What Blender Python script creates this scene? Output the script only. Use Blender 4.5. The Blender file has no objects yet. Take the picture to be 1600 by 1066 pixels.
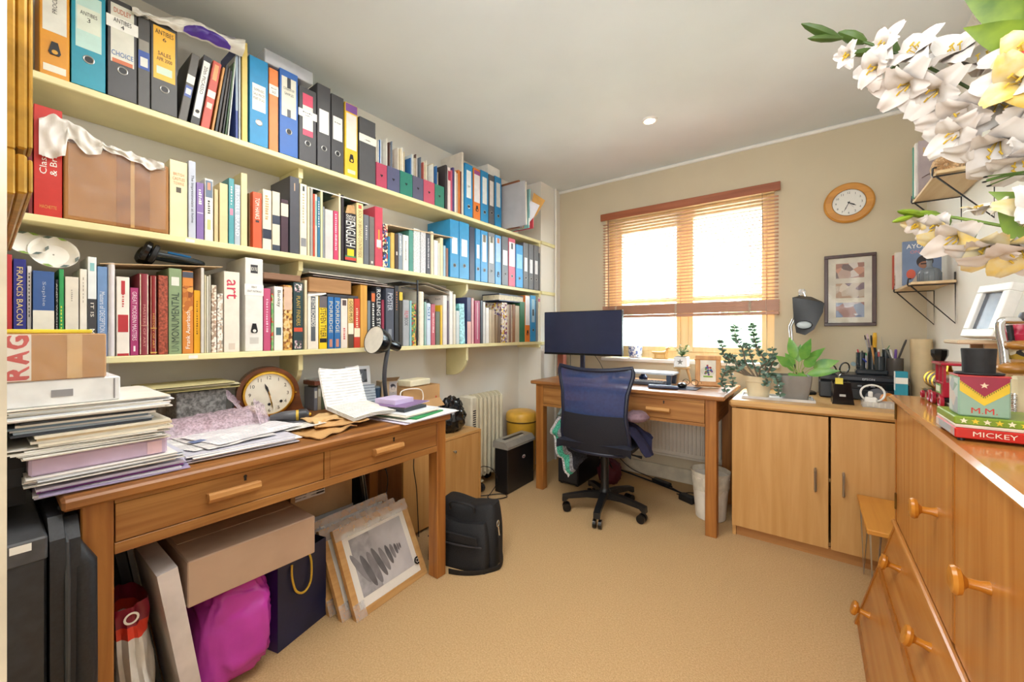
import bpy, math, random
from mathutils import Vector, Matrix, noise
V = Vector
random.seed(7)
sc = bpy.context.scene
COL = sc.collection
R = math.radians
# ------------------------------------------------------------------ camera
F_PX, CX, CY, YAW, EYE = 622.0, 800.0, 519.0, R(36.83), 1.16
cam = bpy.data.cameras.new('camera')
cam.sensor_width = 36.0
cam.lens = 36.0 * F_PX / 1600.0
cam.shift_y = (CY - 533.0) / 1600.0
cam.clip_start = .02
cam_o = bpy.data.objects.new('camera', cam)
cam_o.location = (0, 0, EYE)
cam_o.rotation_euler = (R(90), 0, YAW)
COL.objects.link(cam_o)
sc.camera = cam_o
# ------------------------------------------------------------------ light
sc.view_settings.view_transform = 'Standard'
sc.view_settings.look = 'None'
sc.view_settings.gamma = 1.0
sc.view_settings.use_curve_mapping = False
sc.view_settings.exposure = .80
world = bpy.data.worlds.new('sky')
sc.world = world
world.use_nodes = True
bg = world.node_tree.nodes['Background']
bg.inputs[0].default_value = (.80, .91, 1.0, 1)
bg.inputs[1].default_value = 19.0
def lamp(name, kind, loc, energy, rot=(0, 0, 0), col=(1, 1, 1), **k):
    l = bpy.data.lights.new(name, kind)
    l.energy = energy
    l.color = col
    for a, b in k.items():
        setattr(l, a, b)
    o = bpy.data.objects.new(name, l)
    o.location = loc
    o.rotation_euler = rot
    COL.objects.link(o)
    return o
lamp('sun', 'SUN', (0, 8, 8), 6.0, (R(-34), 0, R(8)), (1.0, .95, .86), angle=R(.6))
# added unseen fill lamps: one below the ceiling, two behind the camera
lamp('ceiling_lamp_light', 'AREA', (-.85, .85, 2.42), 17, (0, 0, 0), (1.0, .98, .95), size=1.3, shape='DISK')  # broad soft fill added above the view
lamp('rear_fill', 'AREA', (-.10, -1.75, 1.35), 24, (R(100), 0, R(16)), (1.0, .985, .96), size=1.4, shape='SQUARE')  # fill added behind the camera for the shelf fronts
lamp('upward_fill', 'AREA', (-.2, -.45, 1.5), 15, (R(158), 0, R(30)), (.92, .96, 1.0), size=.7, shape='DISK')  # fill added to brighten the ceiling, like a bounced flash
pt = lamp('window_portal', 'AREA', (-.81, 3.40, 1.54), 1, (R(-90), 0, 0), shape='RECTANGLE', size=1.25, size_y=1.22)
pt.data.cycles.is_portal = True
# ------------------------------------------------------------------ pixel -> world point on a plane
FW = V((-math.sin(YAW), math.cos(YAW), 0))
RT = V((math.cos(YAW), math.sin(YAW), 0))
EY = V((0, 0, EYE))
def ray(u, v):
    return FW + RT * ((u - CX) / F_PX) - V((0, 0, (v - CY) / F_PX))
def PX(u, v, x):
    d = ray(u, v); return EY + d * (x / d.x)
def PY(u, v, y):
    d = ray(u, v); return EY + d * (y / d.y)
def PZ(u, v, z):
    d = ray(u, v); return EY + d * ((z - EYE) / d.z)
# ------------------------------------------------------------------ materials
def lin(h):
    if not isinstance(h, str):
        return tuple(h)
    h = h.lstrip('#')
    out = []
    for i in (0, 2, 4):
        c = int(h[i:i + 2], 16) / 255
        out.append(c / 12.92 if c <= .04045 else ((c + .055) / 1.055) ** 2.4)
    return tuple(out)
_M = {}
def _nodes(name):
    m = bpy.data.materials.new(name)
    m.use_nodes = True
    nt = m.node_tree
    return m, nt, nt.nodes['Principled BSDF'], nt.nodes['Material Output']
def mat(col, rough=.5, kind='plain', col2=None, metal=.0, scale=12.0, amt=.07, bump=.0, axis='y', alpha=None, spec=None, key=None, emit=.0):
    k = (col, rough, kind, col2, metal, scale, amt, bump, axis, alpha, spec, key, emit)
    if k in _M:
        return _M[k]
    m, nt, bs, out = _nodes('%s_%s' % (kind, str(col).lstrip('#')))
    N, L = nt.nodes, nt.links
    c = lin(col)
    bs.inputs['Roughness'].default_value = rough
    bs.inputs['Metallic'].default_value = metal
    if spec is not None:
        bs.inputs['Specular IOR Level'].default_value = spec
    tc = N.new('ShaderNodeTexCoord')
    mp = N.new('ShaderNodeMapping')
    L.new(tc.outputs['Object'], mp.inputs[0])
    ramp = N.new('ShaderNodeValToRGB')
    e = ramp.color_ramp.elements
    if kind == 'wood':
        s = {'x': (.9, 14, 14), 'y': (14, .9, 14), 'z': (14, 14, .9)}[axis]
        mp.inputs['Scale'].default_value = [v * scale / 12 for v in s]
        n1 = N.new('ShaderNodeTexNoise')
        n1.inputs['Scale'].default_value = 2.2
        n1.inputs['Detail'].default_value = 6
        n1.inputs['Distortion'].default_value = .6
        L.new(mp.outputs[0], n1.inputs['Vector'])
        fac = n1.outputs['Fac']
        c2 = lin(col2) if col2 else tuple(v * .72 for v in c)
        e[0].position, e[1].position = .32, .68
        e[0].color, e[1].color = (*c2, 1), (*c, 1)
    elif kind == 'lines':      # rows of print on paper; axis = the way the lines follow one another
        wv = N.new('ShaderNodeTexWave')
        if axis == 'd':         # a sheet lying flat, then bent upright
            mp.inputs['Rotation'].default_value = (0, R(-45), 0)
        wv.bands_direction = 'X' if axis == 'd' else axis.upper()
        wv.inputs['Scale'].default_value = scale
        L.new(mp.outputs[0], wv.inputs['Vector'])
        n1 = N.new('ShaderNodeTexNoise')
        n1.inputs['Scale'].default_value = 28
        L.new(mp.outputs[0], n1.inputs['Vector'])
        ml = N.new('ShaderNodeMath'); ml.operation = 'MULTIPLY'
        L.new(wv.outputs['Fac'], ml.inputs[0]); L.new(n1.outputs['Fac'], ml.inputs[1])
        fac = ml.outputs[0]
        e[0].position, e[1].position = .34, .42
        e[0].color, e[1].color = (*c, 1), (*lin(col2 or '#8d8d95'), 1)
    elif kind == 'print':
        n1 = N.new('ShaderNodeTexVoronoi')
        n1.inputs['Scale'].default_value = scale
        L.new(mp.outputs[0], n1.inputs['Vector'])
        fac = n1.outputs['Color']
        cs = [lin(v) for v in ((col,) + tuple(col2))]
        ramp.color_ramp.interpolation = 'CONSTANT'
        e[0].color = (*cs[0], 1); e[0].position = 0
        e[1].color = (*cs[1], 1); e[1].position = .3
        for i, cc in enumerate(cs[2:]):
            el = e.new(.42 + .36 * i / max(1, len(cs) - 2)); el.color = (*cc, 1)
    else:
        n1 = N.new('ShaderNodeTexNoise')
        n1.inputs['Scale'].default_value = scale
        n1.inputs['Detail'].default_value = 4
        L.new(mp.outputs[0], n1.inputs['Vector'])
        fac = n1.outputs['Fac']
        c2 = lin(col2) if col2 else tuple(v * (1 - 2 * amt) for v in c)
        c1 = c if col2 else tuple(min(1, v * (1 + amt)) for v in c)
        e[0].position, e[1].position = .35, .65
        e[0].color, e[1].color = (*c2, 1), (*c1, 1)
    L.new(fac, ramp.inputs[0])
    L.new(ramp.outputs[0], bs.inputs['Base Color'])
    if bump:
        b = N.new('ShaderNodeBump')
        b.inputs['Strength'].default_value = min(1, bump)
        b.inputs['Distance'].default_value = .004 * bump
        if kind == 'carpet':
            n2 = N.new('ShaderNodeTexNoise')
            n2.inputs['Scale'].default_value = 260
            L.new(tc.outputs['Object'], n2.inputs['Vector'])
            L.new(n2.outputs['Fac'], b.inputs['Height'])
        else:
            L.new(fac, b.inputs['Height'])
        L.new(b.outputs[0], bs.inputs['Normal'])
    if emit:
        bs.inputs['Emission Color'].default_value = (*c, 1)
        bs.inputs['Emission Strength'].default_value = emit
    if alpha is not None:
        tr = N.new('ShaderNodeBsdfTransparent')
        mx = N.new('ShaderNodeMixShader')
        mx.inputs[0].default_value = alpha
        L.new(tr.outputs[0], mx.inputs[1])
        L.new(bs.outputs[0], mx.inputs[2])
        L.new(mx.outputs[0], out.inputs[0])
    _M[k] = m
    return m
def glassy(name, tint=(1, 1, 1), refl=.06, k=.25):
    if name in _M:
        return _M[name]
    m, nt, bs, out = _nodes(name)
    N, L = nt.nodes, nt.links
    tr = N.new('ShaderNodeBsdfTransparent'); tr.inputs[0].default_value = (*tint, 1)
    gl = N.new('ShaderNodeBsdfGlossy'); gl.inputs['Roughness'].default_value = .03
    lw = N.new('ShaderNodeLayerWeight'); lw.inputs[0].default_value = .15
    ml = N.new('ShaderNodeMath'); ml.operation = 'MULTIPLY_ADD'
    ml.inputs[1].default_value = k if name == 'window_glass' else .06; ml.inputs[2].default_value = refl
    L.new(lw.outputs['Fresnel'], ml.inputs[0])
    mx = N.new('ShaderNodeMixShader')
    L.new(ml.outputs[0], mx.inputs[0]); L.new(tr.outputs[0], mx.inputs[1]); L.new(gl.outputs[0], mx.inputs[2])
    L.new(mx.outputs[0], out.inputs[0])
    _M[name] = m
    return m
# ------------------------------------------------------------------ mesh builder
class MB:
    def __init__(s, xf=None):
        s.v, s.f, s.xf = [], [], xf
    def add(s, vs, fs):
        n = len(s.v)
        for p in vs:
            p = Vector(p)
            s.v.append(s.xf @ p if s.xf else p)
        s.f += [tuple(i + n for i in q) for q in fs]
        return s
    def box(s, lo, hi, b=.0):
        lo, hi = Vector(lo), Vector(hi)
        for i in range(3):
            if lo[i] > hi[i]:
                lo[i], hi[i] = hi[i], lo[i]
        d = hi - lo
        b = min(b, .49 * min(d))
        if b <= 1e-6:
            x0, y0, z0 = lo; x1, y1, z1 = hi
            return s.add([(x0, y0, z0), (x1, y0, z0), (x1, y1, z0), (x0, y1, z0), (x0, y0, z1), (x1, y0, z1), (x1, y1, z1), (x0, y1, z1)],
                         [(0, 3, 2, 1), (4, 5, 6, 7), (0, 1, 5, 4), (1, 2, 6, 5), (2, 3, 7, 6), (3, 0, 4, 7)])
        vs, idx = [], {}
        for sx in (0, 1):
            for sy in (0, 1):
                for sz in (0, 1):
                    sg = (sx, sy, sz)
                    for a in range(3):
                        p = [(hi[i] if sg[i] else lo[i]) if i == a else (hi[i] - b if sg[i] else lo[i] + b) for i in range(3)]
                        idx[(sx, sy, sz, a)] = len(vs)
                        vs.append(p)
        fs = []
        for a in range(3):
            o1, o2 = (a + 1) % 3, (a + 2) % 3
            for sd in (0, 1):
                q = []
                for t1, t2 in ((0, 0), (1, 0), (1, 1), (0, 1)):
                    k = [0, 0, 0]; k[a] = sd; k[o1] = t1; k[o2] = t2
                    q.append(idx[(*k, a)])
                fs.append(tuple(q) if sd else tuple(q[::-1]))
            for t1 in (0, 1):
                for t2 in (0, 1):
                    k0 = [0, 0, 0]; k0[o1] = t1; k0[o2] = t2; k1 = list(k0); k1[a] = 1
                    q = (idx[(*k0, o1)], idx[(*k1, o1)], idx[(*k1, o2)], idx[(*k0, o2)])
                    fs.append(q if t1 != t2 else q[::-1])
        for sx in (0, 1):
            for sy in (0, 1):
                for sz in (0, 1):
                    q = (idx[(sx, sy, sz, 0)], idx[(sx, sy, sz, 1)], idx[(sx, sy, sz, 2)])
                    fs.append(q if (sx + sy + sz) % 2 else q[::-1])
        return s.add(vs, fs)
    def tube(s, pts, r, n=8, cap=True, closed=False, flat=1.0):
        pts = [Vector(p) for p in pts]
        m = len(pts)
        rs = r if isinstance(r, (list, tuple)) else [r] * m
        up = None
        rings = []
        for i, p in enumerate(pts):
            a = pts[(i - 1) % m] if (closed or i > 0) else p
            c = pts[(i + 1) % m] if (closed or i < m - 1) else p
            t = (c - a)
            t = t.normalized() if t.length > 1e-9 else V((0, 0, 1))
            if up is None:
                up = V((0, 0, 1)) if abs(t.z) < .9 else V((1, 0, 0))
            x = up.cross(t)
            if x.length < 1e-6:
                x = V((1, 0, 0)).cross(t)
            x.normalize()
            y = t.cross(x).normalized()
            up = y
            rings.append([p + x * (rs[i] * math.cos(2 * math.pi * j / n)) + y * (rs[i] * flat * math.sin(2 * math.pi * j / n)) for j in range(n)])
        vs = [q for ring in rings for q in ring]
        fs = []
        for i in range(m if closed else m - 1):
            i2 = (i + 1) % m
            for j in range(n):
                j2 = (j + 1) % n
                fs.append((i * n + j, i * n + j2, i2 * n + j2, i2 * n + j))
        if cap and not closed:
            fs.append(tuple(range(n))[::-1])
            fs.append(tuple((m - 1) * n + j for j in range(n)))
        return s.add(vs, fs)
    def cyl(s, p0, p1, r, r2=None, n=16):
        return s.tube([p0, p1], [r, r if r2 is None else r2], n)
    def lathe(s, prof, c=(0, 0, 0), ax=(0, 0, 1), n=24, cap=True, sx=1.0, sy=1.0):
        ax = Vector(ax).normalized()
        x = V((0, 1, 0)).cross(ax) if abs(ax.y) < .9 else V((1, 0, 0)).cross(ax)
        x.normalize(); y = ax.cross(x); c = Vector(c)
        vs = [c + ax * h + x * (r * sx * math.cos(2 * math.pi * j / n)) + y * (r * sy * math.sin(2 * math.pi * j / n)) for r, h in prof for j in range(n)]
        fs = []
        for i in range(len(prof) - 1):
            for j in range(n):
                j2 = (j + 1) % n
                fs.append((i * n + j, i * n + j2, (i + 1) * n + j2, (i + 1) * n + j))
        if cap:
            fs.append(tuple(range(n))[::-1])
            fs.append(tuple((len(prof) - 1) * n + j for j in range(n)))
        return s.add(vs, fs)
    def prism(s, poly, o, x, y, d):
        """polygon in the plane o + a*x + b*y, pushed along d (a vector)"""
        o, x, y, d = Vector(o), Vector(x), Vector(y), Vector(d)
        n = len(poly)
        vs = [o + x * a + y * b for a, b in poly]
        vs += [p + d for p in vs]
        ccw = x.cross(y).dot(d) < 0
        fs = [tuple(range(n)), tuple(range(n, 2 * n))[::-1]] + [(i, i + n, (i + 1) % n + n, (i + 1) % n) for i in range(n)]
        if not ccw:
            fs = [q[::-1] for q in fs]
        return s.add(vs, fs)
    def grid(s, fn, nu, nv, thick=.0):
        """surface fn(a, b), a and b 0..1; with thickness along -normal when asked"""
        P = [[Vector(fn(i / nu, j / nv)) for j in range(nv + 1)] for i in range(nu + 1)]
        vs = [p for row in P for p in row]
        W = nv + 1
        fs = [(i * W + j, (i + 1) * W + j, (i + 1) * W + j + 1, i * W + j + 1) for i in range(nu) for j in range(nv)]
        if thick:
            N = []
            for i in range(nu + 1):
                for j in range(nv + 1):
                    a = P[min(i + 1, nu)][j] - P[max(i - 1, 0)][j]
                    b = P[i][min(j + 1, nv)] - P[i][max(j - 1, 0)]
                    n = a.cross(b)
                    N.append(n.normalized() if n.length > 1e-12 else V((0, 0, 1)))
            k = len(vs)
            vs += [p - n * thick for p, n in zip(vs, N)]
            fs += [tuple(q + k for q in f[::-1]) for f in fs]
            rim = [(i, 0) for i in range(nu)] + [(nu, j) for j in range(nv)] + [(i, nv) for i in range(nu, 0, -1)] + [(0, j) for j in range(nv, 0, -1)]
            for q in range(len(rim)):
                a = rim[q]; b = rim[(q + 1) % len(rim)]
                ia, ib = a[0] * W + a[1], b[0] * W + b[1]
                fs.append((ib, ia, ia + k, ib + k))
        return s.add(vs, fs)
    def o(s, name, m, parent=None, sharp=35, kind=None):
        off = parent_loc(parent)
        me = bpy.data.meshes.new(name)
        me.from_pydata([p - off for p in s.v], [], s.f)
        me.polygons.foreach_set('use_smooth', [True] * len(me.polygons))
        me.set_sharp_from_angle(angle=R(sharp))
        me.materials.append(m)
        ob = bpy.data.objects.new(name, me)
        COL.objects.link(ob)
        if parent:
            ob.parent = parent
        if kind:
            ob['kind'] = kind
        return ob
def parent_loc(p):
    v = V((0, 0, 0))
    while p is not None:
        v = v + p.location
        p = p.parent
    return v
def tag(o, label, cat, group=None, kind=None):
    o['label'] = label; o['category'] = cat
    if group: o['group'] = group
    if kind: o['kind'] = kind
    return o
def thing(name, loc, label, cat, group=None):
    o = bpy.data.objects.new(name, None)
    o.empty_display_size = .05
    o.location = loc
    COL.objects.link(o)
    return tag(o, label, cat, group)
def struct(name, mb, m, parent=None, sharp=35):
    o = mb.o(name, m, parent, sharp)
    if parent is None:
        o['kind'] = 'structure'
    return o
def copy_tree(o, d, parent=None):
    c = o.copy(); COL.objects.link(c)
    if parent: c.parent = parent
    else: c.location = Vector(o.location) + Vector(d)
    for ch in o.children:
        copy_tree(ch, d, c)
    return c
_T = {}
def text_mesh(s):
    if s not in _T:
        cu = bpy.data.curves.new('lettering', 'FONT')
        cu.body = s; cu.size = 1.0; cu.resolution_u = 2
        ob = bpy.data.objects.new('lettering', cu)
        me = bpy.data.meshes.new_from_object(ob)
        vs = [tuple(v.co) for v in me.vertices]
        fs = [tuple(p.vertices) for p in me.polygons]
        bpy.data.objects.remove(ob); bpy.data.curves.remove(cu); bpy.data.meshes.remove(me)
        xs = [v[0] for v in vs]; ys = [v[1] for v in vs]
        x0, x1, y0, y1 = min(xs), max(xs), min(ys), max(ys)
        w, h = max(x1 - x0, 1e-6), max(y1 - y0, 1e-6)
        _T[s] = ([((v[0] - x0) / w - .5, (v[1] - y0) / h - .5) for v in vs], fs, w / h)
    return _T[s]
def text_into(mb, s, c, x, y, w, h, keep=False):
    """lettering filling a w x h box centred at c, read along x, upright along y"""
    vs, fs, asp = text_mesh(s)
    if keep:
        w = min(w, h * asp); h = min(h, w / asp)
    c, x, y = Vector(c), Vector(x).normalized(), Vector(y).normalized()
    mb.add([c + x * (a * w) + y * (b * h) for a, b in vs], fs)
    return mb
def text(s, c, x, y, w, h, m, parent, name='lettering', keep=False):
    return text_into(MB(), s, c, x, y, w, h, keep).o(name, m, parent)
X_, Y_, Z_ = V((1, 0, 0)), V((0, 1, 0)), V((0, 0, 1))
# ------------------------------------------------------------------ shared materials
M_WALL = mat('#ebe7de', .9, amt=.012, scale=3)
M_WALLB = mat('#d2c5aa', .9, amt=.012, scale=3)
M_CEIL = mat('#e3e9ec', .95, amt=.02, scale=2)
M_WHITE = mat('#f2efe8', .5, amt=.02)
M_SHELF = mat('#ece2ac', .45, amt=.04, scale=6)
M_OAK = mat('#b78348', .42, 'wood', '#8a5628', axis='y')
M_OAKX = mat('#b78348', .42, 'wood', '#8a5628', axis='x')
M_OAKZ = mat('#b67a3a', .42, 'wood', '#8d5524', axis='z')
M_OAKL = mat('#cf9a5c', .45, 'wood', '#a9713a', axis='y', key='handle')
M_OAKLX = mat('#cf9a5c', .45, 'wood', '#a9713a', axis='x', key='handle')
M_BEECH = mat('#d3a468', .4, 'wood', '#c69556', axis='z')
M_BEECHX = mat('#d8ac70', .38, 'wood', '#c8995c', axis='x')
M_BEECHY = mat('#d6a86c', .4, 'wood', '#c69658', axis='y')
M_CHEST = mat('#c98a45', .25, 'wood', '#b06e2e', axis='z', scale=9)
M_CHESTY = mat('#c98a45', .22, 'wood', '#b06e2e', axis='y', scale=9)
M_CHESTD = mat('#b56f24', .3, 'wood', '#9a5917', axis='z')
M_KNOB = mat('#d08a30', .2, 'wood', '#b56f1c', axis='x')
M_BLACK = mat('#15161a', .45, amt=.1)
M_BLACKG = mat('#101114', .18, amt=.1)
M_DARK = mat('#2b2c31', .5, amt=.1)
M_STEEL = mat('#b9b8b4', .3, metal=.9)
M_CHROME = mat('#d6d6d6', .12, metal=1.0)
M_BRASS = mat('#d8ac44', .22, metal=1.0)
M_PAPER = mat('#f3f0ea', .7, amt=.02)
M_PAGES = mat('#e9e0c8', .8, amt=.08, scale=60)
M_KRAFT = mat('#c39a68', .75, amt=.06, scale=5)
M_INK = mat('#2a2a2e', .6)
M_GREY = mat('#8f8f93', .6)
# ------------------------------------------------------------------ room shell
XL, XR, YB, ZC, XP, YP = -2.113, .535, 3.25, 2.47, -1.873, 2.92
floor = struct('floor', MB().box((XL - .1, -2.3, -.1), (1.7, YB + .1, 0)), mat('#d6b485', .95, 'carpet', '#c39f6d', scale=170, bump=1.0))
struct('ceiling', MB().box((XL - .1, -.12, ZC), (XR + .1, YB + .3, ZC + .1)), M_CEIL)
struct('wall_left', MB().box((XL - .1, .018, 0), (XL, YB + .3, ZC)), M_WALL)
struct('wall_pier', MB().box((XL, YP, 0), (XP, YB, ZC)), M_WALL)
struct('wall_right', MB().box((XR, -.12, 0), (XR + .1, YB + .3, ZC)), M_WALL)
# front wall beside the doorway the camera looks in through
struct('wall_front', MB().box((XL - .1, -.12, 0), (-.72, .0178, ZC)), mat('#d3c8b2', .6))
# the hall the doorway gives on to
struct('wall_hall', MB().box((-1.6, -2.3, 0), (1.6, -2.2, ZC)).box((-1.7, -2.3, 0), (-1.6, -.12, ZC)).box((1.6, -2.3, 0), (1.7, -.12, ZC)).box((XR + .1, -.16, 0), (1.7, -.12, ZC)), M_WALL)
struct('ceiling_hall', MB().box((-1.7, -2.3, ZC), (1.7, -.12, ZC + .1)), M_CEIL)
# back wall around the window opening
WX0, WX1, WZ0, WZ1 = -1.42, -.195, .945, 2.13
wb = MB()
wb.box((XL - .1, YB, 0), (WX0, YB + .28, ZC)).box((WX1, YB, 0), (XR + .1, YB + .28, ZC))
wb.box((WX0, YB, 0), (WX1, YB + .28, WZ0 - .03)).box((WX0, YB, WZ1), (WX1, YB + .28, ZC))
struct('wall_back', wb, M_WALLB)
# cove bead between ceiling and back wall, hairline where they meet
cv = MB().tube([(XP, YB - .004, ZC - .012), (XR, YB - .004, ZC - .012)], .014, 8)
struct('trim_1', cv, M_WHITE)
pipe = MB().tube([(XP + .012, YB - .10, ZC - .002), (XP + .012, YB - .10, .0)], .011, 10)
struct('trim_2', pipe, M_WHITE)
sk = MB().box((XP + .002, YB - .018, 0), (XR - .002, YB, .11), .004)
struct('baseboard_back', sk, mat('#d9cfb8', .5))
struct('baseboard_left', MB().box((XL, .03, 0), (XL + .016, YP - .002, .10), .004), mat('#d9cfb8', .5))
# window: pale timber frame with two casements, each with a low transom
M_WINF = mat('#eed6a6', .4, 'wood', '#e4c890', axis='z')
fy0, fy1 = YB + .07, YB + .13
win = MB()
win.box((WX0, fy0, WZ0), (WX0 + .05, fy1, WZ1), .004).box((WX1 - .05, fy0, WZ0), (WX1, fy1, WZ1), .004)
win.box((WX0 + .05, fy0, WZ1 - .05), (WX1 - .05, fy1, WZ1), .004).box((WX0 + .05, fy0, WZ0), (WX1 - .05, fy1, WZ0 + .06), .004)
w1 = struct('window_1', win, M_WINF)
ZT = 1.405
SX = [(WX0 + .05, -.82), (-.76, WX1 - .05)]
struct('mullion', MB().box((-.82, fy0 - .004, WZ0 + .06), (-.76, fy1, WZ1 - .05), .004), M_WINF, w1)
for i, (a, b) in enumerate(SX):
    t = .075 if i == 0 else .035
    s_ = MB().box((a, fy0 - .012, WZ0 + .06), (a + t, fy1 - .01, WZ1 - .05), .003).box((b - .03, fy0 - .012, WZ0 + .06), (b, fy1 - .01, WZ1 - .05), .003)
    s_.box((a + t, fy0 - .012, WZ1 - .05 - t), (b - .03, fy1 - .01, WZ1 - .05), .003).box((a + t, fy0 - .012, WZ0 + .06), (b - .03, fy1 - .01, WZ0 + .10), .003)
    struct('sash', s_, M_WINF, w1)
    struct('glazing_bar', MB().box((a + t, fy0 - .006, ZT), (b - .03, fy1 - .015, ZT + .032), .003), M_WINF, w1)
    for z0, z1 in ((WZ0 + .10, ZT), (ZT + .032, WZ1 - .05 - t)):
        struct('pane', MB().box((a + t, fy0 + .02, z0), (b - .03, fy0 + .024, z1)), glassy('window_glass', (.97, 1, 1), .03), w1)
struct('trim_3', MB().box((WX0 - .03, YB - .035, WZ0 - .03), (WX1 + .03, YB + .07, WZ0), .006), M_WHITE)   # window sill
# the recessed downlight in view
dl = thing('downlight', (-.792, 2.473, ZC - .012), 'small round recessed downlight glowing warm in the ceiling', 'light')
MB().lathe([(.030, .006), (.034, .0), (.044, .002), (.046, .012)], (-.792, 2.473, ZC - .012), cap=False).o('bezel', M_WHITE, dl)
MB().lathe([(.031, .0), (.031, .005)], (-.792, 2.473, ZC - .008)).o('lamp_lens', mat('#fff0d0', .4, emit=14.0), dl)
# ------------------------------------------------------------------ outside: lawn, fence, house, trees
lawn = struct('lawn', MB().box((-14, 3.7, -.9), (10, 26, -.8)), mat('#b9b8a6', .95, scale=8, amt=.12))
hs = thing('house', (-5.6, 13.5, -.8), 'pale neighbouring house with pitched slate roof beyond the window', 'building')
MB().box((-9.6, 12, -.8), (-3.0, 18, 2.2)).o('wall', mat('#e9dcc6', .9), hs)
MB().prism([(-3.9, 0), (3.6, 0), (-.3, 2.6)], (-6.1, 11.6, 2.2), X_, Z_, (0, 6.8, 0)).o('roof', mat('#8d9aa0', .9, scale=20), hs)
for x in (-8.6, -6.6, -4.6):
    MB().box((x, 11.9, .3), (x + .9, 12.02, 1.4)).o('house_window', mat('#5d6d76', .2), hs)
fn = thing('garden_fence', (0, 9, -.8), 'weathered board fence behind the garden seen through the lower panes', 'fence')
fm = mat('#c9b79c', .9, 'wood', '#a5947a', axis='z')
b0 = MB().box((-8, 9, -.8), (-7.79, 9.03, .75), .004).o('board', fm, fn)
for i in range(1, 60):
    c = b0.copy(); c.location = (.22 * i, random.uniform(-.012, .012), random.uniform(-.02, .02)); COL.objects.link(c)
def leaf_tree(name, x, y, zb, h, r, label, col, n=420):
    t = thing(name, (x, y, zb), label, 'tree')
    MB().tube([(x, y, zb), (x + .1, y, zb + h * .6)], [.12, .06], 8).o('trunk', mat('#7d6a52', .9), t)
    m = MB()
    for i in range(n):
        d = V((random.gauss(0, 1), random.gauss(0, 1), random.gauss(0, 1))).normalized()
        q = V((x, y, zb + h * .62)) + V((d.x * r, d.y * r, d.z * h * .42)) * random.uniform(.55, 1)
        a = V((random.uniform(-1, 1), random.uniform(-1, 1), random.uniform(-1, 1))).normalized()
        b = a.orthogonal().normalized()
        s = random.uniform(.10, .22)
        m.add([q - a * s, q + b * s * .5, q + a * s, q - b * s * .5], [(0, 1, 2, 3)])
    m.o('foliage', mat(col, .8, scale=3, amt=.25), t, kind='stuff')
leaf_tree('garden_tree', -.6, 7.4, -.8, 2.6, .9, 'bushy pale green tree in front of the garden fence', '#9cb98c')
leaf_tree('garden_tree', -3.2, 8.0, -.8, 2.3, .7, 'small tree nearest the neighbouring house outside the window', '#a7bf9a')
leaf_tree('garden_tree', .2, 11.5, -.8, 5.2, 1.7, 'tall tree behind the garden fence outside the window', '#a3bb98', 700)
# ------------------------------------------------------------------ alcove shelves with brackets
def alcove_shelf(ztop, label, y0, lu=None):
    t = thing('alcove_shelf', (XL, y0, ztop - .024), label, 'shelf')
    MB().box((XL + .002, y0, ztop - .024), (XP, YP - .002, ztop), .003).o('shelf_board', M_SHELF, t)
    MB().box((XL + .002, YP - .024, ztop - .052), (XP - .004, YP - .002, ztop - .0245), .002).o('batten', M_SHELF, t)
    MB().box((XP + .001, YP - .01, ztop - .03), (XP + .018, YB - .12, ztop - .002), .002).o('end_batten', M_SHELF, t)
    for u in (lu or ()):
        y = PX(u, CY, XP).y
        MB().box((XP + .0002, y - .014, ztop - .018), (XP + .0008, y + .014, ztop - .006)).o('shelf_label', M_WHITE, t)
    return t
def bracket(t, y, ztop, drop, w, r):
    """flat board under a shelf, its lower front corner cut to a quarter round"""
    zb = ztop - .0245
    P = [(.002, 0), (w, 0), (w, -drop * .45)]
    for i in range(7):
        a = math.pi / 2 * i / 6
        P.append((w - .008 - (w - .05) * (1 - math.cos(a)), -drop * .45 - (drop * .55) * math.sin(a)))
    P += [(.04, -drop), (.002, -drop)]
    MB().prism(P, (XL, y, zb), X_, Z_, (0, .02, 0)).o('bracket', M_SHELF, t)
ZS = [1.952, 1.517, 1.078]
sh = [alcove_shelf(ZS[0], 'pale yellow painted top shelf of the alcove, full of binders and files', .06),
      alcove_shelf(ZS[1], 'pale yellow painted middle shelf of the alcove, full of books and blue binders', .06, (297, 598)),
      alcove_shelf(ZS[2], 'pale yellow painted lowest shelf of the alcove, above the crowded desk', .06, (302, 573))]
YB1, YB2 = PX(473, 519, XP)[1], PX(735, 519, XP)[1]
for i, t in enumerate(sh):
    bracket(t, YB1, ZS[i], .10 if i < 2 else .16, .2, .1)
    if i: bracket(t, YB2, ZS[i], .10 if i < 2 else .20, .2, .1)
# ------------------------------------------------------------------ the two old oak desks
def drawer_handle(par, c, along, out, L=.135, m=None):
    """long wooden pull: a half round bar with a finger hollow behind"""
    c, a, o = Vector(c), Vector(along), Vector(out)
    P = [(0, -.016), (.012, -.018), (.024, -.012), (.030, -.002), (.028, .010), (.020, .014), (.012, .008), (.0, .010)]
    return MB().prism(P, c - a * L / 2, o, Z_, a * L).o('handle', m or M_OAKL, par)
def keyhole(par, c, along, out):
    c, a, o = Vector(c), Vector(along), Vector(out)
    P = [(.005 * math.cos(t), .005 + .005 * math.sin(t)) for t in [R(-50 + 28 * k) for k in range(11)]] + [(-.0035, -.008), (.0035, -.008)]
    MB().prism(P, c, a, Z_, o * .0006).o('keyhole', M_BLACK, par)
DX = -1.398      # front of the near desk
d1 = thing('desk', (-1.7, .73, 0), 'old oak desk under the alcove shelves, buried in stacked papers', 'desk')
MB().box((-2.06, .112, .742), (-1.376, 1.352, .770), .006).o('tabletop', mat('#ad733a', .4, 'wood', '#7a4a22', axis='y', key='top'), d1)
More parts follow.
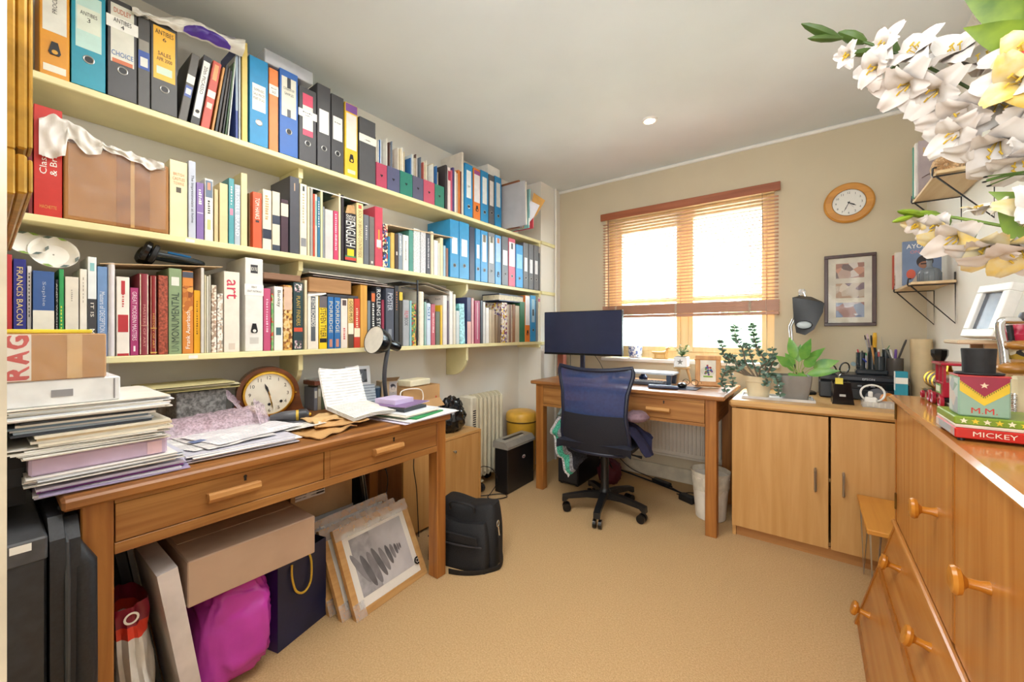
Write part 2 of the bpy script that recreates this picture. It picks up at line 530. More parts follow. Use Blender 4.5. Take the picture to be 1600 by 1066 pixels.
for y0, y1 in ((PX(126, 800, DX)[1], .201), (1.283, 1.338)):
    MB().box((-1.46, y0, 0), (DX, y1, .7415), .003).o('leg', M_OAKZ, d1)
    MB().box((-2.0, y0, 0), (-1.94, y1, .7415), .003).o('leg', M_OAKZ, d1)
MB().box((-1.425, .202, .728), (DX - .001, 1.282, .7415), .001).box((-1.425, .202, .600), (DX - .001, 1.282, .628), .001).box((-1.43, .742, .6281), (DX - .001, .762, .7279)).o('front_rail', M_OAK, d1)
MB().box((-2.0, .16, .60), (-1.98, 1.3, .7415)).o('back_panel', M_OAK, d1)
for y0, y1 in ((.150, .170), (1.305, 1.325)):
    MB().box((-1.94, y0, .60), (-1.46, y1, .7415)).o('side_panel', M_OAKX, d1)
for y0, y1, hy in ((.204, .740, PX(371, 760, DX + .03)[1]), (.764, 1.280, PX(612, 695, DX + .03)[1])):
    dr = MB().box((-1.90, y0, .630), (DX - .003, y1, .7265), .001).o('drawer', M_OAK, d1)
    drawer_handle(dr, (DX - .003, hy, .681), Y_, X_)
    keyhole(dr, (DX - .0028, (y0 + y1) / 2 + .02, .708), Y_, X_)
# far desk below the window
d2 = thing('desk', (-1.02, 2.78, 0), 'old oak desk below the window with the computer screen on it', 'desk')
ZD = .80
MB().box((-1.668, 2.452, ZD - .024), (-.378, 3.10, ZD), .006).o('tabletop', mat('#b27a44', .35, 'wood', '#84542e', axis='x', key='top'), d2)
for x0, x1 in ((-1.632, -1.570), (-.480, -.420)):
    MB().box((x0, 2.474, 0), (x1, 2.534, ZD - .0245), .003).o('leg', M_OAKZ, d2)
    MB().box((x0, 3.02, 0), (x1, 3.08, ZD - .0245), .003).o('leg', M_OAKZ, d2)
    MB().box((x0 + .02, 2.535, .62), (x1 - .02, 3.019, ZD - .0245)).o('side_panel', M_OAK, d2)
MB().box((-1.569, 2.476, ZD - .045), (-.481, 2.50, ZD - .0245)).box((-1.569, 2.476, .618), (-.481, 2.50, .636)).box((-1.03, 2.477, .6361), (-.985, 2.50, ZD - .0451)).o('front_rail', M_OAKX, d2)
MB().box((-1.57, 3.05, .62), (-.48, 3.07, ZD - .0245)).o('back_panel', M_OAKX, d2)
for x0, x1, hx in ((-1.567, -1.033, -1.30), (-.983, -.483, PY(1027, 637, 2.45)[0])):
    dr = MB().box((x0, 2.478, .638), (x1, 2.95, ZD - .047), .001).o('drawer', M_OAKX, d2)
    drawer_handle(dr, (hx, 2.478, .690), X_, -Y_, .14, M_OAKLX)
    keyhole(dr, (hx + .03, 2.4778, .735), X_, -Y_)
# ------------------------------------------------------------------ beech cupboard under the printer
CYF = 2.574
cb = thing('cupboard', (.09, 2.9, 0), 'pale beech two-door cupboard beside the window desk, printer on top', 'cupboard')
CX0, CX1 = -.358, .527
MB().box((CX0 - .014, CYF - .012, .735), (CX1, 3.225, .775), .012).o('worktop', M_BEECHX, cb)
MB().box((CX0, CYF + .02, 0), (CX0 + .018, 3.2, .7345)).box((CX1 - .02, CYF + .02, 0), (CX1 - .002, 3.2, .7345)).box((CX0 + .018, 3.18, 0), (CX1 - .02, 3.2, .7345)).box((CX0 + .018, CYF + .04, .06), (CX1 - .02, 3.18, .078)).box((CX0 + .018, CYF + .04, .39), (CX1 - .02, 3.18, .408)).o('carcass', M_BEECHY, cb)
MB().box((CX0 + .019, CYF + .03, 0), (CX1 - .021, CYF + .038, .059)).o('plinth', mat('#c08a50', .5, 'wood', '#a87340', axis='x'), cb)
xg = PY(1296, 740, CYF)[0]
for x0, x1, hx in ((CX0, xg - .004, PY(1274, 750, CYF)[0]), (xg + .006, CX1 - .03, PY(1318, 760, CYF)[0])):
    dd = MB().box((x0, CYF, .06), (x1, CYF + .018, .728), .0015).o('door', M_BEECH, cb)
    MB().tube([(hx, CYF, .455), (hx, CYF - .020, .447), (hx, CYF - .026, .40), (hx, CYF - .020, .353), (hx, CYF, .345)], .006, 8, flat=1.6).o('handle', M_STEEL, dd)
# ------------------------------------------------------------------ low beech cabinet past the near desk
KX = -1.807
k1 = thing('low_cabinet', (-1.95, 1.72, 0), 'low beech cabinet between the near desk and the oil heater', 'cabinet')
ky0, ky1, kz = PX(627, 740, KX)[1], 2.035, PX(748, 669, KX)[2]
MB().box((XL + .018, ky0 - .002, kz - .018), (KX + .02, ky1 + .002, kz), .002).o('cabinet_top', M_BEECHY, k1)
MB().box((XL + .018, ky0, 0), (KX, ky0 + .018, kz - .0185)).o('side_panel', mat('#c98f58', .5, 'wood', '#b47a46', axis='z'), k1)  # shade on this side is put into a darker beech
MB().box((XL + .018, ky1 - .018, 0), (KX + .019, ky1, kz - .0185)).o('side_panel', M_BEECH, k1)
MB().box((XL + .018, ky0 + .018, .03), (XL + .03, ky1 - .018, kz - .0185)).o('back_panel', M_BEECHY, k1)
MB().box((XL + .03, ky0 + .018, .03), (KX - .001, ky1 - .018, .048)).o('bottom_panel', M_BEECHY, k1)
ym = (ky0 + ky1) / 2 - .03
for y0, y1, hy in ((ky0 + .001, ym - .001, ym - .04), (ym + .001, ky1 - .020, PX(706, 705, KX)[1])):
    dd = MB().box((KX, y0, .02), (KX + .017, y1, kz - .02), .001).o('door', M_BEECH, k1)
    MB().lathe([(.004, 0), (.004, .010), (.009, .013), (.010, .018), (.006, .021)], (KX + .017, hy, PX(706, 705, KX)[2]), X_, 14).o('knob', M_STEEL, dd)
# ------------------------------------------------------------------ chest with sloping drawers by the camera
CZ, ZM, XF, XB, YF_, YN = .92, .43, .262, .145, 2.10, .42
ch = thing('chest', (.4, 1.2, 0), 'honey coloured chest with turned knobs and sloping lower drawers', 'chest')
MB().box((XF - .02, YN, CZ - .022), (XR - .004, YF_ + .006, CZ), .009).o('chest_top', mat('#c18443', .12, 'wood', '#a96a2e', axis='y', scale=9, key='lacquer'), ch)
prof = [(XF - .002, CZ - .0225), (XF - .002, ZM), (XB - .004, .0), (XR - .006, .0), (XR - .006, CZ - .0225)]
for y in (YF_ - .018, YN):
    MB().prism(prof, (0, y, 0), X_, Z_, (0, .018, 0)).o('side_panel', M_CHESTD, ch)
sl = V((XB - XF, 0, -ZM)); sll = sl.length; sl.normalize(); sn = V((-sl.z, 0, sl.x)) * -1
if sn.x > 0: sn = -sn
def slab(a0, a1, y0, y1, off, th, name, m, par=ch):
    """board lying on the sloping front: a along the slope from the knee"""
    o = V((XF, 0, ZM)) - sn * off
    P = [o + sl * a0, o + sl * a1]
    vs = []
    for y in (y0, y1):
        for p in (P[0], P[1], P[1] - sn * th, P[0] - sn * th):
            vs.append(p + V((0, y, 0)))
    return MB().add(vs, [(0, 1, 2, 3)[::-1], (4, 5, 6, 7), (0, 1, 5, 4), (1, 2, 6, 5), (2, 3, 7, 6), (3, 0, 4, 7)]).o(name, m, par)
MB().box((XR - .02, YN + .018, .02), (XR - .008, YF_ - .018, CZ - .0225)).o('back_panel', M_CHESTD, ch)
MB().box((XF + .004, YN + .018, ZM - .006), (XR - .022, YF_ - .018, ZM + .010)).o('mid_shelf', M_CHESTY, ch)
YDV = PX(1490, 760, XF)[1]
MB().box((XF - .001, YDV - .011, ZM + .02), (XF + .10, YDV + .011, CZ - .023), .003).o('divider', M_CHESTD, ch)
MB().tube([(XF - .004, YN + .018, ZM + .004), (XF - .004, YF_ - .001, ZM + .004)], .009, 10).o('mid_rail', M_CHESTY, ch)
def turned_knob(par, base, d, s=1.0):
    MB().lathe([(.012 * s, 0), (.009 * s, .012 * s), (.009 * s, .028 * s), (.014 * s, .033 * s), (.024 * s, .037 * s), (.027 * s, .044 * s), (.024 * s, .050 * s), (.015 * s, .052 * s), (.004 * s, .0505 * s)], base, d, 28).o('knob', M_KNOB, par)
for y0, y1, pk in ((YDV + .012, YF_ - .02, (1464, 801)), (YN + .02, YDV - .012, (1547, 920))):
    dd = MB().box((XF, y0, ZM + .014), (XF + .018, y1, CZ - .024), .0015).o('door', M_CHEST, ch)
    kp = PX(*pk, XF); turned_knob(dd, (XF, kp.y, kp.z), -X_)
    if pk[0] == 1464:
        for z in (.86, .52):
            MB().cyl((XF - .002, YF_ - .021, z - .03), (XF - .002, YF_ - .021, z + .03), .004, n=8).o('hinge', mat('#7a5a2a', .4, metal=.8), dd)
def on_slope(u, v):
    d = ray(u, v); o = V((XF, 0, ZM))
    t = (o - EY).dot(sn) / d.dot(sn)
    return EY + d * t
a1 = (on_slope(1378, 900) - V((XF, 0, ZM))).dot(sl)
dA = slab(.012, a1 - .012, YN + .019, YF_ - .019, .0, .016, 'drawer', M_CHESTY)
dB = slab(a1 + .014, sll - .035, YN + .019, YF_ - .019, .0, .016, 'drawer', M_CHESTY)
slab(a1 - .0115, a1 + .0, YN + .019, YF_ - .0185, -.004, .03, 'slope_rail', M_CHESTD)
slab(a1 + .0005, a1 + .0135, YN + .019, YF_ - .0185, -.001, .03, 'slope_rail', M_CHESTD)
slab(sll - .034, sll - .003, YN + .019, YF_ - .0185, .003, .02, 'plinth', M_CHESTD)
for u, v, dr in ((1406, 890, dA), (1453, 1012, dA), (1358, 962, dB)):
    turned_knob(dr, on_slope(u, v), sn)
turned_knob(dB, on_slope(1400, 1108), sn)
# ------------------------------------------------------------------ books, binders and files in the alcove
SHELF = {'top': ZS[0], 'middle': ZS[1], 'lowest': ZS[2]}
XS = XP - .010
def bookmat(c):
    return mat(c, .42, amt=.03, scale=25)
INKW = mat('#f4f1e6', .5, amt=.0)
def tmat(c):
    return mat(c, .5, amt=.0)
def make_book(kind, name, uL, uR, vT, col, label, cat, group, zs, o):
    xs = XS - o.get('set', .0)
    y0, y1 = PX(uL, CY, xs).y + .0004, PX(uR, CY, xs).y - .0004
    w = max(y1 - y0, .0035)
    h = PX((uL + uR) / 2 if 'uT' not in o else o['uT'], vT, xs).z - zs
    dmax = xs - XL - .006
    d = min(o.get('d', .17), dmax)
    lean = o.get('lean', .0)
    base = V((xs, y0, zs + .0006))
    xf = Matrix.Translation(base) @ Matrix.Rotation(R(-lean), 4, 'X')
    t = thing(name, base, label, cat, group)
    m = bookmat(col) if isinstance(col, str) else col
    eps = .0005
    if kind == 'book':
        b = min(.0022, w * .2)
        if o.get('round'):
            P = [(-d, 0), (-.012, 0)] + [(-.012 + .012 * math.sin(R(a)), w / 2 - w / 2 * math.cos(R(a))) for a in range(15, 180, 15)] + [(-.012, w), (-d, w), (-d, w - b), (-.014, w - b), (-.014, b), (-d, b)]
            MB(xf).prism(P, (0, 0, 0), X_, Y_, (0, 0, h)).o('cover', m, t)
        else:
            MB(xf).box((-.0025, 0, 0), (0, w, h), min(.001, b)).box((-d, 0, 0), (-.0025, b, h)).box((-d, w - b, 0), (-.0025, w, h)).o('cover', m, t)
        MB(xf).box((-d + .004, b + 1e-4, .003), (-.003, w - b - 1e-4, h - .003)).o('pages', M_PAGES, t)
    elif kind == 'paper':       # magazines, pamphlets, loose folders: one soft sheet block
        n = 2
        MB(xf).box((-d, 0, 0), (0, w, h), min(.0012, w * .3)).o('cover', m, t)
    elif kind == 'binder':
        b = .0022
        MB(xf).box((-.0025, 0, .004), (0, w, h), .0008).box((-d, 0, .004), (-.0025, b, h)).box((-d, w - b, .004), (-.0025, w, h)).o('binder_cover', m, t)
        MB(xf).box((-d + .01, b + .002, .012), (-.012, w * .7, h - .012)).o('papers', M_PAPER, t)
        MB(xf).box((-d + .006, b, 0), (-.004, w - b, .0035)).o('metal_edge', M_BLACK, t)
        rz = o.get('ring', .24) * h
        rr = min(.0135, w * .27)
        MB(xf).lathe([(rr * .74, .0), (rr * .74, .0012), (rr * .86, .0018), (rr, .0012), (rr, 0)], (eps * .2, w / 2, rz), X_, 20, cap=False).o('finger_ring', M_STEEL, t)
        MB(xf).lathe([(rr * .76, 0), (rr * .75, .0004)], (eps * .4, w / 2, rz), X_, 20).o('finger_hole', M_BLACK if o.get('hole', 1) else M_PAPER, t)
    elif kind == 'boxfile':
        MB(xf).box((-d, 0, 0), (0, w, h), .002).o('case', m, t)
        lz = o.get('latch', .26) * h
        if o.get('latch', 1):
            s = min(w * .30, .013)
            P = [(-s * .5, 1.5 * s), (s * .5, 1.5 * s), (s, -s), (s * .7, -1.6 * s), (-s * .7, -1.6 * s), (-s, -s)]
            MB(xf).prism(P, (0, w / 2, lz), Y_, Z_, (.003, 0, 0)).o('latch', M_BLACK, t)
            MB(xf).lathe([(s * .5, 0), (s * .5, .0006)], (.003, w / 2, lz - .9 * s), X_, 16).o('latch_hole', bookmat(o.get('lh', '#d9a02a')), t)
    for bi, (f0, f1, c, *mar) in enumerate(o.get('bands', ())):
        mg = mar[0] if mar else .0
        e2 = eps + .00018 * bi
        lb = MB(xf).box((0, w * mg, h * f0), (e2, w * (1 - mg), h * f1)).o('spine_label' if kind in ('binder', 'boxfile') else 'spine_band', bookmat(c) if isinstance(c, str) else c, t)
    if 'side' in o:
        text(o['side'], xf @ V((-.05, -.0004, h * .93)), X_, Z_, .05, .012, M_INK, t, 'title')
    k = eps + .00018 * len(o.get('bands', ())) + .0003
    for s, f0, f1, c, dr, *wf in o.get('t', ()):
        fw = wf[0] if wf else .62
        if s == '~':            # lettering too small to read: short strokes
            sc_ = MB(xf); rs_ = random.Random(int(uL * 7 + f0 * 90))
            n_ = 5 if dr == 'h' else max(6, int((f1 - f0) * 26))
            for q in range(n_):
                if dr == 'h':
                    y_ = w * (.5 - fw / 2) + w * fw * q / n_; l_ = w * fw / n_ * rs_.uniform(.4, .8)
                    sc_.box((0, y_, h * (f0 + f1) / 2 - .002), (k, y_ + l_, h * (f0 + f1) / 2 + rs_.uniform(0, .003)))
                else:
                    z_ = h * (f0 + (f1 - f0) * q / n_); l_ = h * (f1 - f0) / n_ * rs_.uniform(.35, .75)
                    sc_.box((0, w * (.5 - fw * .35), z_), (k, w * (.5 + fw * rs_.uniform(.1, .35)), z_ + l_))
            sc_.o('title', tmat(c), t, kind='stuff')
            continue
        cc = xf @ V((k, w / 2, h * (f0 + f1) / 2))
        R3 = xf.to_3x3()
        if dr == 'down':
            text(s, cc, R3 @ -Z_, R3 @ Y_, h * (f1 - f0), w * fw, tmat(c), t, 'title')
        elif dr == 'up':
            text(s, cc, R3 @ Z_, R3 @ -Y_, h * (f1 - f0), w * fw, tmat(c), t, 'title')
        else:
            text(s, cc, R3 @ Y_, R3 @ Z_, w * fw, h * (f1 - f0), tmat(c), t, 'title')
    return t
KIND = {'b': ('book', 'book', 'book'), 'p': ('paper', 'magazine', 'magazine'), 'f': ('paper', 'paper_folder', 'folder'), 'r': ('binder', 'ring_binder', 'binder'), 'x': ('boxfile', 'box_file', 'box file')}
def row(shelf, items):
    n = len(items)
    for i, it in enumerate(items):
        k, uL, uR, vT, col, desc = it[:6]
        o = it[6] if len(it) > 6 else {}
        kind, name, cat = KIND[k]
        if 'lab' in o:
            lab = o['lab']
        else:
            pv = items[i - 1][5] if i else None
            nx = items[i + 1][5] if i < n - 1 else None
            lab = desc + (' between %s and %s' % (pv, nx) if pv and nx else ' beside %s' % (pv or nx)) + ' on the %s shelf' % shelf
        make_book(kind, o.get('name', name), uL, uR, vT, col, lab, o.get('cat', cat), '%ss on the %s shelf' % (cat, shelf), SHELF[shelf], o)
D_ = 'down'
W_, K_ = '#f4f1e6', '#1d1d20'
GR, BL, BK = '#5d5e63', '#2a8fc9', '#35353a'
CRM, LBL = '#e9dfc2', '#e7e6dc'
def hw(*lines):      # handwriting lines for a binder label
    return lines
# --- top shelf -----------------------------------------------------------
row('top', [
 ('x', 61, 109, -45, '#e0981f', 'yellow box file', {'bands': [(.42, 1.0, LBL, .1), (.045, .11, '#e9e4d4', .12)], 'latch': .27, 't': [('PROCEDURE', .60, .86, '#44444a', 'up', .16)], 'lab': 'yellow and grey box file with black latch at the doorway end of top shelf'}),
 ('r', 111, 165, -30, '#1593ad', 'teal binder', {'d': .21, 'ring': .27, 'bands': [(.36, .86, '#bfe0d8', .12), (.52, .74, '#dfe6d6', .16)], 't': [('ANTIBES', .665, .70, K_, 'h', .5), ('3', .61, .65, K_, 'h', .1)], 'lab': 'teal lever arch binder with pale label hand-lettered ANTIBES 3 on top shelf'}),
 ('r', 168, 214, 3, '#3d3c3e', 'charcoal binder', {'d': .21, 'ring': .30, 'bands': [(.36, .95, '#d9d8cb', .10), (.70, .82, '#f0efe8', -.05), (.36, .40, '#c96a3a', .15)], 't': [('DUDLEY', .86, .91, '#c25a2c', 'h', .6), ('ANTIBES', .765, .81, K_, 'h', .62), ('4', .715, .755, K_, 'h', .12), ('CHOICE', .43, .48, '#2a62a8', 'h', .75)], 'lab': 'charcoal lever arch binder with white label hand-lettered ANTIBES 4 on top shelf'}),
 ('x', 215, 235, 27, '#4a4846', 'grey box file', {'latch': 0, 'bands': [(.42, .62, '#2e4fa0', .05), (.45, .55, '#d8d8d0', .2), (.62, .74, '#8f8a80', .1)], 'lab': 'narrow grey box file with blue label between the ANTIBES 4 and 6 binders'}),
 ('r', 236, 277, 34, '#454442', 'yellow-label binder', {'d': .21, 'ring': .27, 'bands': [(.36, .92, '#f0b52e', .08), (.42, .5, '#c9dcc6', .2)], 't': [('ANTIBES', .84, .89, K_, 'h', .7), ('6', .78, .82, K_, 'h', .14), ('SALES', .62, .66, K_, 'h', .5), ('APR 2000', .56, .60, K_, 'h', .6)], 'lab': 'charcoal lever arch binder with yellow label hand-lettered ANTIBES 6 on top shelf'}),
 ('x', 278, 292, 74, '#57534e', 'slim grey file', {'latch': 0, 'lean': 8.6, 'bands': [(.56, .68, '#e4e2d8', .05), (.36, .52, '#4a5fa8', .1), (.40, .48, '#ddddd2', .2)], 'lab': 'slim grey file with white and blue stickers leaning by the yellow-label binder'}),
 ('r', 297, 311, 77, '#2d2d30', 'black file', {'lean': 8.6, 'ring': .2, 'bands': [(.12, .92, '#e3e1da', .12)], 't': [('20th PICASSO', .45, .85, K_, D_, .4)], 'lab': 'thin black file with long white handwritten spine leaning over the red file'}),
 ('x', 313, 327, 86, '#c1503f', 'red file', {'latch': 0, 'lean': 8.5, 'bands': [(.72, .95, '#d79a62', .25), (.46, .56, '#eadfcb', .05), (.3, .38, '#e8c4b4', .2)], 'lab': 'red leaning file with orange and white labels on top shelf'}),
 ('f', 330, 334, 96, '#c08a48', 'brown envelope', {'lean': 8.2}),
 ('f', 335.5, 340, 92, '#2b2c2e', 'black plastic folder', {'lean': 7.6}),
 ('f', 341.5, 345.5, 99, '#3b332c', 'crumpled dark folder', {'lean': 7}),
 ('f', 347, 350, 104, '#24272a', 'black wallet', {'lean': 6.3}),
 ('f', 351.5, 354, 90, '#4f6a4e', 'green card folder', {'lean': 5.6}),
 ('f', 355.5, 358, 80, '#cfd4cf', 'grey wallet', {'lean': 4.6}),
 ('f', 368, 372, 70, '#3d4f94', 'navy folder', {'bands': [(.3, 1, '#8f9fae', 0)]}),
 ('f', 373, 376, 68, '#b7bfc0', 'pale plastic folder'),
 ('f', 378, 387, 66, '#d9bf6a', 'spiral notebook', {'name': 'notebook', 'cat': 'notebook', 'lab': 'spiral-bound notebook with yellow page edges beside the bright blue binder'}),
 ('r', 390, 419, 92, '#2088bd', 'bright blue binder', {'ring': .27, 'hole': 0, 'bands': [(.40, .70, '#ece9df', .14)], 't': [('EXPENSES', .62, .65, K_, 'h', .55), ('SALE PRICES', .57, .60, K_, 'h', .6), ('POINT OF SALE', .52, .55, K_, 'h', .6)], 'lab': 'bright blue binder with torn white handwritten label, by the spiral notebook'}),
 ('x', 420.5, 435, 108, '#e08445', 'orange ring file', {'latch': 0, 'bands': [(.68, .80, '#eae6da', .0)], 't': [('~', .745, .775, K_, 'h', .6), ('SALES', .70, .73, K_, 'h', .4)], 'lab': 'orange ring file with white handwritten strip between two blue binders'}),
 ('r', 437, 465.5, 112, '#3466b2', 'royal blue binder', {'ring': .29, 'bands': [(.46, .92, '#dcd9c8', .1), (.80, .92, '#3a3d42', .4), (.46, .55, '#55585c', .4)], 't': [('CONSERVATORY', .77, .80, K_, 'h', .6), ('SAMPLES', .71, .74, K_, 'h', .5)], 'lab': 'royal blue binder with grey and black label under the plastic box'}),
 ('r', 467.5, 494, 139, '#454548', 'red-label binder', {'ring': .26, 'bands': [(.36, .92, '#e6e1d2', .2), (.76, .92, '#cf4a66', .2), (.36, .44, '#cf4a66', .2), (.60, .70, '#efece2', -.05)], 't': [('~', .655, .68, K_, 'h', .6), ('~', .62, .645, K_, 'h', .3)], 'lab': 'charcoal binder with red and white label and handwritten strip on top shelf'}),
 ('r', 496, 516.5, 134, '#4a4a4d', 'charcoal binder', {'ring': .24, 'bands': [(.42, .70, '#efede6', .14)]}),
 ('r', 518, 537, 150, '#444447', 'dark binder', {'ring': .25, 'bands': [(.42, .72, '#e6e4dd', .12)], 't': [('~', .63, .66, K_, 'h', .5)]}),
 ('x', 539, 559, 163, '#e3b92f', 'bright yellow file', {'latch': .26, 'bands': [(.38, .86, '#dedad0', .1), (.88, .99, '#7a4f97', .05), (.05, .1, '#d8cfae', .2)], 'lh': '#e3b92f', 'lab': 'bright yellow box file with purple and grey label between black binders'}),
 ('x', 562, 587, 187, '#505053', 'charcoal box file', {'latch': 0, 'bands': [(.62, .74, '#e8e6d8', -.03)], 't': [('~', .65, .68, K_, 'h', .4)], 'lab': 'tall charcoal box file with white strip next to the red magazine file'}),
])
# magazine files with the papers they hold
MF = [(588, 604.5, '#b2455e', 'red'), (605, 624.5, '#585a78', 'slate blue'), (625, 644.5, '#2f7d6c', 'green'), (645, 661.5, '#5c5a72', 'greyish violet'), (662, 679, '#c0566b', 'pink'), (679.5, 694, '#36816c', 'bottle green')]
MAGC = ['#efe9da', '#e9e2cf', '#f1f0ea', '#d9c6a2', '#2f6aa6', '#cdd8de', '#f2eee2', '#c7b7a0', '#5a3f3a', '#e8e4da', '#7b8796', '#b05a50', '#f0ead6', '#e3d6b6']
COLN = {'#efe9da': 'ivory', '#e9e2cf': 'cream', '#f1f0ea': 'white', '#d9c6a2': 'buff', '#2f6aa6': 'blue', '#cdd8de': 'pale blue', '#f2eee2': 'off-white', '#c7b7a0': 'beige', '#5a3f3a': 'dark brown', '#e8e4da': 'light grey', '#7b8796': 'slate', '#b05a50': 'brick red', '#f0ead6': 'pale cream', '#e3d6b6': 'straw'}
TOPV = [(590, 213), (640, 232), (694, 262)]
def topv(u):
    for (a, b), (c, d) in zip(TOPV, TOPV[1:]):
        if u <= c:
            return b + (d - b) * (u - a) / (c - a)
    return 262
ci = 0
for i, (a, b, c, nm) in enumerate(MF):
    y0, y1 = PX(a, CY, XS).y + 4e-4, PX(b, CY, XS).y - 4e-4
    zs = ZS[0] + .0006
    hf = PX((a + b) / 2, 256 + (a - 588) * .37, XS).z - zs
    t = thing('magazine_file', (XS, y0, zs), '%s card magazine file with heart-shaped finger hole, %s' % (nm, ('beside the tall charcoal box file' if i == 0 else 'beside the %s magazine file' % MF[i - 1][3])), 'magazine file', 'magazine files on the top shelf')
    m = bookmat(c); w = y1 - y0; xb = XS - .215
    th = .0016
    P = [(0, 0), (0, hf), (-.02, hf), (-.18, hf + .10), (-.215, hf + .10), (-.215, 0)]
    q = MB().box((XS - th, y0, zs), (XS, y1, zs + hf))
    for yy in (y0, y1 - th):
        q.prism(P, (XS - 1e-4, yy, zs), X_, Z_, (0, th, 0))
    q.box((xb, y0 + th, zs), (xb + th, y1 - th, zs + hf + .10)).box((xb + th, y0 + th, zs), (XS - th, y1 - th, zs + th))
    q.o('file_case', m, t)
    hs_ = [(0, -.008), (.008, .002), (.007, .007), (.003, .007), (0, .004), (-.003, .007), (-.007, .007), (-.008, .002)]
    MB().prism(hs_, (XS, (y0 + y1) / 2, zs + hf * .5), Y_, Z_, (.0006, 0, 0)).o('finger_hole', M_BLACK, t)
    y = y0 + th + .002
    k = 0
    while y < y1 - th - .006 and k < 6:
        tw = random.choice([.0035, .005, .007, .004])
        if y + tw > y1 - th: break
        hh = PX((a + b) / 2, topv((a + b) / 2), XS).z - zs + random.uniform(-.035, .012)
        cc = MAGC[ci % len(MAGC)]; ci += 1
        pos = ['first', 'second', 'third', 'fourth', 'fifth', 'sixth'][k]
        mg = thing('magazine', (XS - .01, y, zs + th), 'thin %s magazine, %s in the %s magazine file' % (COLN[cc], pos, nm), 'magazine', 'magazines in the top shelf files')
        MB().box((XS - .19, y, zs + th + 2e-4), (XS - .008 - random.uniform(0, .03), y + tw, zs + hh), .0008).o('cover', mat(cc, .5, amt=.04, scale=30), mg)
        y += tw + random.uniform(.0015, .005); k += 1
row('top', [
 ('f', 696, 699, 258, '#3a3336', 'dark grey folder', {'lab': 'dark folder standing next to the bottle green magazine file'}),
 ('f', 700, 704, 262, '#ead9d4', 'red-topped booklet', {'bands': [(.7, .92, '#b23a50', 0)]}),
 ('f', 704.5, 707, 266, '#c85a78', 'pink folder'),
 ('f', 707.5, 710, 262, '#4b3f78', 'purple notebook'),
 ('f', 710.5, 713, 268, '#efeae2', 'white wallet'),
 ('f', 713.5, 715.5, 271, '#c9b6a0', 'buff wallet'),
 ('f', 716, 719, 266, '#d4762f', 'orange folder'),
 ('f', 719.5, 721, 268, '#7a3b33', 'maroon folder'),
 ('f', 721.5, 724.5, 238, '#ded6c8', 'tall paper sheaf', {'d': .2}),
 ('r', 726.5, 738.5, 257, BL, 'first blue binder', {'ring': .2, 'bands': [(.36, .88, '#e8eef0', .2)], 't': [('2009', .56, .60, K_, 'h', .3)], 'lab': 'light blue binder nearest the magazine files on the top shelf'}),
 ('x', 740, 750.5, 264, '#e07a26', 'orange box file', {'latch': .22, 'lh': '#e07a26', 'bands': [(.34, .96, '#e6e2e4', .08), (.88, .96, '#a04c8e', .08)]}),
 ('r', 751.5, 763, 268, BL, 'second blue binder', {'ring': .2, 'bands': [(.36, .88, '#e6eaea', .2)]}),
 ('r', 764, 772.5, 274, GR, 'thin grey binder', {'ring': .24, 'bands': [(.38, .88, '#e2ddd8', .15)]}),
 ('r', 773.5, 783.5, 277, BL, 'third blue binder', {'ring': .22, 'bands': [(.40, .88, '#dfe2de', .2)], 'lab': 'light blue binder just before the grey hanging pad on top shelf'}),
])
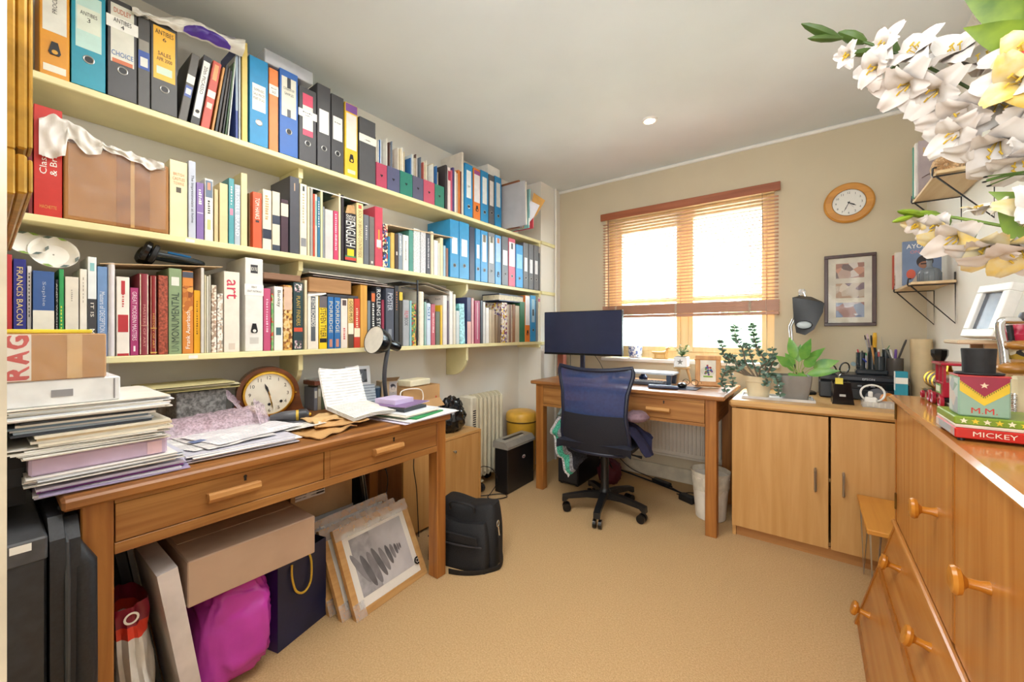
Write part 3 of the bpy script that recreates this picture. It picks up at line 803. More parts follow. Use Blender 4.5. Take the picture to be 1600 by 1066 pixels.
# --- middle shelf ----------------------------------------------------------
row('middle', [
 ('b', 44, 51, 180, '#7a2420', 'dark red book', {'lab': 'dark red book at the doorway end of the middle shelf'}),
 ('b', 52.5, 97.5, 168, '#c8291c', 'big red book', {'d': .2, 't': [('Classic\n& Brain', .38, .64, W_, 'up', .62), ('HACHETTE', .07, .10, '#d8a04a', 'h', .6)], 'lab': 'big red book with white lettering beside the taped brown box'}),
])
row('middle', [
 ('b', 265, 293, 252, '#ece3b8', 'cream hardback', {'set': .006, 't': [('BRITISH', .80, .84, '#c9875f', 'h', .6), ('CASTLES', .74, .78, '#c9875f', 'h', .7), ('TOWNS', .68, .72, '#c9875f', 'h', .6)], 'bands': [(.58, .65, '#5c5446', .36)], 'lab': 'thick cream hardback with red lettering right after the taped brown box'}),
 ('b', 294.5, 306, 252, '#c3c9d8', 'pale blue hardback', {'t': [('The Impressionists at home', .2, .82, '#2b2b38', D_, .5)], 'lab': 'pale blue hardback about impressionists at home on the middle shelf'}),
 ('b', 307, 318.5, 286, '#8a6fb0', 'purple book', {'t': [('~', .62, .9, W_, D_, .6)], 'bands': [(.46, .475, '#e0d8ea', .1)], 'lab': 'purple book with white lettering on the middle shelf'}),
 ('b', 320, 333, 280, '#efeadf', 'portrait paperback', {'bands': [(.70, .97, '#6d7f95', .08), (.82, .94, '#c8937a', .3), (.18, .34, '#cdd089', .3)], 't': [('~', .44, .66, '#333336', D_, .4)], 'lab': 'white paperback with small portrait at the top of its spine'} ),
 ('b', 335, 341, 296, '#dcc99a', 'slim tan book'),
 ('b', 343, 356, 287, '#e6d2a0', 'wide straw book'),
 ('b', 357.5, 366, 279, '#5aa5ae', 'teal book', {'bands': [(.44, .54, '#d98ba6', .2)], 't': [('~', .6, .9, W_, D_, .4)], 'lab': 'teal book with small pink motif on its spine, middle shelf'}),
 ('b', 366.5, 375.5, 289, '#b9c3cf', 'silver-blue book', {'t': [('RUSSELL BRAND', .15, .92, '#f7f7f7', D_, .7)]}),
 ('b', 376.5, 386.5, 271, '#e4d4a4', 'tall cream book', {'d': .2}),
 ('b', 389, 393.5, 302, '#8d7350', 'brown book', {'set': .03}),
 ('b', 395, 409, 301, '#e0603c', 'orange-red book', {'t': [('TOM HANKS', .52, .90, W_, D_, .5)], 'bands': [(.46, .50, '#4a3a3a', .3)], 'lab': 'orange-red book with white lettering on the middle shelf'}),
 ('b', 410.5, 424, 297, '#e8e0cc', 'cream and navy book', {'bands': [(.18, .34, '#30384a', 0)], 't': [('~', .5, .92, '#c7a876', D_, .6)], 'lab': 'cream book with navy band beside the orange-red book'}),
 ('b', 425.5, 437.5, 300, '#e2d8c2', 'cream banded book', {'bands': [(.45, .60, '#3b4454', 0), (.0, .1, '#3b4454', 0)], 'lab': 'cream book with grey band halfway up its spine, middle shelf'}),
 ('b', 439, 450.5, 312, '#4a3540', 'dark brown book', {'bands': [(.68, .92, '#e6dfc4', 0)], 'lab': 'dark brown book with cream band near its top, middle shelf'}),
 ('b', 453, 467.5, 277, '#4f5058', 'wrapped grey volume', {'d': .2, 'bands': [(.82, .92, '#c9a98a', .55)], 'lab': 'tall dark grey volume in clear plastic wrap on middle shelf'}),
 ('b', 469, 479.5, 288, '#ece3cc', 'white classic paperback', {'bands': [(.12, .24, '#8d8f92', .1), (.90, .97, '#33363c', .35)], 't': [('~', .45, .88, '#b9a98a', D_, .4)]}),
 ('b', 480.5, 484, 292, '#e0d6b4', 'thin cream book'),
 ('b', 485, 489, 294, '#a9a49c', 'grey board book'),
 ('b', 489.5, 492, 303, '#d8523c', 'thin red book'),
 ('b', 492.5, 495.5, 304, '#dfe0cc', 'thin mint book', {'bands': [(.5, .9, '#8fc0b8', .1)]}),
 ('b', 496, 500.5, 308, '#3f7696', 'steel blue book', {'t': [('~', .5, .95, W_, D_, .5)]}),
 ('b', 501, 504.5, 297, '#e4d9a8', 'tall straw book', {'d': .2}),
 ('p', 505, 507, 323, '#9aa3ad', 'thin grey booklet'),
 ('b', 508, 520.5, 328, '#cfcbc8', 'thick silver book', {'d': .15}),
 ('b', 521.5, 528.5, 330, '#d8486e', 'pink paperback', {'t': [('~', .2, .95, '#f6dfe4', D_, .5)], 'lab': 'pink paperback with white lettering on the middle shelf'}),
 ('b', 529.5, 532.5, 303, '#eadfb8', 'tall thin cream book', {'d': .21}),
 ('p', 533.5, 537.5, 305, '#3a3336', 'black spiral book', {'d': .2}),
 ('b', 539, 556.5, 334, '#2d2a30', 'thick dictionary', {'t': [('ENGLISH', .32, .84, W_, D_, .85), ('Oxford', .92, .97, W_, 'h', .8), ('CONCISE', .86, .91, W_, 'h', .8)], 'bands': [(.04, .10, '#c9463a', 0), (.10, .13, '#3f8f5a', 0), (.13, .27, '#e8cf2f', .2)], 'lab': 'thick black dictionary lettered ENGLISH with yellow diamond on spine'}),
 ('b', 557.5, 567.5, 318, '#e6d59c', 'tall cream guide', {'bands': [(.91, .97, '#cc5a48', .25)], 't': [('BOOK OF BRITAINS COUNTRYSIDE', .1, .88, '#8a7040', D_, .55)], 'lab': 'tall cream guide with red roundel at the top of its spine'}),
 ('b', 568.5, 576.5, 336, '#6d7178', 'grey book', {'t': [('~', .5, .8, '#c6c6c6', D_, .4)]}),
 ('b', 577.5, 585, 339, '#75706c', 'taupe book', {'bands': [(.04, .09, '#d9d4cc', .3)]}),
 ('b', 586, 598, 324, '#c84a5c', 'tall crimson-pink book', {'d': .21, 'bands': [(.3, .62, '#e8a24a', .4), (.32, .45, '#dcd0d8', .2)], 'lab': 'tall pinkish red book with orange patches on the middle shelf'}),
 ('b', 598.5, 606, 350, mat('#e8d9a8', .5, 'print', ('#c8483a', '#3a5fa0', '#efe6cf', '#2f2f33'), scale=90), 'striped book', {'t': [('TRIZZI', .78, .97, '#c23a3a', D_, .7)]}),
 ('b', 606.5, 610.5, 370, '#3d92be', 'sky blue book', {'set': .01}),
 ('b', 611, 616.5, 364, '#dcb45c', 'mustard book'),
 ('b', 617.5, 622.5, 366, '#4b3a34', 'brown-black book', {'bands': [(.4, .5, '#d9d2c8', .3)]}),
 ('b', 623, 629, 365, '#8b98a4', 'lettered grey book', {'t': [('~', .4, .95, '#f1f1ee', D_, .7)]}),
 ('b', 630, 638.5, 368, '#ece7de', 'white doodle book', {'t': [('~', .3, .85, '#8b8b8b', D_, .4)]}),
 ('b', 639.5, 645.5, 360, '#57998a', 'sea green book'),
 ('p', 646.5, 656.5, 358, mat('#dfe4e0', .25, scale=160, amt=.16, bump=.6), 'bubble-wrapped parcel', {'name': 'wrapped_parcel', 'cat': 'parcel', 'lab': 'bubble-wrapped parcel next to the sea green book on middle shelf'}),
 ('p', 657.5, 665.5, 362, mat('#dad8da', .25, scale=160, amt=.16, bump=.6), 'second wrapped parcel', {'name': 'wrapped_parcel', 'cat': 'parcel', 'lab': 'bubble-wrapped parcel next to the dark lettered book on middle shelf'}),
 ('b', 666.5, 672.5, 366, '#4d4f58', 'dark lettered book', {'t': [('~', .15, .9, '#d6d6d6', D_, .5)]}),
 ('b', 673.5, 677.5, 362, '#e2d5b2', 'tall ivory book'),
 ('b', 678.5, 684.5, 376, '#f0ebe0', 'white paperback'),
 ('b', 685, 687.5, 380, '#e9e0c6', 'thin pale paperback'),
 ('b', 688, 692.5, 372, '#e0d2a8', 'sandy book'),
 ('b', 693, 696.5, 384, '#9dbccb', 'pale teal book'),
 ('b', 697, 700.5, 388, '#8a5a40', 'russet book'),
 ('r', 703.5, 717, 344, '#2f93c8', 'wide blue binder', {'ring': .22, 'd': .22, 'bands': [(.42, .70, '#dfe7ea', .18)], 'lab': 'blue binder under the end of the big flat card on middle shelf'}),
 ('r', 718, 733, 348, '#3296ca', 'broad blue binder', {'ring': .24, 'd': .22, 'bands': [(.40, .70, '#dce6ea', .2)], 'lab': 'broad blue binder next to the dark navy file on middle shelf'}),
 ('x', 734, 742, 355, '#232a44', 'navy file', {'latch': 0}),
 ('r', 743.5, 750.5, 358, '#3b9ad0', 'slim blue binder', {'ring': .24, 'bands': [(.44, .70, '#e2e8ea', .2)]}),
 ('r', 751.5, 762, 361, '#3494cc', 'labelled blue binder', {'ring': .24, 'bands': [(.40, .92, '#ece9de', .2), (.78, .92, '#7a6f5a', .3)]}),
 ('r', 763, 773, 364, '#7c7d80', 'grey white-label binder', {'ring': .25, 'bands': [(.40, .92, '#efe9d8', .2), (.80, .92, '#6f6a5a', .3)]}),
 ('x', 774, 783, 368, '#4a9ad2', 'blue box file', {'latch': .21, 'lh': '#4a9ad2', 'bands': [(.46, .94, '#9fc3e6', .1), (.84, .94, '#c97a4a', .3)]}),
 ('r', 784.5, 794, 370, '#6b6c70', 'grey torn-label binder', {'ring': .24, 'bands': [(.42, .72, '#f1f1ec', .15)]}),
 ('r', 795, 805, 373, '#d2566e', 'pink binder', {'ring': .22, 'bands': [(.42, .92, '#e9e2e2', .05), (.78, .9, '#5a5a5c', .35)], 'lab': 'pink binder with white label among grey and blue binders on middle shelf'}),
 ('r', 806.5, 817, 383, '#3f9fdc', 'short blue binder', {'ring': .22, 'bands': [(.45, .78, '#8fd0ee', .1)], 'lab': 'short bright blue binder between pink and grey binders on middle shelf'}),
 ('r', 818, 825.5, 380, '#77787c', 'first grey binder', {'ring': .24, 'bands': [(.38, .68, '#f0eff0', .2)]}),
 ('r', 826.5, 833.5, 382, '#737478', 'second grey binder', {'ring': .24, 'bands': [(.36, .66, '#ecebee', .2)]}),
 ('r', 834.5, 841.5, 384, '#707176', 'third grey binder', {'ring': .24, 'bands': [(.36, .66, '#ecebee', .2)]}),
 ('x', 842, 846, 396, '#54565c', 'thin charcoal file', {'latch': 0}),
])
# --- lowest shelf ----------------------------------------------------------
PETAL = '#b8323a'
row('lowest', [
 ('b', 10, 19, 398, '#c0353a', 'crimson book', {'lab': 'crimson book at the doorway end of the lowest shelf'}),
 ('b', 20.5, 41, 405, '#2b2f86', 'navy blue book', {'t': [('FRANCIS BACON', .34, .92, '#e6cf8a', D_, .5), ('~', .08, .28, '#c9c6d8', D_, .2)], 'lab': 'navy book with pale gold lettering under the paper bowls'}),
 ('p', 42, 49.5, 416, '#eeeae2', 'white magazine', {'t': [('~', .45, .95, '#555555', D_, .4)], 'set': .01}),
 ('b', 51, 85, 424, '#3a5f9e', 'blue belly-band box', {'bands': [(.28, .55, '#eee9da', .0)], 't': [('Sophie', .6, .88, '#aeb9cf', D_, .2), ('~', .08, .24, '#c9a84a', D_, .2)], 'lab': 'wide blue volume with white paper band around its middle, lowest shelf'}),
 ('b', 86.5, 91, 437, '#26262a', 'black book', {'t': [('ANDY WARHOL', .3, .95, '#d8d8d0', D_, .5)]}),
 ('b', 92, 100, 421, '#2f9a56', 'bright green book', {'t': [('~', .1, .6, '#e8df4a', D_, .45)]}),
 ('b', 101.5, 123, 433, '#e4ddcf', 'thick ivory book', {'t': [('~', .7, .85, '#a09a90', D_, .15)]}),
 ('b', 124.5, 136, 421, '#efe9dd', 'white slipcase book', {'t': [('~', .62, .92, '#b0a89a', D_, .2)]}),
 ('b', 137, 151, 402, '#e9eef0', 'black and white book', {'bands': [(.0, .58, '#3a3b40', 0), (.86, .94, '#8fc8cc', .25)], 't': [('MIRO', .10, .28, W_, D_, .6), ('IT IS', .4, .54, W_, D_, .4)], 'lab': 'tall book, white above and black below, beside the cornflower blue one'}),
 ('b', 152, 167.5, 417, '#6f93c4', 'cornflower blue book', {'t': [('Masters of DECEPTION', .27, .72, '#dfe6ef', D_, .55)], 'lab': 'cornflower blue book with white lettering on the lowest shelf'}),
 ('b', 168.5, 181, 411, '#dcd6da', 'glossy white book', {'round': 1, 'd': .2}),
 ('b', 182, 202.5, 433, '#f0e8de', 'white petal book', {'bands': [(.78, .95, PETAL, .35), (.30, .52, PETAL, .1), (.0, .03, PETAL, .05)], 't': [('~', .62, .80, '#c23a40', D_, .22)], 'lab': 'white book with red rose petals on its spine, lowest shelf'}),
 ('b', 203.5, 216.5, 450, '#a8366f', 'magenta book', {'t': [('GREAT MODERN MASTERS', .22, .94, '#f0d8e4', D_, .55)], 'bands': [(.06, .14, '#f0e4ea', .38)], 'lab': 'magenta book with white lettering on the lowest shelf'}),
 ('b', 217.5, 233.5, 428, '#8e3340', 'maroon leather book', {'round': 1, 'd': .19, 't': [('MASTERS OF ART', .1, .62, '#c98f86', D_, .25)], 'bands': [(.36, .365, '#d0a07a', .02)], 'lab': 'maroon leather-bound book beside the magenta book, lowest shelf'}),
 ('b', 234.5, 245.5, 431, '#8a1f22', 'dark red leather book', {'round': 1, 'd': .19, 't': [('HISTORY OF ART', .08, .52, '#d3a24a', D_, .3)], 'bands': [(.33, .34, '#d8a94e', .02), (.02, .035, '#d8a94e', .02)]}),
 ('b', 247.5, 262.5, 431, mat('#a8503a', .45, scale=120, amt=.3, bump=.6), 'tooled red book', {'lab': 'rough tooled red-brown book beside the green monumental book'}),
 ('b', 263.5, 284, 420, '#8a9f78', 'sage green book', {'t': [('UN', .03, .13, '#5f7458', 'up', .6), ('MONUMENTAL', .14, .72, '#33443a', 'up', .6)], 'bands': [(.80, .90, '#e4e4da', .2)], 'lab': 'sage green book with tall dark lettering on the lowest shelf'}),
 ('b', 285, 302, 424, '#d9893c', 'orange artist book', {'bands': [(.52, .82, mat('#c98238', .5, 'print', ('#8a4a1e', '#e0a04a', '#b86a2c'), scale=60), .0), (.92, .99, '#4a5060', 0)], 't': [('Frank Auerbach', .06, .52, W_, 'up', .4)], 'lab': 'orange book with white lettering between sage green and yellow books'}),
 ('b', 303, 313, 454, '#e8ab22', 'yellow paperback', {'set': .006, 't': [('~', .3, .85, '#6b4a10', D_, .3)]}),
 ('b', 314, 319, 419, '#d9d4cc', 'silver tall book', {'d': .2}),
 ('b', 319.5, 322.5, 430, '#cfc6a4', 'thin khaki book'),
 ('b', 323, 326, 432, '#e2dccc', 'thin chalk book'),
 ('b', 326.5, 329.5, 430, '#bdb8a8', 'thin stone book'),
 ('b', 330.5, 338.5, 446, mat('#e6d9c8', .5, 'print', ('#c9a78c', '#efe6da', '#a8907a'), scale=110), 'pink speckled book'),
 ('b', 339.5, 348.5, 459, mat('#d8cfc0', .5, 'print', ('#8f8a80', '#c0a890', '#f0eae0'), scale=140), 'grey speckled book'),
 ('b', 350, 374.5, 425, '#ebe4d6', 'thick white book', {'d': .2, 't': [('art', .66, .90, '#cf3a56', D_, .68)], 'bands': [(.03, .11, '#d7c8b8', .3)], 'lab': 'thick white book lettered art in red beside the white box file'}),
 ('x', 383, 411, 404, '#e9e6df', 'white box file', {'d': .21, 'latch': .25, 'lh': '#e9e6df', 'bands': [(.08, .15, '#cfccc4', .25), (.84, .93, '#3d3d40', .3), (.60, .72, '#f4f2ec', -.03)], 't': [('BOX FILE', .865, .905, W_, 'h', .36), ('EBAY', .68, .70, K_, 'h', .3), ('CRAFT MATERIALS', .635, .655, K_, 'h', .8)], 'lab': 'white box file with black latch and marbled sides on the lowest shelf'}),
 ('b', 412, 423, 451, '#c4557c', 'rose pink book', {'t': [('~', .3, .85, '#f2c8d6', D_, .4)]}),
 ('p', 424, 427.5, 459, mat('#6fae6a', .5, 'print', ('#d8c89a', '#c85a3a', '#8fb878'), scale=70), 'green comic'),
 ('b', 428.5, 442, 448, '#efece4', 'white stencil book', {'t': [('Banksy', .68, .94, '#3a3a3c', D_, .5)], 'bands': [(.24, .36, '#4a6a72', .2)]}),
 ('b', 443, 457, 446, mat('#b8823e', .5, 'print', ('#7a4a22', '#d8ae5a', '#8f5a30', '#e2c48a'), scale=90), 'golden painting book', {'bands': [(.62, .97, '#d8b8a0', .05)], 'lab': 'golden book with painted figures on its spine, lowest shelf'}),
 ('b', 458.5, 473.5, 442, '#2c4448', 'dark teal handbook', {'d': .19, 't': [('PLANT FINDERS', .36, .80, '#c9ab52', D_, .4)], 'bands': [(.27, .33, '#d8553a', .05), (.86, .98, mat('#d8d4d0', .5, 'print', ('#5a4a58', '#c8a8b0', '#3a4a40'), scale=150), .12), (.02, .14, mat('#d8d4d0', .5, 'print', ('#5a4a58', '#c8a8b0', '#3a4a40'), scale=150), .12)], 'lab': 'dark teal plant handbook with orange stripe on the lowest shelf'}),
 ('b', 476, 480, 438, '#dcd0b0', 'tall cream-edged book', {'d': .2}),
 ('b', 481, 497.5, 462, '#ece6d8', 'white musician book', {'bands': [(.15, .98, '#596069', .28)], 't': [('KEITH RICHARDS', .42, .95, W_, D_, .35)], 'lab': 'white book with grey photo spine beside the yellow and black book'}),
 ('b', 499, 511, 463, '#f0cf26', 'yellow and black book', {'bands': [(.78, 1.0, '#6a6468', .0), (.12, .20, '#1f1f22', .05)], 't': [('STEVEN TYLER', .22, .77, '#1d1d1f', D_, .75)], 'lab': 'yellow book with heavy black lettering on the lowest shelf'}),
 ('b', 512.5, 521.5, 463, '#2d6fb0', 'first blue novel', {'t': [('PORRIDGE', .3, .9, '#d8d0b0', D_, .6)], 'bands': [(.03, .18, '#c88a78', .25)], 'lab': 'blue book with face near its foot, beside the yellow and black book'}),
 ('b', 522.5, 532, 463, '#2d6fb0', 'second blue novel', {'t': [('PORRIDGE', .3, .9, '#d8d0b0', D_, .6)], 'bands': [(.03, .18, '#c88a78', .25)], 'lab': 'blue book with face near its foot, beside the white and pink book'}),
 ('b', 533, 543, 467, '#e8dcd0', 'white and pink book', {'bands': [(.86, .97, '#5a4a48', .2)], 't': [('~', .18, .42, '#c8363c', D_, .4)]}),
 ('b', 544, 552.5, 467, '#e0c07a', 'gold pattern book', {'bands': [(.0, .28, '#5a4a3a', 0), (.28, .5, '#efe6cc', 0)], 't': [('GODS MUST', .5, .96, '#3a2a1a', D_, .6)]}),
 ('b', 553.5, 562.5, 467, '#c8402c', 'scarlet book', {'bands': [(.22, .40, '#efe2c0', 0)], 't': [('~', .42, .82, '#f2d8b8', D_, .5)], 'lab': 'scarlet book with cream label beside the orange wooden block'}),
 ('b', 575, 579, 470, '#8d9aa6', 'slate blue book', {'set': .008}),
 ('b', 580, 586.5, 456, '#2a2a2e', 'black and orange book', {'bands': [(.82, .97, '#d8703a', .1)], 't': [('~', .3, .8, W_, D_, .6)]}),
 ('b', 587.5, 595.5, 449, '#2c2e34', 'rock band book', {'t': [('ROLLING STONES', .1, .96, '#e4e4e0', D_, .75)], 'lab': 'tall black book with white band name beside the crimson book'}),
 ('b', 596.5, 600.5, 469, '#8f2440', 'deep crimson book'),
 ('b', 603, 615.5, 451, '#4b505e', 'grey poster book', {'d': .19, 't': [('POSTER', .62, .92, '#d0d4dc', D_, .6)], 'bands': [(.05, .3, '#8a9098', .3)]}),
 ('b', 617, 623, 447, '#2b2a2c', 'tall black book', {'d': .2, 't': [('~', .6, .92, '#b06a3a', D_, .5)]}),
 ('b', 624, 629, 456, '#3a3328', 'yellow-topped book', {'bands': [(.84, .99, '#e6c02c', .0)]}),
 ('b', 630, 639.5, 469, '#a9adb0', 'grey film book', {'t': [('FILM', .62, .76, '#c22a3c', D_, .6), ('BOOK', .44, .61, '#222226', D_, .6)], 'lab': 'grey film book with red and black lettering on the lowest shelf'}),
 ('b', 640.5, 643.5, 470, '#8ec0c4', 'thin aqua book'),
 ('p', 644, 650.5, 474, mat('#c03a2c', .5, 'print', ('#2a2a2c', '#d8b84a', '#5a8a4a'), scale=90), 'colourful comic'),
 ('b', 655.5, 663, 456, '#ece6d4', 'tall white book', {'d': .21, 'round': 1}),
 ('b', 664, 666, 472, '#9fc4bc', 'thin jade book'),
 ('b', 667, 673, 474, '#cfdcec', 'pale blue lettered book', {'t': [('501', .6, .92, '#3f6ea6', D_, .7)]}),
 ('b', 674, 680, 475, '#c25a68', 'rosy red book', {'t': [('~', .3, .8, '#f0d8d8', D_, .5)]}),
 ('b', 681, 687.5, 487, '#5f6650', 'olive book', {'set': .004}),
 ('b', 688.5, 691.5, 477, '#e4ba2a', 'bright yellow book', {'d': .2}),
 ('b', 692.5, 698.5, 462, '#e3dcd6', 'pale fashion book', {'d': .21, 'side': 'PRADA'}),
 ('p', 699.5, 701.5, 470, '#6a5a66', 'thin plum booklet'),
 ('p', 702.5, 707.5, 455, '#e8e6e0', 'white spiral notebook', {'name': 'notebook', 'cat': 'notebook', 'd': .2}),
 ('p', 708.5, 712, 460, '#dfd8c6', 'cream sketchbook'),
 ('p', 713, 718, 486, '#cfd8d8', 'clear plastic wallet'),
 ('p', 719, 727, 475, mat('#7fc4c8', .25, scale=60, amt=.25, bump=.3), 'shiny turquoise bag', {'lean': -2, 'lab': 'shiny turquoise folder leaning beside the navy and pink album'}),
 ('b', 730, 736, 465, '#3a4068', 'navy and pink album', {'bands': [(.0, .48, '#dba8a0', 0)]}),
 ('b', 737, 740.5, 466, '#dca8a4', 'salmon book'),
 ('b', 742, 750, 470, '#a83a5c', 'raspberry book', {'bands': [(.1, .95, '#e8d4d8', .55)]}),
 ('b', 751, 754.5, 470, '#3a3d42', 'thin black volume'),
 ('b', 755, 758.5, 472, '#d8d8d4', 'thin grey volume'),
 ('b', 759.5, 764, 481, '#eceae4', 'white novel'),
 ('b', 764.5, 768, 484, '#c9b89a', 'old buff book'),
 ('b', 768.5, 773, 485, '#b59f82', 'old tan book'),
 ('b', 773.5, 777.5, 492, '#8a7050', 'worn brown book', {'lean': 2}),
 ('b', 778, 782, 494, '#77604c', 'worn dark book', {'lean': 2}),
 ('b', 784, 792.5, 473, mat('#d8c8b8', .5, 'print', ('#8a3a5a', '#d8b83a', '#6a5a8a', '#efe6da'), scale=70), 'floral spine book', {'lab': 'book with flowery coloured spine on the lowest shelf'}),
 ('b', 793.5, 801, 476, '#8a6f5c', 'brown cloth book', {'round': 1}),
 ('b', 801.5, 805, 476, '#9a6f52', 'chestnut cloth book'),
 ('b', 805.5, 811.5, 478, '#cdbfa4', 'frayed pale book'),
 ('b', 812.5, 820, 472, '#3d7a58', 'dark green book', {'d': .19}),
 ('x', 820.5, 828, 462, '#e88232', 'orange foot file', {'latch': .2, 'lh': '#e88232', 'bands': [(.36, .99, '#e8e8ec', .05)], 'lab': 'white and orange box file with black latch on the lowest shelf'}),
 ('r', 829, 837, 462, '#3d98d0', 'end blue binder', {'ring': .25, 'bands': [(.42, .92, '#a9cfe4', .2), (.56, .7, '#3a4048', .35)], 'lab': 'blue binder at the window end of the lowest shelf'}),
 ('p', 838, 840.5, 470, '#7d8186', 'thin grey booklet'),
 ('p', 841, 845, 465, '#ded8c2', 'cream booklet', {'bands': [(.9, .97, '#c26a8a', 0)]}),
])
# ------------------------------------------------------------------ things lying on and among the books
def sheet_pts(p, amp=.004, seed=0, f=3.0, lift=None):
    p = [Vector(q) for q in p]
    n = (p[1] - p[0]).cross(p[3] - p[0]).normalized()
    def fn(a, b):
        q = p[0].lerp(p[1], a).lerp(p[3].lerp(p[2], a), b)
        k = noise.noise(V((a * f + seed * 7.1, b * f - seed * 3.3, seed * 1.7))) * amp
        if lift: k += lift(a, b)
        return q + n * k
    return fn
def sheet(name, p, label, cat, m, group=None, amp=.003, seed=0, nu=8, nv=8, th=.0008, lift=None, f=3.0):
    o = MB().grid(sheet_pts(p, amp, seed, f, lift), nu, nv, th).o(name, m, None, 60)
    return tag(o, label, cat, group)
def wad(name, label, cat, x0, x1, y0, y1, z0, z1, cols, n=8, jit=.006, group=None, rot=.0, seed=1, part='sheets'):
    """a pile of sheets: n thin slabs, each a little off the one below, colours in turn"""
    rnd = random.Random(seed)
    cx, cy = (x0 + x1) / 2, (y0 + y1) / 2
    t = thing(name, (cx, cy, z0), label, cat, group)
    groups = {}
    dz = (z1 - z0) / n
    for i in range(n):
        xf = Matrix.Translation((cx + rnd.uniform(-jit, jit), cy + rnd.uniform(-jit, jit), z0 + i * dz)) @ Matrix.Rotation(R(rot + rnd.uniform(-1, 1) * jit * 250), 4, 'Z')
        c = cols[i % len(cols)]
        mb = groups.setdefault(c, MB())
        mb.xf = xf
        mb.box((-(x1 - x0) / 2, -(y1 - y0) / 2, .0002), ((x1 - x0) / 2, (y1 - y0) / 2, dz - .0002))
    for c, mb in groups.items():
        mb.o(part, mat(c, .6, amt=.03, scale=20) if isinstance(c, str) else c, t)
    return t
M_FILM = mat('#e9ecef', .12, alpha=.28, scale=30, bump=.6)
M_FILMW = mat('#f1f1ef', .25, alpha=.72, scale=30, bump=.4)
M_LINES = mat('#f6f4f0', .65, 'lines', '#8f8f98', axis='x', scale=28)
M_LINESZ = mat('#f4f1ea', .65, 'lines', '#8f8f98', axis='z', scale=28)
def shp(u, v, dx=.0):
    return PX(u, v, XS + dx)
# taped brown box on the middle shelf, film over it
zb = ZS[1] + .0008
a, b = shp(98.5, CY).y, shp(263.5, CY).y
ht = shp(180, 240).z
bx = thing('cardboard_box', (XS - .1, (a + b) / 2, zb), 'brown taped cardboard box on the middle shelf beside the big red book', 'box', 'cardboard boxes')
MB().box((XS - .2, a + .001, zb), (XS + .004, b - .001, ht), .003).o('carton', mat('#a8743f', .7, amt=.08, scale=5), bx)
MB().box((XS + .004, a + .12, zb + .004), (XS + .0046, a + .205, ht - .004)).o('tape', mat('#96602f', .25, amt=.1, scale=20), bx)
MB().box((XS + .0046, a + .155, zb + .004), (XS + .0050, a + .165, ht - .004)).o('tape_seam', mat('#c79a5c', .4), bx)
MB().grid(lambda p, q: V((XS + .010 + .006 * noise.noise(V((p * 7, q * 5, 1))), a + .01 + (b - a - .02) * p, zb + .012 + (ht - zb - .01) * q)), 26, 18).o('plastic_film', mat('#f4f6f8', .1, alpha=.10, bump=1.0, scale=20), bx)
def bagtop(p, q):
    y = shp(60, CY).y + (shp(255, CY).y - shp(60, CY).y) * p
    front = (ht + .02 if y > a else ht + .005)
    z0 = ht + .024 + .045 * math.exp(-((p - .18) / .2) ** 2) + .016 * noise.noise(V((p * 9, q * 4, 3))) - .018 * p
    if q < .55:
        return V((XS - .17 + .185 * q / .55, y, z0 + .012 * noise.noise(V((p * 14, q * 9, 8)))))
    k = (q - .55) / .45
    drop = (.055 + .05 * noise.noise(V((p * 5, 0, 5)))) * (.5 if p > .45 else 1.1) + (.05 if p < .2 else 0)
    return V((XS + .016 + .014 * noise.noise(V((p * 16, q * 6, 2))), y, z0 - drop * k))
tag(MB().grid(bagtop, 60, 22).o('plastic_bag', mat('#f3efe8', .3, alpha=.86, scale=14, bump=.5, amt=.05), None, 80), 'crumpled white plastic bag draped over the taped brown box', 'bag')
# white paper bowls on top of the books
def bowl(u, v, r, label, tilt):
    c = PX(u, v, XS - .03)
    ax = (EY - c).normalized() + Vector(tilt); ax.normalize()
    t = thing('paper_bowl', c - ax * r * .45, label, 'bowl', 'paper bowls above the books')
    P = [(r * .62, 0), (r * .66, .002), (r * .86, r * .30), (r * .97, r * .44), (r * 1.0, r * .445), (r * .99, r * .46), (r * .95, r * .45), (r * .84, r * .31), (r * .62, .006), (.002, .006)]
    MB().lathe(P, c - ax * r * .45, ax, 40, cap=False).o('bowl_body', mat('#efeae0', .5, amt=.03), t, 40)
    for k, col in ((.4, '#8fae4a'), (1.0, '#5a6b5c'), (3.6, '#7fa046'), (4.3, '#596a66'), (5.1, '#66706a')):
        x = ax.orthogonal().normalized(); y = ax.cross(x)
        d = x * math.cos(k) + y * math.sin(k)
        q = c + d * r * .93 + ax * .002
        e = ax.cross(d)
        MB().add([q - e * .012, q + d * .004, q + e * .012, q - d * .005], [(0, 1, 2, 3)]).o('leaf_print', mat(col, .6), t)
bowl(85, 394, .055, 'larger white paper bowl with leaf print tilted above the navy book', (0, .1, .5))
bowl(44, 380, .042, 'smaller plain white paper bowl behind the gilt picture frame edge', (0, .1, .7))
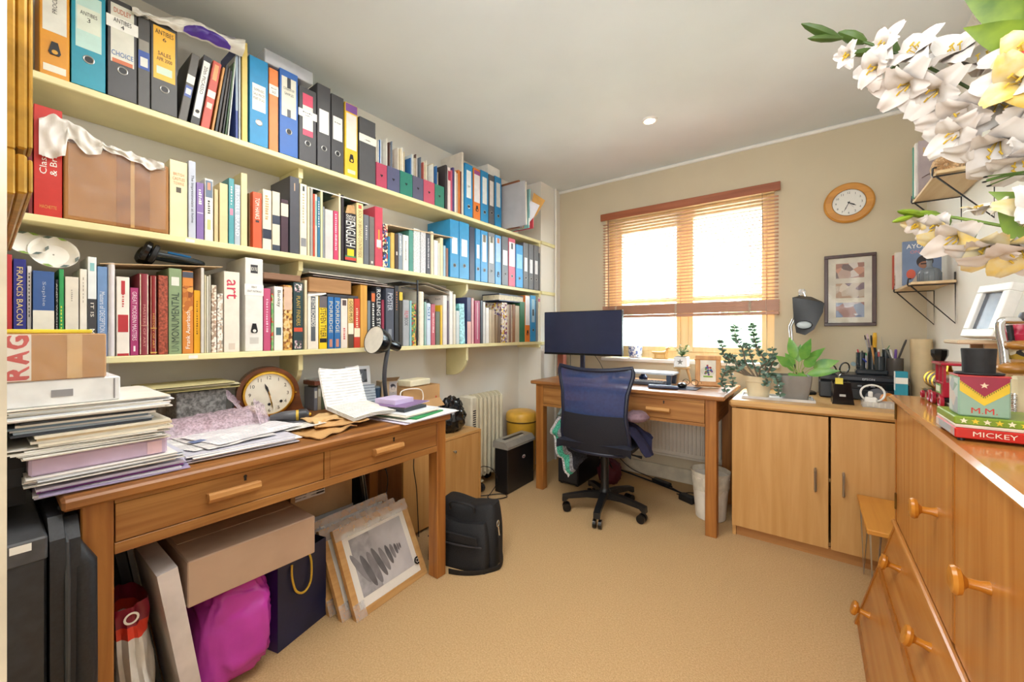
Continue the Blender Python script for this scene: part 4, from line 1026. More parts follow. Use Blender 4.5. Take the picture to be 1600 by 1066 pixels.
# cardboard lid with headphones on it
p = [shp(156, 411, .0), shp(348, 416.5, .0)]
q = [V((XL + .03, p[0].y, p[0].z + .003)), V((XL + .03, p[1].y, p[1].z + .003))]
cb_ = MB().grid(lambda s, t: p[0].lerp(p[1], s).lerp(q[0].lerp(q[1], s), t), 6, 3, .003).o('cardboard_sheet', mat('#c9ab84', .75, amt=.05))
tag(cb_, 'flat brown cardboard sheet lying on the books beneath the headphones', 'cardboard')
hc = shp(262, 404, -.09)
hz = shp(230, 414).z + .014
hp = thing('headphones', (XS - .09, shp(255, CY).y, hz), 'black over-ear headphones lying on the cardboard sheet', 'headphones')
y0, y1 = shp(232, CY).y, shp(305, CY).y
for i, (yy, xx) in enumerate(((y0, XS - .035), (y0 + .012, XS - .15))):
    ax = V((.25 if i else -.1, -.9, .35)).normalized()
    MB().lathe([(.020, 0), (.034, .004), (.037, .016), (.030, .024)], (xx, yy + .012, hz + .037), ax, 24, sx=1.0, sy=.92).o('ear_cup', M_BLACKG, hp)
    MB().lathe([(.024, 0), (.034, .003), (.033, .014), (.020, .018)], (xx, yy + .014, hz + .037), -ax, 24).o('ear_pad', mat('#1c1b1d', .7, bump=.3), hp)
arc = [V((XS - .035 - .0575 + .0575 * math.cos(math.pi * k / 12), y0 + .02 + .16 * math.sin(math.pi * k / 12), hz + .036 - .012 * math.sin(math.pi * k / 12))) for k in range(13)]
MB().tube(arc, [.008, .010, .011, .012, .012, .012, .012, .012, .012, .012, .011, .010, .008], 10, flat=.8).o('headband', mat('#3a4650', .25, amt=.1), hp)
MB().tube([a_ + V((0, 0, .012)) for a_ in arc[1:4]], .004, 6).o('blue_trim', mat('#2f7fc0', .3), hp)
# brown flat books and parcels lying on the row
def lying(name, uL, uR, vb, vt, label, cat, m, back=.16, dx=.0, edge=None, group=None, dz=.0):
    A, B = shp(uL, vb, dx), shp(uR, vb, dx)
    z0 = shp((uL + uR) / 2, vb, dx).z + dz
    h = shp((uL + uR) / 2, vt, dx).z - shp((uL + uR) / 2, vb, dx).z
    t = thing(name, (XS + dx - back / 2, (A.y + B.y) / 2, z0), label, cat, group)
    if edge:
        MB().box((XS + dx - back, A.y, z0), (XS + dx, B.y, z0 + h * .14)).box((XS + dx - back, A.y, z0 + h * .86), (XS + dx, B.y, z0 + h)).box((XS + dx - back, A.y, z0 + h * .14), (XS + dx - back + .003, B.y, z0 + h * .86)).o('cover', m, t)
        MB().box((XS + dx - back + .003, A.y + .002, z0 + h * .15), (XS + dx - .003, B.y - .002, z0 + h * .85)).o('pages', edge, t)
    else:
        MB().box((XS + dx - back, A.y, z0), (XS + dx, B.y, z0 + h), min(.003, h * .3)).o('body', m, t)
    return t
lying('flat_board', 412, 470, 438, 428, 'brown wooden board lying flat above the rose pink and golden books', 'board', mat('#8d6a52', .6, 'wood', '#7a563e', axis='y'), .2)
pb = lying('wooden_box', 483, 549, 458, 436, 'small tan wooden box lying above the yellow and black book', 'box', mat('#b98d5e', .55, 'wood', '#9b7046', axis='y'), .17)
sheet('folded_paper', [shp(481, 463, .004), shp(510, 460, .004), shp(503, 447, -.05), shp(481, 450, -.06)], 'white folded paper poking out beneath the tan wooden box', 'paper', M_PAPER, amp=.004, seed=3)
lying('flat_book', 511, 560, 466, 461, 'thin dark flat book lying across the blue novels', 'book', mat('#3f4148', .5), .16, .001)
for i, (ua, ub, va, vb_, c, lb) in enumerate((
    (483, 590, 424.5, 439, '#cfc8bc', 'pale magazine topmost of the flat pile under the middle shelf'),
    (490, 606, 429, 444, '#8a7f7a', 'grey-brown magazine second in the flat pile under the middle shelf'),
    (497, 622, 434, 449, '#b9a79b', 'pinkish magazine lowest in the flat pile under the middle shelf'))):
    A, B = shp(ua, va, .0), shp(ub, vb_, .0)
    z = B.z
    pz0 = [V((XS - .004 * i, A.y, A.z)), V((XS - .004 * i, B.y, B.z)), V((XL + .02, B.y, B.z + .004)), V((XL + .02, A.y, A.z + .004))]
    sheet('magazine', pz0, lb, 'magazine', mat(c, .4, amt=.08), 'flat magazine pile', .002, i + 11, 6, 4, .004)
ob_ = thing('wooden_block', (XS - .08, shp(569, CY).y, ZS[2]), 'upright orange wooden box end beside the scarlet book', 'box')
MB().box((XS - .17, shp(563.5, CY).y, ZS[2] + .001), (XS, shp(574, CY).y, shp(569, 446).z), .002).o('block', mat('#dda548', .5, 'wood', '#c98e36', axis='z'), ob_)
MB().box((XS - .172, shp(563.3, CY).y - .0005, shp(569, 446).z), (XS + .001, shp(574, CY).y + .0005, shp(569, 446).z + .002)).o('rim', mat('#c98e36', .5, 'wood', axis='y'), ob_)
rk = thing('file_rack', (XS - .08, shp(640, CY).y, ZS[2]), 'black metal book rack standing between the comic and tall white book', 'rack')
yr = shp(651.6, CY).y
MB().box((XS - .18, yr, ZS[2] + .001), (XS + .004, yr + .0025, ZS[2] + .03)).box((XS - .004, yr, ZS[2] + .03), (XS + .004, yr + .006, shp(653, 438).z)).o('upright', M_DARK, rk)
MB().box((XS - .18, yr - .11, shp(640, 441).z - .006), (XS - .001, yr - .001, shp(640, 441).z)).box((XS - .008, yr - .11, shp(640, 450).z - .004), (XS - .001, yr - .001, shp(640, 450).z)).o('top_plate', M_DARK, rk)
for i, (ua, ub, va, vb_, cc, lb) in enumerate(((664, 704, 446, 461, '#d9cfbc', 'curled cream paper lying above the pale fashion book'), (668, 709, 442, 457, '#cfc6b8', 'curled greyish paper over the cream one, under the middle shelf'))):
    A, B = shp(ua, va, .003 + .003 * i), shp(ub, vb_, .003 + .003 * i)
    sheet('loose_paper', [A, B, V((XL + .03, B.y, B.z + .01)), V((XL + .03, A.y, A.z + .01))], lb, 'paper', mat(cc, .6), 'curled papers', .004, i, 8, 5, .0015, lambda s, t, i=i: .004 * math.sin(s * 3.1) * (1 - t))
cp = thing('cap', (XS - .06, shp(674, CY).y, shp(674, 476).z), 'small black cap resting on the rosy red book', 'cap')
MB().lathe([(.034, 0), (.033, .012), (.024, .026), (.008, .031)], (XS - .05, shp(673, CY).y, shp(674, 475).z + .002), n=20, sx=1.0, sy=.8).o('crown', M_BLACK, cp)
MB().lathe([(.045, 0), (.045, .003)], (XS - .035, shp(675, CY).y, shp(674, 475).z), n=20, sx=.9, sy=.9).o('brim', M_BLACK, cp)
lying('flat_book', 780, 818, 472, 461, 'navy book lying flat on the row beside the orange-footed file', 'book', mat('#26304f', .4), .17, -.002, M_PAGES)
# middle shelf: big flat card over the books, dark picture board further up, parcel paper
A, B = shp(609, 351), shp(707, 371)
fc = MB().grid(lambda s, t: V((XS - .20 * t + .004, A.y + (B.y - A.y) * s, A.z + (B.z - A.z) * s + .012 * (1 - s) * t)), 6, 3, .006).o('flat_card', mat('#cfb694', .7, amt=.06))
tag(fc, 'large flat cardboard folder lying over the wrapped parcels on middle shelf', 'cardboard')
A, B = shp(484, 294), shp(575, 319)
fb = thing('picture_board', (XS - .09, (A.y + B.y) / 2, B.z), 'thin picture board lying under the top shelf above the cream guide', 'picture')
MB().box((XS - .19, A.y, A.z), (XS + .0, B.y, A.z + .006), .001).o('board', mat('#3f5a54', .5, 'print', ('#7a2f2a', '#2a3a38', '#c8b890', '#1f3f3f'), scale=14), fb)
MB().box((XS + .0002, A.y, A.z + .001), (XS + .001, B.y, A.z + .005)).o('white_edge', M_WHITE, fb)
sheet('paper_scrap', [shp(540, 333, .002), shp(556, 334, .002), shp(553, 321, -.02), shp(543, 320, -.02)], 'crumpled brown paper bag tucked on top of the thick dictionary', 'paper', M_KRAFT, amp=.006, seed=6)
# top shelf: plastic bag, clear box, carton, pad, folders hanging out
def bag2(p, q):
    u = 205 + 172 * p
    yy = shp(u, CY).y
    vtop = 4 + .27 * (u - 205) + 8 * math.sin(p * 9)
    zt = min(shp(u, max(vtop, -40)).z, ZC - .004)
    low = shp(u, 22 + .40 * (u - 205)).z
    bulge = math.sin(math.pi * q)
    z = low + (zt - low) * q
    return V((XS + .012 - .05 * q + .055 * bulge * (.4 + .6 * p) + .010 * noise.noise(V((p * 14, q * 8, 4))), yy, z + .006 * noise.noise(V((p * 11, q * 7, 9)))))
pbag = MB().grid(bag2, 56, 18).o('plastic_bag', mat('#e6e2d8', .28, alpha=.9, scale=10, bump=.5, amt=.05), None, 80)
tag(pbag, 'grey-white plastic bag with purple patch lying over the top shelf binders', 'bag')
MB().grid(lambda p, q: bag2(.46 + .42 * p, .02 + (.16 + .30 * math.sin(math.pi * p)) * q) + V((.004, 0, 0)), 20, 5).o('purple_patch', mat('#4a2f8f', .35, amt=.06), pbag, 80)
MB().grid(lambda p, q: bag2(.80 + .12 * p, .62 + .12 * q) + V((.0045, 0, 0)), 6, 2).o('barcode', mat('#a8a0b4', .4, 'lines', '#55506a', axis='y', scale=60), pbag, 80)
A, B = shp(414, 96), shp(490, 124)
cbx = thing('plastic_box', (XS - .09, (A.y + B.y) / 2, shp(455, 118).z), 'clear flat plastic box lying on the royal blue and orange binders', 'box')
za, zt = shp(440, 109).z + .003, min(shp(450, 92).z, ZC - .005)
MB().box((XS - .2, A.y, za), (XS - .004, B.y, zt), .003).o('box_shell', mat('#dfe2ea', .12, alpha=.42, amt=.05), cbx)
MB().box((XS - .19, A.y + .006, za + .004), (XS - .012, B.y - .03, za + (zt - za) * .55)).o('papers', mat('#c9c8cf', .5), cbx)
cz_ = shp(778, 276).z + .002
ct = thing('carton', (XS - .1, shp(785, CY).y, cz_), 'white square carton lying on the last blue binder of the top shelf', 'box')
MB().box((XS - .17, shp(767, CY).y, cz_), (XS - .03, shp(786, CY).y, cz_ + .075), .002).o('carton_body', mat('#e6e3dd', .6), ct)
pd = thing('hanging_pad', (XP - .02, PX(800, CY, XP).y, ZS[0]), 'large grey plastic envelope file jutting from the end of the top shelf', 'folder')
yy = shp(788, CY).y
A = PY(786, 286, yy); B = PY(823, 283, yy + .02); C_ = PY(825, 361, yy + .02); D2 = PY(789, 364, yy)
zlo = ZS[0] + .0015
fx_ = B.x - XS
MB().prism([(-.17, zlo), (fx_, zlo), (fx_ - .005, B.z), (-.17, B.z)], (XS, yy, 0), X_, Z_, (0, .012, 0)).o('pad_cover', mat('#b3b1b3', .5, amt=.03), pd)
MB().prism([(-.16, zlo + .004), (fx_ + .003, zlo + .004), (fx_ - .002, B.z - .004), (-.16, B.z - .004)], (XS, yy + .0125, 0), X_, Z_, (0, .008, 0)).o('pad_leaves', mat('#e9e2d2', .6), pd)
def standing(name, label, cat, y, dy, zt, col, front=.0, lean=.0, m=None, group=None):
    xf = Matrix.Translation((XS, y, ZS[0] + .0012)) @ Matrix.Rotation(R(-lean), 4, 'X')
    t = thing(name, (XS, y, ZS[0]), label, cat, group)
    MB(xf).box((-.2, 0, 0), (front, dy, zt), .0012).o('cover', m or mat(col, .5, amt=.04), t)
    return t
y = yy + .028
standing('folder', 'reddish brown folder behind the grey plastic envelope file', 'folder', y, .016, .36, '#8d5634', .118)
standing('folder', 'mauve-grey folder beside the reddish brown one, top shelf end', 'folder', y + .02, .012, .26, '#a79fa4', .135)
standing('folder', 'ochre card folder beside the mauve-grey one, top shelf end', 'folder', y + .036, .008, .28, '#b98a3c', .135)
fo = standing('folder', 'pale turquoise folder leaning out at the end of the top shelf', 'folder', y + .05, .014, .30, '#86b9bc', .172, 3)
MB().box((XS + .1725, y + .0505, ZS[0] + .02), (XS + .173, y + .0625, ZS[0] + .075)).o('folder_label', M_PAPER, fo)
standing('folder', 'red folder last on the top shelf by the pier', 'folder', y + .083, .010, .115, '#c23c48', .19)
def envelope(p, label, col, seed):
    sheet('envelope', p, label, 'envelope', mat(col, .6, amt=.05), 'envelopes at the top shelf end', .002, seed, 5, 5, .0015)
ye = y + .072
envelope([V((XS + .15, ye, ZS[0] + .05)), V((XS + .21, ye + .03, ZS[0] + .10)), V((XS + .285, ye + .035, ZS[0] + .20)), V((XS + .205, ye + .0, ZS[0] + .265))], 'manila envelope fanning out of the top shelf folders', '#cf9a4a', 1)
envelope([V((XS + .15, ye - .006, ZS[0] + .03)), V((XS + .20, ye + .014, ZS[0] + .09)), V((XS + .25, ye + .012, ZS[0] + .165)), V((XS + .175, ye - .008, ZS[0] + .21))], 'white envelope in front of the manila one, top shelf end', '#e4e4ee', 2)
# ------------------------------------------------------------------ the near desk: the big heap by the doorway
zd = .7704
XFd = -1.43
wad('folder_stack', 'clear and purple plastic folders at the bottom of the tall paper stack', 'folders', -1.74, XFd, .075, .345, zd, zd + .0262, ['#c9c3d6', '#d9d6de', '#8f3f96', '#bfb9d2'], 5, .010, 'tall paper stack', seed=3)
sheet('plastic_wallet', [V((XFd + .02, .08, zd + .0098)), V((XFd + .012, .36, zd + .0033)), V((-1.62, .37, zd + .0279)), V((-1.62, .09, zd + .0295))], 'translucent lilac wallet sliding off the front of the paper stack', 'wallet', mat('#c3b6dc', .2, alpha=.55), amp=.003, seed=4, th=.002)
wad('paper_stack', 'loose papers under the lilac box in the tall paper stack', 'papers', -1.72, XFd + .006, .068, .338, zd + .0316, zd + .0541, ['#efece6', '#dfe3ea', '#f4f2ee', '#c9c9d6'], 9, .010, 'tall paper stack', seed=4)
lb_ = thing('box_folder', (-1.58, .19, zd + .0549), 'flat lilac plastic box in the middle of the tall paper stack', 'box', 'tall paper stack')
MB().box((-1.73, .066, zd + .0549), (XFd - .002, .312, zd + .0968), .005).o('box_body', mat('#c9b2cc', .45, amt=.05), lb_)
MB().box((XFd - .0018, .27, zd + .0590), (XFd - .001, .30, zd + .0918)).o('pink_label', mat('#e2bfc9', .5), lb_)
wad('paper_stack', 'uneven papers right above the lilac box in the paper stack', 'papers', -1.74, XFd + .004, .045, .305, zd + .0976, zd + .1230, ['#f0ede6', '#e6e2d8', '#f4f3ef', '#d8d4cf'], 9, .012, 'tall paper stack', seed=5)
wad('document_folder', 'cream document folder bulging in the tall paper stack', 'folder', -1.73, XFd + .002, .075, .318, zd + .1238, zd + .1492, ['#ece4d2', '#f2eee6', '#e4d3b4'], 4, .008, 'tall paper stack', seed=6)
wad('document_folder', 'slate blue and black folders halfway up the tall paper stack', 'folder', -1.74, XFd, .045, .285, zd + .1501, zd + .1820, ['#3c424c', '#aebccb', '#e9ecef', '#5f7488', '#eceae6'], 6, .010, 'tall paper stack', seed=7)
wad('paper_stack', 'wide curling white papers near the top of the tall stack', 'papers', -1.76, XFd + .004, .030, .318, zd + .1829, zd + .2148, ['#f1efe8', '#e9ecf1', '#f5f3ed', '#dcdfe6', '#efe9de'], 10, .012, 'tall paper stack', seed=8)
wb_ = thing('white_binder', (-1.58, .12, zd + .2155), 'white binder lying flat just below the red-lettered brown box', 'binder')
MB().box((-1.73, .031, zd + .2155), (XFd - .004, .218, zd + .2755), .003).o('binder_cover', mat('#e6e8ea', .4), wb_)
MB().box((XFd - .0038, .10, zd + .235), (XFd - .003, .135, zd + .252)).o('grey_label', M_GREY, wb_)
MB().box((XFd - .0038, .205, zd + .22), (XFd - .003, .208, zd + .271)).o('spine_crease', M_GREY, wb_)
rb_ = thing('cardboard_box', (-1.58, .11, zd + .276), 'brown tape-wrapped box with big red letters topping the paper stack', 'box', 'cardboard boxes')
z0, z1 = zd + .276, zd + .386
MB().box((-1.74, .026, z0), (XFd - .002, .192, z1), .003).o('carton', mat('#b98548', .6, amt=.08, scale=6), rb_)
MB().box((XFd - .002, .026, z0 + .002), (XFd - .0014, .070, z1 - .002)).o('printed_tape', mat('#e6ddd2', .25), rb_)
MB().box((XFd - .0018, .125, z0 + .002), (XFd - .0012, .150, z1 - .002)).o('clear_tape', mat('#cfa66c', .12), rb_)
MB().grid(lambda p, q: V((XFd + .003 + .004 * noise.noise(V((p * 8, q * 5, 2))), .03 + .166 * p, z0 + (z1 - z0) * q)), 20, 10).o('plastic_film', mat('#f4f6f8', .1, alpha=.12, bump=1.0, scale=25), rb_)
for k, chx in enumerate('RAG'):
    m = MB()
    for q in range(5):
        text_into(m, chx, (XFd - .0012 + .0001 * q, .047 + .001 * q, z0 + .018 + .035 * k + .001 * q), Z_, -Y_, .028, .032)
    m.o('letter', mat('#c8322c', .4), rb_)
yb_ = thing('yellow_book', (-1.58, .1, z1 + .0005), 'thin bright yellow book lying on the red-lettered brown box', 'book')
MB().box((-1.70, .028, z1 + .0006), (XFd - .006, .168, z1 + .010), .002).o('cover', mat('#ecd23c', .45), yb_)
# dark things at the very edge beside the heap
wad('black_folder', 'black folders on end under the overhanging paper stack', 'folder', -1.9, -1.5, .022, .066, zd - .02, zd + .11, ['#1c1d20', '#34363a', '#26282c'], 3, .001, None, seed=9)
# wrapped pink parcel and what stands behind it
mbx = thing('marbled_box', (-1.96, .56, zd), 'grey marbled box file standing behind the pink bubble wrap', 'box file')
MB().box((-2.04, .44, zd), (-1.90, .60, .93), .003).o('box_body', mat('#8f8f8c', .5, scale=90, amt=.3), mbx)
MB().box((-2.03, .45, .9302), (-1.91, .59, .936)).o('lid_edge', M_DARK, mbx)
wad('paper_stack', 'curling yellowed newspapers on the grey marbled box file', 'papers', -2.06, -1.87, .36, .63, .9365, .962, ['#b9ad72', '#cfc48f', '#8f8862', '#d9d2b0'], 6, .02, None, seed=12)
def wrap(p, q):
    y = .35 + .31 * p
    ph = q * math.pi
    r = .075 + .012 * noise.noise(V((p * 5, q * 5, 2)))
    return V((-1.80 + .10 * math.cos(ph) + .01 * noise.noise(V((p * 9, q * 7, 5))), y + .012 * noise.noise(V((q * 6, p * 4, 1))), zd + .003 + (.075 + .015 * p) * math.sin(ph) + .012 * noise.noise(V((p * 11, q * 9, 3)))))
M_BUB = mat('#d9c2cf', .2, alpha=.62, scale=120, amt=.18, bump=.8)
bw = thing('bubble_wrap', (-1.80, .55, zd), 'crumpled pinkish bubble wrap in front of the mantel clock', 'bubble wrap')
MB().grid(wrap, 34, 22).o('wrap_sheet', M_BUB, bw, 70)
MB().grid(lambda p, q: V((-1.78 + .02 * math.sin(6 * q) - .09 * p, .585 + .075 * p + .02 * math.sin(5 * q), zd + .02 + .15 * q * (1 - .45 * p) + .01 * noise.noise(V((p * 7, q * 7, 8))))), 14, 14).o('wrap_fold', M_BUB, bw, 70)
MB().grid(lambda p, q: V((-1.70 + .03 * math.sin(4 * q + 1) - .05 * p, .635 + .06 * p, zd + .01 + .12 * q * (1 - .3 * p) + .01 * noise.noise(V((p * 6, q * 8, 5))))), 12, 12).o('wrap_fold', M_BUB, bw, 70)
MB().box((-1.88, .42, zd + .001), (-1.76, .62, zd + .055), .004).o('wrapped_item', mat('#c99aa4', .4, amt=.1, scale=6), bw)
# central paper pile
wad('paper_stack', 'flat pile of printed letters in the middle of the near desk', 'papers', -1.70, -1.455, .37, .68, zd, zd + .026, ['#e9e7ee', '#f3f1ee', '#d6d4e2', '#f4f3f0', '#c8c6d2'], 10, .012, None, rot=-3, seed=21)
zz = zd + .0265
def letter(cx, cy, w, l, rot, z, label, m, seed, dz=.001):
    c, s = math.cos(R(rot)), math.sin(R(rot))
    def P(a, b): return V((cx + a * c - b * s, cy + a * s + b * c, z))
    o = sheet('letter', [P(l / 2, -w / 2), P(l / 2, w / 2), P(-l / 2, w / 2), P(-l / 2, -w / 2)], label, 'letter', m, 'letters on the near desk', .003, seed, 8, 8, .0006)
    return o
letter(-1.66, .44, .21, .30, 18, zz + .003, 'letter with blue corner logo, lowest of the fanned sheets', M_LINES, 1)
letter(-1.63, .50, .21, .30, 8, zz + .006, 'letter in the middle of the fanned sheets on the paper pile', mat('#e9e4e0', .6, 'lines', '#a0a0a8', axis='x', scale=24), 2)
lt = letter(-1.62, .57, .30, .21, 14, zz + .010, 'topmost white form with a dark heading rule on the paper pile', mat('#f5f0f2', .6, 'lines', '#b4b0bc', axis='x', scale=16), 3)
letter(-1.66, .73, .16, .26, 8, zz + .002, 'letter with blue square at its corner next to the tool', mat('#efece2', .6, 'lines', '#a9a9ae', axis='x', scale=20), 4)
def card(name, x0, x1, y0, y1, z, m, par=None, label=None, cat=None, rot=0):
    cx, cy = (x0 + x1) / 2, (y0 + y1) / 2
    xf = Matrix.Translation((cx, cy, z)) @ Matrix.Rotation(R(rot), 4, 'Z')
    o = MB(xf).box(((x0 - cx), (y0 - cy), 0), ((x1 - cx), (y1 - cy), .0008)).o(name, m, par)
    if label: tag(o, label, cat)
    return o
card('blue_slip', -1.80, -1.76, .685, .745, zz + .0075, mat('#52699a', .5), None, 'small dark blue slip at the corner of a letter', 'slip', 8)
card('blue_slip', -1.60, -1.57, .40, .44, zz + .0100, mat('#6a7ba4', .5), None, 'small blue slip on the fanned letters near the paper stack', 'slip', 18)
# mantel clock
CKC = V((-1.925, .765, zd)); ckr = math.atan2(-.28, 1.0)
xf = Matrix.Translation(CKC) @ Matrix.Rotation(ckr, 4, 'Z')
ck = thing('mantel_clock', CKC, 'rounded wooden mantel clock with brass-rimmed cream dial under the shelves', 'clock')
P = []
for k in range(25):
    a = math.pi * k / 24
    P.append((.118 * math.cos(a), .118 + .118 * math.sin(a)))
P = [(.150, .022), (.132, .05), (.122, .09)] + P + [(-.122, .09), (-.132, .05), (-.140, .022)]
M_MAHO = mat('#7a4423', .28, 'wood', '#4f2812', axis='y', scale=10)
MB(xf).prism(P, (-.055, 0, 0), Y_, Z_, (.09, 0, 0)).o('clock_case', M_MAHO, ck)
MB(xf).box((-.06, -.15, 0), (.042, .17, .022), .004).o('clock_base', M_MAHO, ck)
dc = V((.0355, 0, .120))
MB(xf).lathe([(.098, 0), (.100, .006), (.096, .012), (.089, .013), (.087, .006)], dc, X_, 44, cap=False).o('bezel', M_BRASS, ck)
MB(xf).lathe([(.090, 0), (.090, .0055)], dc, X_, 44).o('dial', mat('#efe9d8', .35, amt=.03, scale=9), ck)
nm = MB(xf)
for k in range(1, 13):
    a = math.pi / 2 - k * math.pi / 6
    text_into(nm, str(k), dc + V((.0062, math.cos(a) * .071, math.sin(a) * .071)), Y_, Z_, .016 if k > 9 else .010, .015, True)
nm.o('numerals', mat('#4a3d2a', .5), ck)
for y_, z_ in ((-.045, -.035), (.045, -.035), (0, -.045)):
    MB(xf).lathe([(.006, 0), (.006, .001)], dc + V((.006, y_, z_)), X_, 12).o('winding_hole', M_BLACK, ck)
def hand(xf, c, ang, L, w, m, par, dx, name):
    a = math.pi / 2 - ang
    d = V((0, math.cos(a), math.sin(a))); e = V((0, -d.z, d.y))
    c = c + V((dx, 0, 0))
    q = [c - d * L * .15 - e * w * .5, c - d * L * .15 + e * w * .5, c + d * L * .6 + e * w, c + d * L, c + d * L * .6 - e * w]
    n = len(q); q2 = [p + V((.0008, 0, 0)) for p in q]
    MB(xf).add(q + q2, [tuple(range(n)), tuple(range(n, 2 * n))[::-1]] + [(i, i + n, (i + 1) % n + n, (i + 1) % n) for i in range(n)]).o(name, m, par)
hand(xf, dc, R(-20), .050, .005, M_INK, ck, .0075, 'hour_hand')
hand(xf, dc, R(168), .072, .0025, M_BRASS, ck, .0090, 'minute_hand')
MB(xf).lathe([(.086, 0), (.086, .001)], dc + V((.0115, 0, 0)), X_, 36).o('clock_glass', glassy('clear_glass', (1, 1, 1), .01), ck)
MB(xf).tube([V((.045, .100, .118)), V((.048, .106, .118))], .005, 8).o('bezel_catch', M_BRASS, ck)
# multi-tool in grey and yellow
tl = thing('rotary_tool', (-1.69, .76, zd), 'dark grey handheld power tool with yellow collar beside the letters', 'tool')
p0 = V((-1.72, .69, zd + .048)); p1 = V((-1.66, .815, zd + .050))
MB().tube([p0, p0.lerp(p1, .3), p0.lerp(p1, .62), p0.lerp(p1, .66)], [.010, .020, .022, .020], 14).o('tool_body', mat('#55565c', .4), tl)
MB().tube([p0.lerp(p1, .661), p0.lerp(p1, .73)], .0215, 14).o('yellow_collar', mat('#d9b43a', .4), tl)
MB().tube([p0.lerp(p1, .731), p0.lerp(p1, .93), p0.lerp(p1, 1.0)], [.024, .024, .012], 14).o('motor_head', mat('#2e2f35', .35), tl)
MB().tube([p0.lerp(p1, 1.001), p0.lerp(p1, 1.06)], .008, 10).o('brass_nose', M_BRASS, tl)
MB().tube([V((-1.70, .70, zd + .026)), V((-1.66, .735, zd + .018)), V((-1.635, .785, zd + .018)), V((-1.65, .82, zd + .030))], [.011, .016, .016, .011], 12).o('tool_grip', mat('#44454d', .45), tl)
# brown envelopes
for i, (c, rot, sx, sy, lb) in enumerate((((-1.52, .80, zd + .012), 20, .16, .20, 'crumpled brown envelope nearest the desk edge, by the power tool'), ((-1.55, .88, zd + .026), -12, .15, .20, 'brown padded envelope under the stapled letter bundle'), ((-1.63, .86, zd + .034), 5, .14, .16, 'tan envelope behind the brown padded envelope'))):
    cc, ss = math.cos(R(rot)), math.sin(R(rot))
    def P(a, b): return V((c[0] + a * cc - b * ss, c[1] + a * ss + b * cc, c[2]))
    sheet('brown_envelope', [P(sx / 2, -sy / 2), P(sx / 2, sy / 2), P(-sx / 2, sy / 2), P(-sx / 2, -sy / 2)], lb, 'envelope', mat(('#c89a62', '#cfa26a', '#d6b07a')[i], .7), 'brown envelopes', .014, i + 3, 10, 10, .004, f=4.0)
# bundle of letters bent up against the shelf books
def bundle(off):
    def fn(a, b):
        y = .90 + .20 * a + .035 * b
        if b < .55:
            k = b / .55
            return V((-1.47 - .25 * k, y + off * .4, zd + .030 + off + .016 * k + .010 * math.sin(a * 3)))
        k = (b - .55) / .45
        return V((-1.72 - .10 * k, y + off * .4, zd + .046 + off + .165 * k ** 1.15 - .012 * math.sin(a * 3.1) * k))
    return fn
bd = thing('letter_bundle', (-1.62, 1.0, zd), 'bundle of stapled letters bent upright against the row behind', 'letters')
for i in range(4):
    MB().grid(bundle(.004 * i), 10, 20, .0012).o('letter_sheet', mat('#f6f2e8', .65, 'lines', '#c3c1c0', axis='d', scale=22) if i == 3 else M_PAPER, bd, 60)
# row of small books under the shelf, cards and photo frames behind
small = [('#7d7f86', .115), ('#b7a98e', .125), ('#5f6b52', .118), ('#8f3f4a', .12), ('#c8c0ac', .11), ('#46535c', .122), ('#6f4a38', .116), ('#39604a', .12)]
y = .985
for i, (c, h) in enumerate(small):
    t = thing('small_book', (-2.03, y, zd), 'small %s paperback, %s along the row behind the letter bundle' % (['grey', 'buff', 'moss', 'wine red', 'ivory', 'slate', 'brown', 'green'][i], ['first', 'second', 'third', 'fourth', 'fifth', 'sixth', 'seventh', 'eighth'][i]), 'book', 'small books under the lowest shelf')
    MB().box((-2.055, y, zd + .0003), (-1.955, y + .017, zd + h), .0015).o('cover', bookmat(c), t)
    MB().box((-1.9549, y + .003, zd + h * .55), (-1.9545, y + .014, zd + h * .85)).o('title_patch', mat('#d6d0c0', .5), t)
    y += .0185
wad('brown_case', 'flat red-brown case lying on the small paperbacks', 'case', -2.055, -1.94, .98, 1.14, zd + .127, zd + .147, ['#7d4630'], 1, .0, None)
sheet('plastic_sleeve', [V((-1.93, .98, zd + .150)), V((-1.93, 1.15, zd + .149)), V((-2.05, 1.15, zd + .156)), V((-2.05, .98, zd + .157))], 'clear plastic sleeve lying on the red-brown case', 'sleeve', M_FILM, amp=.006, seed=9)
def standcard(name, label, cat, c, w, h, rz, lean, frame, m, m2=None, mg=.012, th=.006):
    xf = Matrix.Translation(c) @ Matrix.Rotation(R(rz), 4, 'Z') @ Matrix.Rotation(R(-lean), 4, 'Y')
    t = thing(name, c, label, cat)
    MB(xf).box((-th, -w / 2, 0), (0, w / 2, h), .001).o('backing' if m2 else 'card', frame, t)
    if m2:
        MB(xf).box((0, -w / 2 + mg, mg), (.0008, w / 2 - mg, h - mg)).o('picture', m2, t)
    return t, xf
t, xf = standcard('photo_card', 'white card mount with small grey portrait photograph behind the lamp neck', 'photo', (-1.90, 1.195, zd + .105), .13, .105, -10, 10, mat('#e4e6ea', .5), None, None)
MB(xf).box((.0002, -.045, .018), (.001, .045, .088)).o('picture', mat('#5d626a', .4, 'print', ('#8f959c', '#2f3338', '#b9bdc2'), scale=26), t)
t, xf = standcard('desk_calendar', 'pale blue calendar card beneath the grey portrait photograph', 'calendar', (-1.86, 1.195, zd + .0006), .145, .115, -10, 14, mat('#c3ccd6', .5, 'lines', '#8a93a0', axis='z', scale=22), None)
t, xf = standcard('orange_card', 'orange patterned card standing behind the stapled letters', 'card', (-1.80, 1.135, zd + .0006), .055, .085, -15, 8, mat('#cf6a2c', .5, 'print', ('#e08a3c', '#8f4a20', '#d8b06a'), scale=60), None)
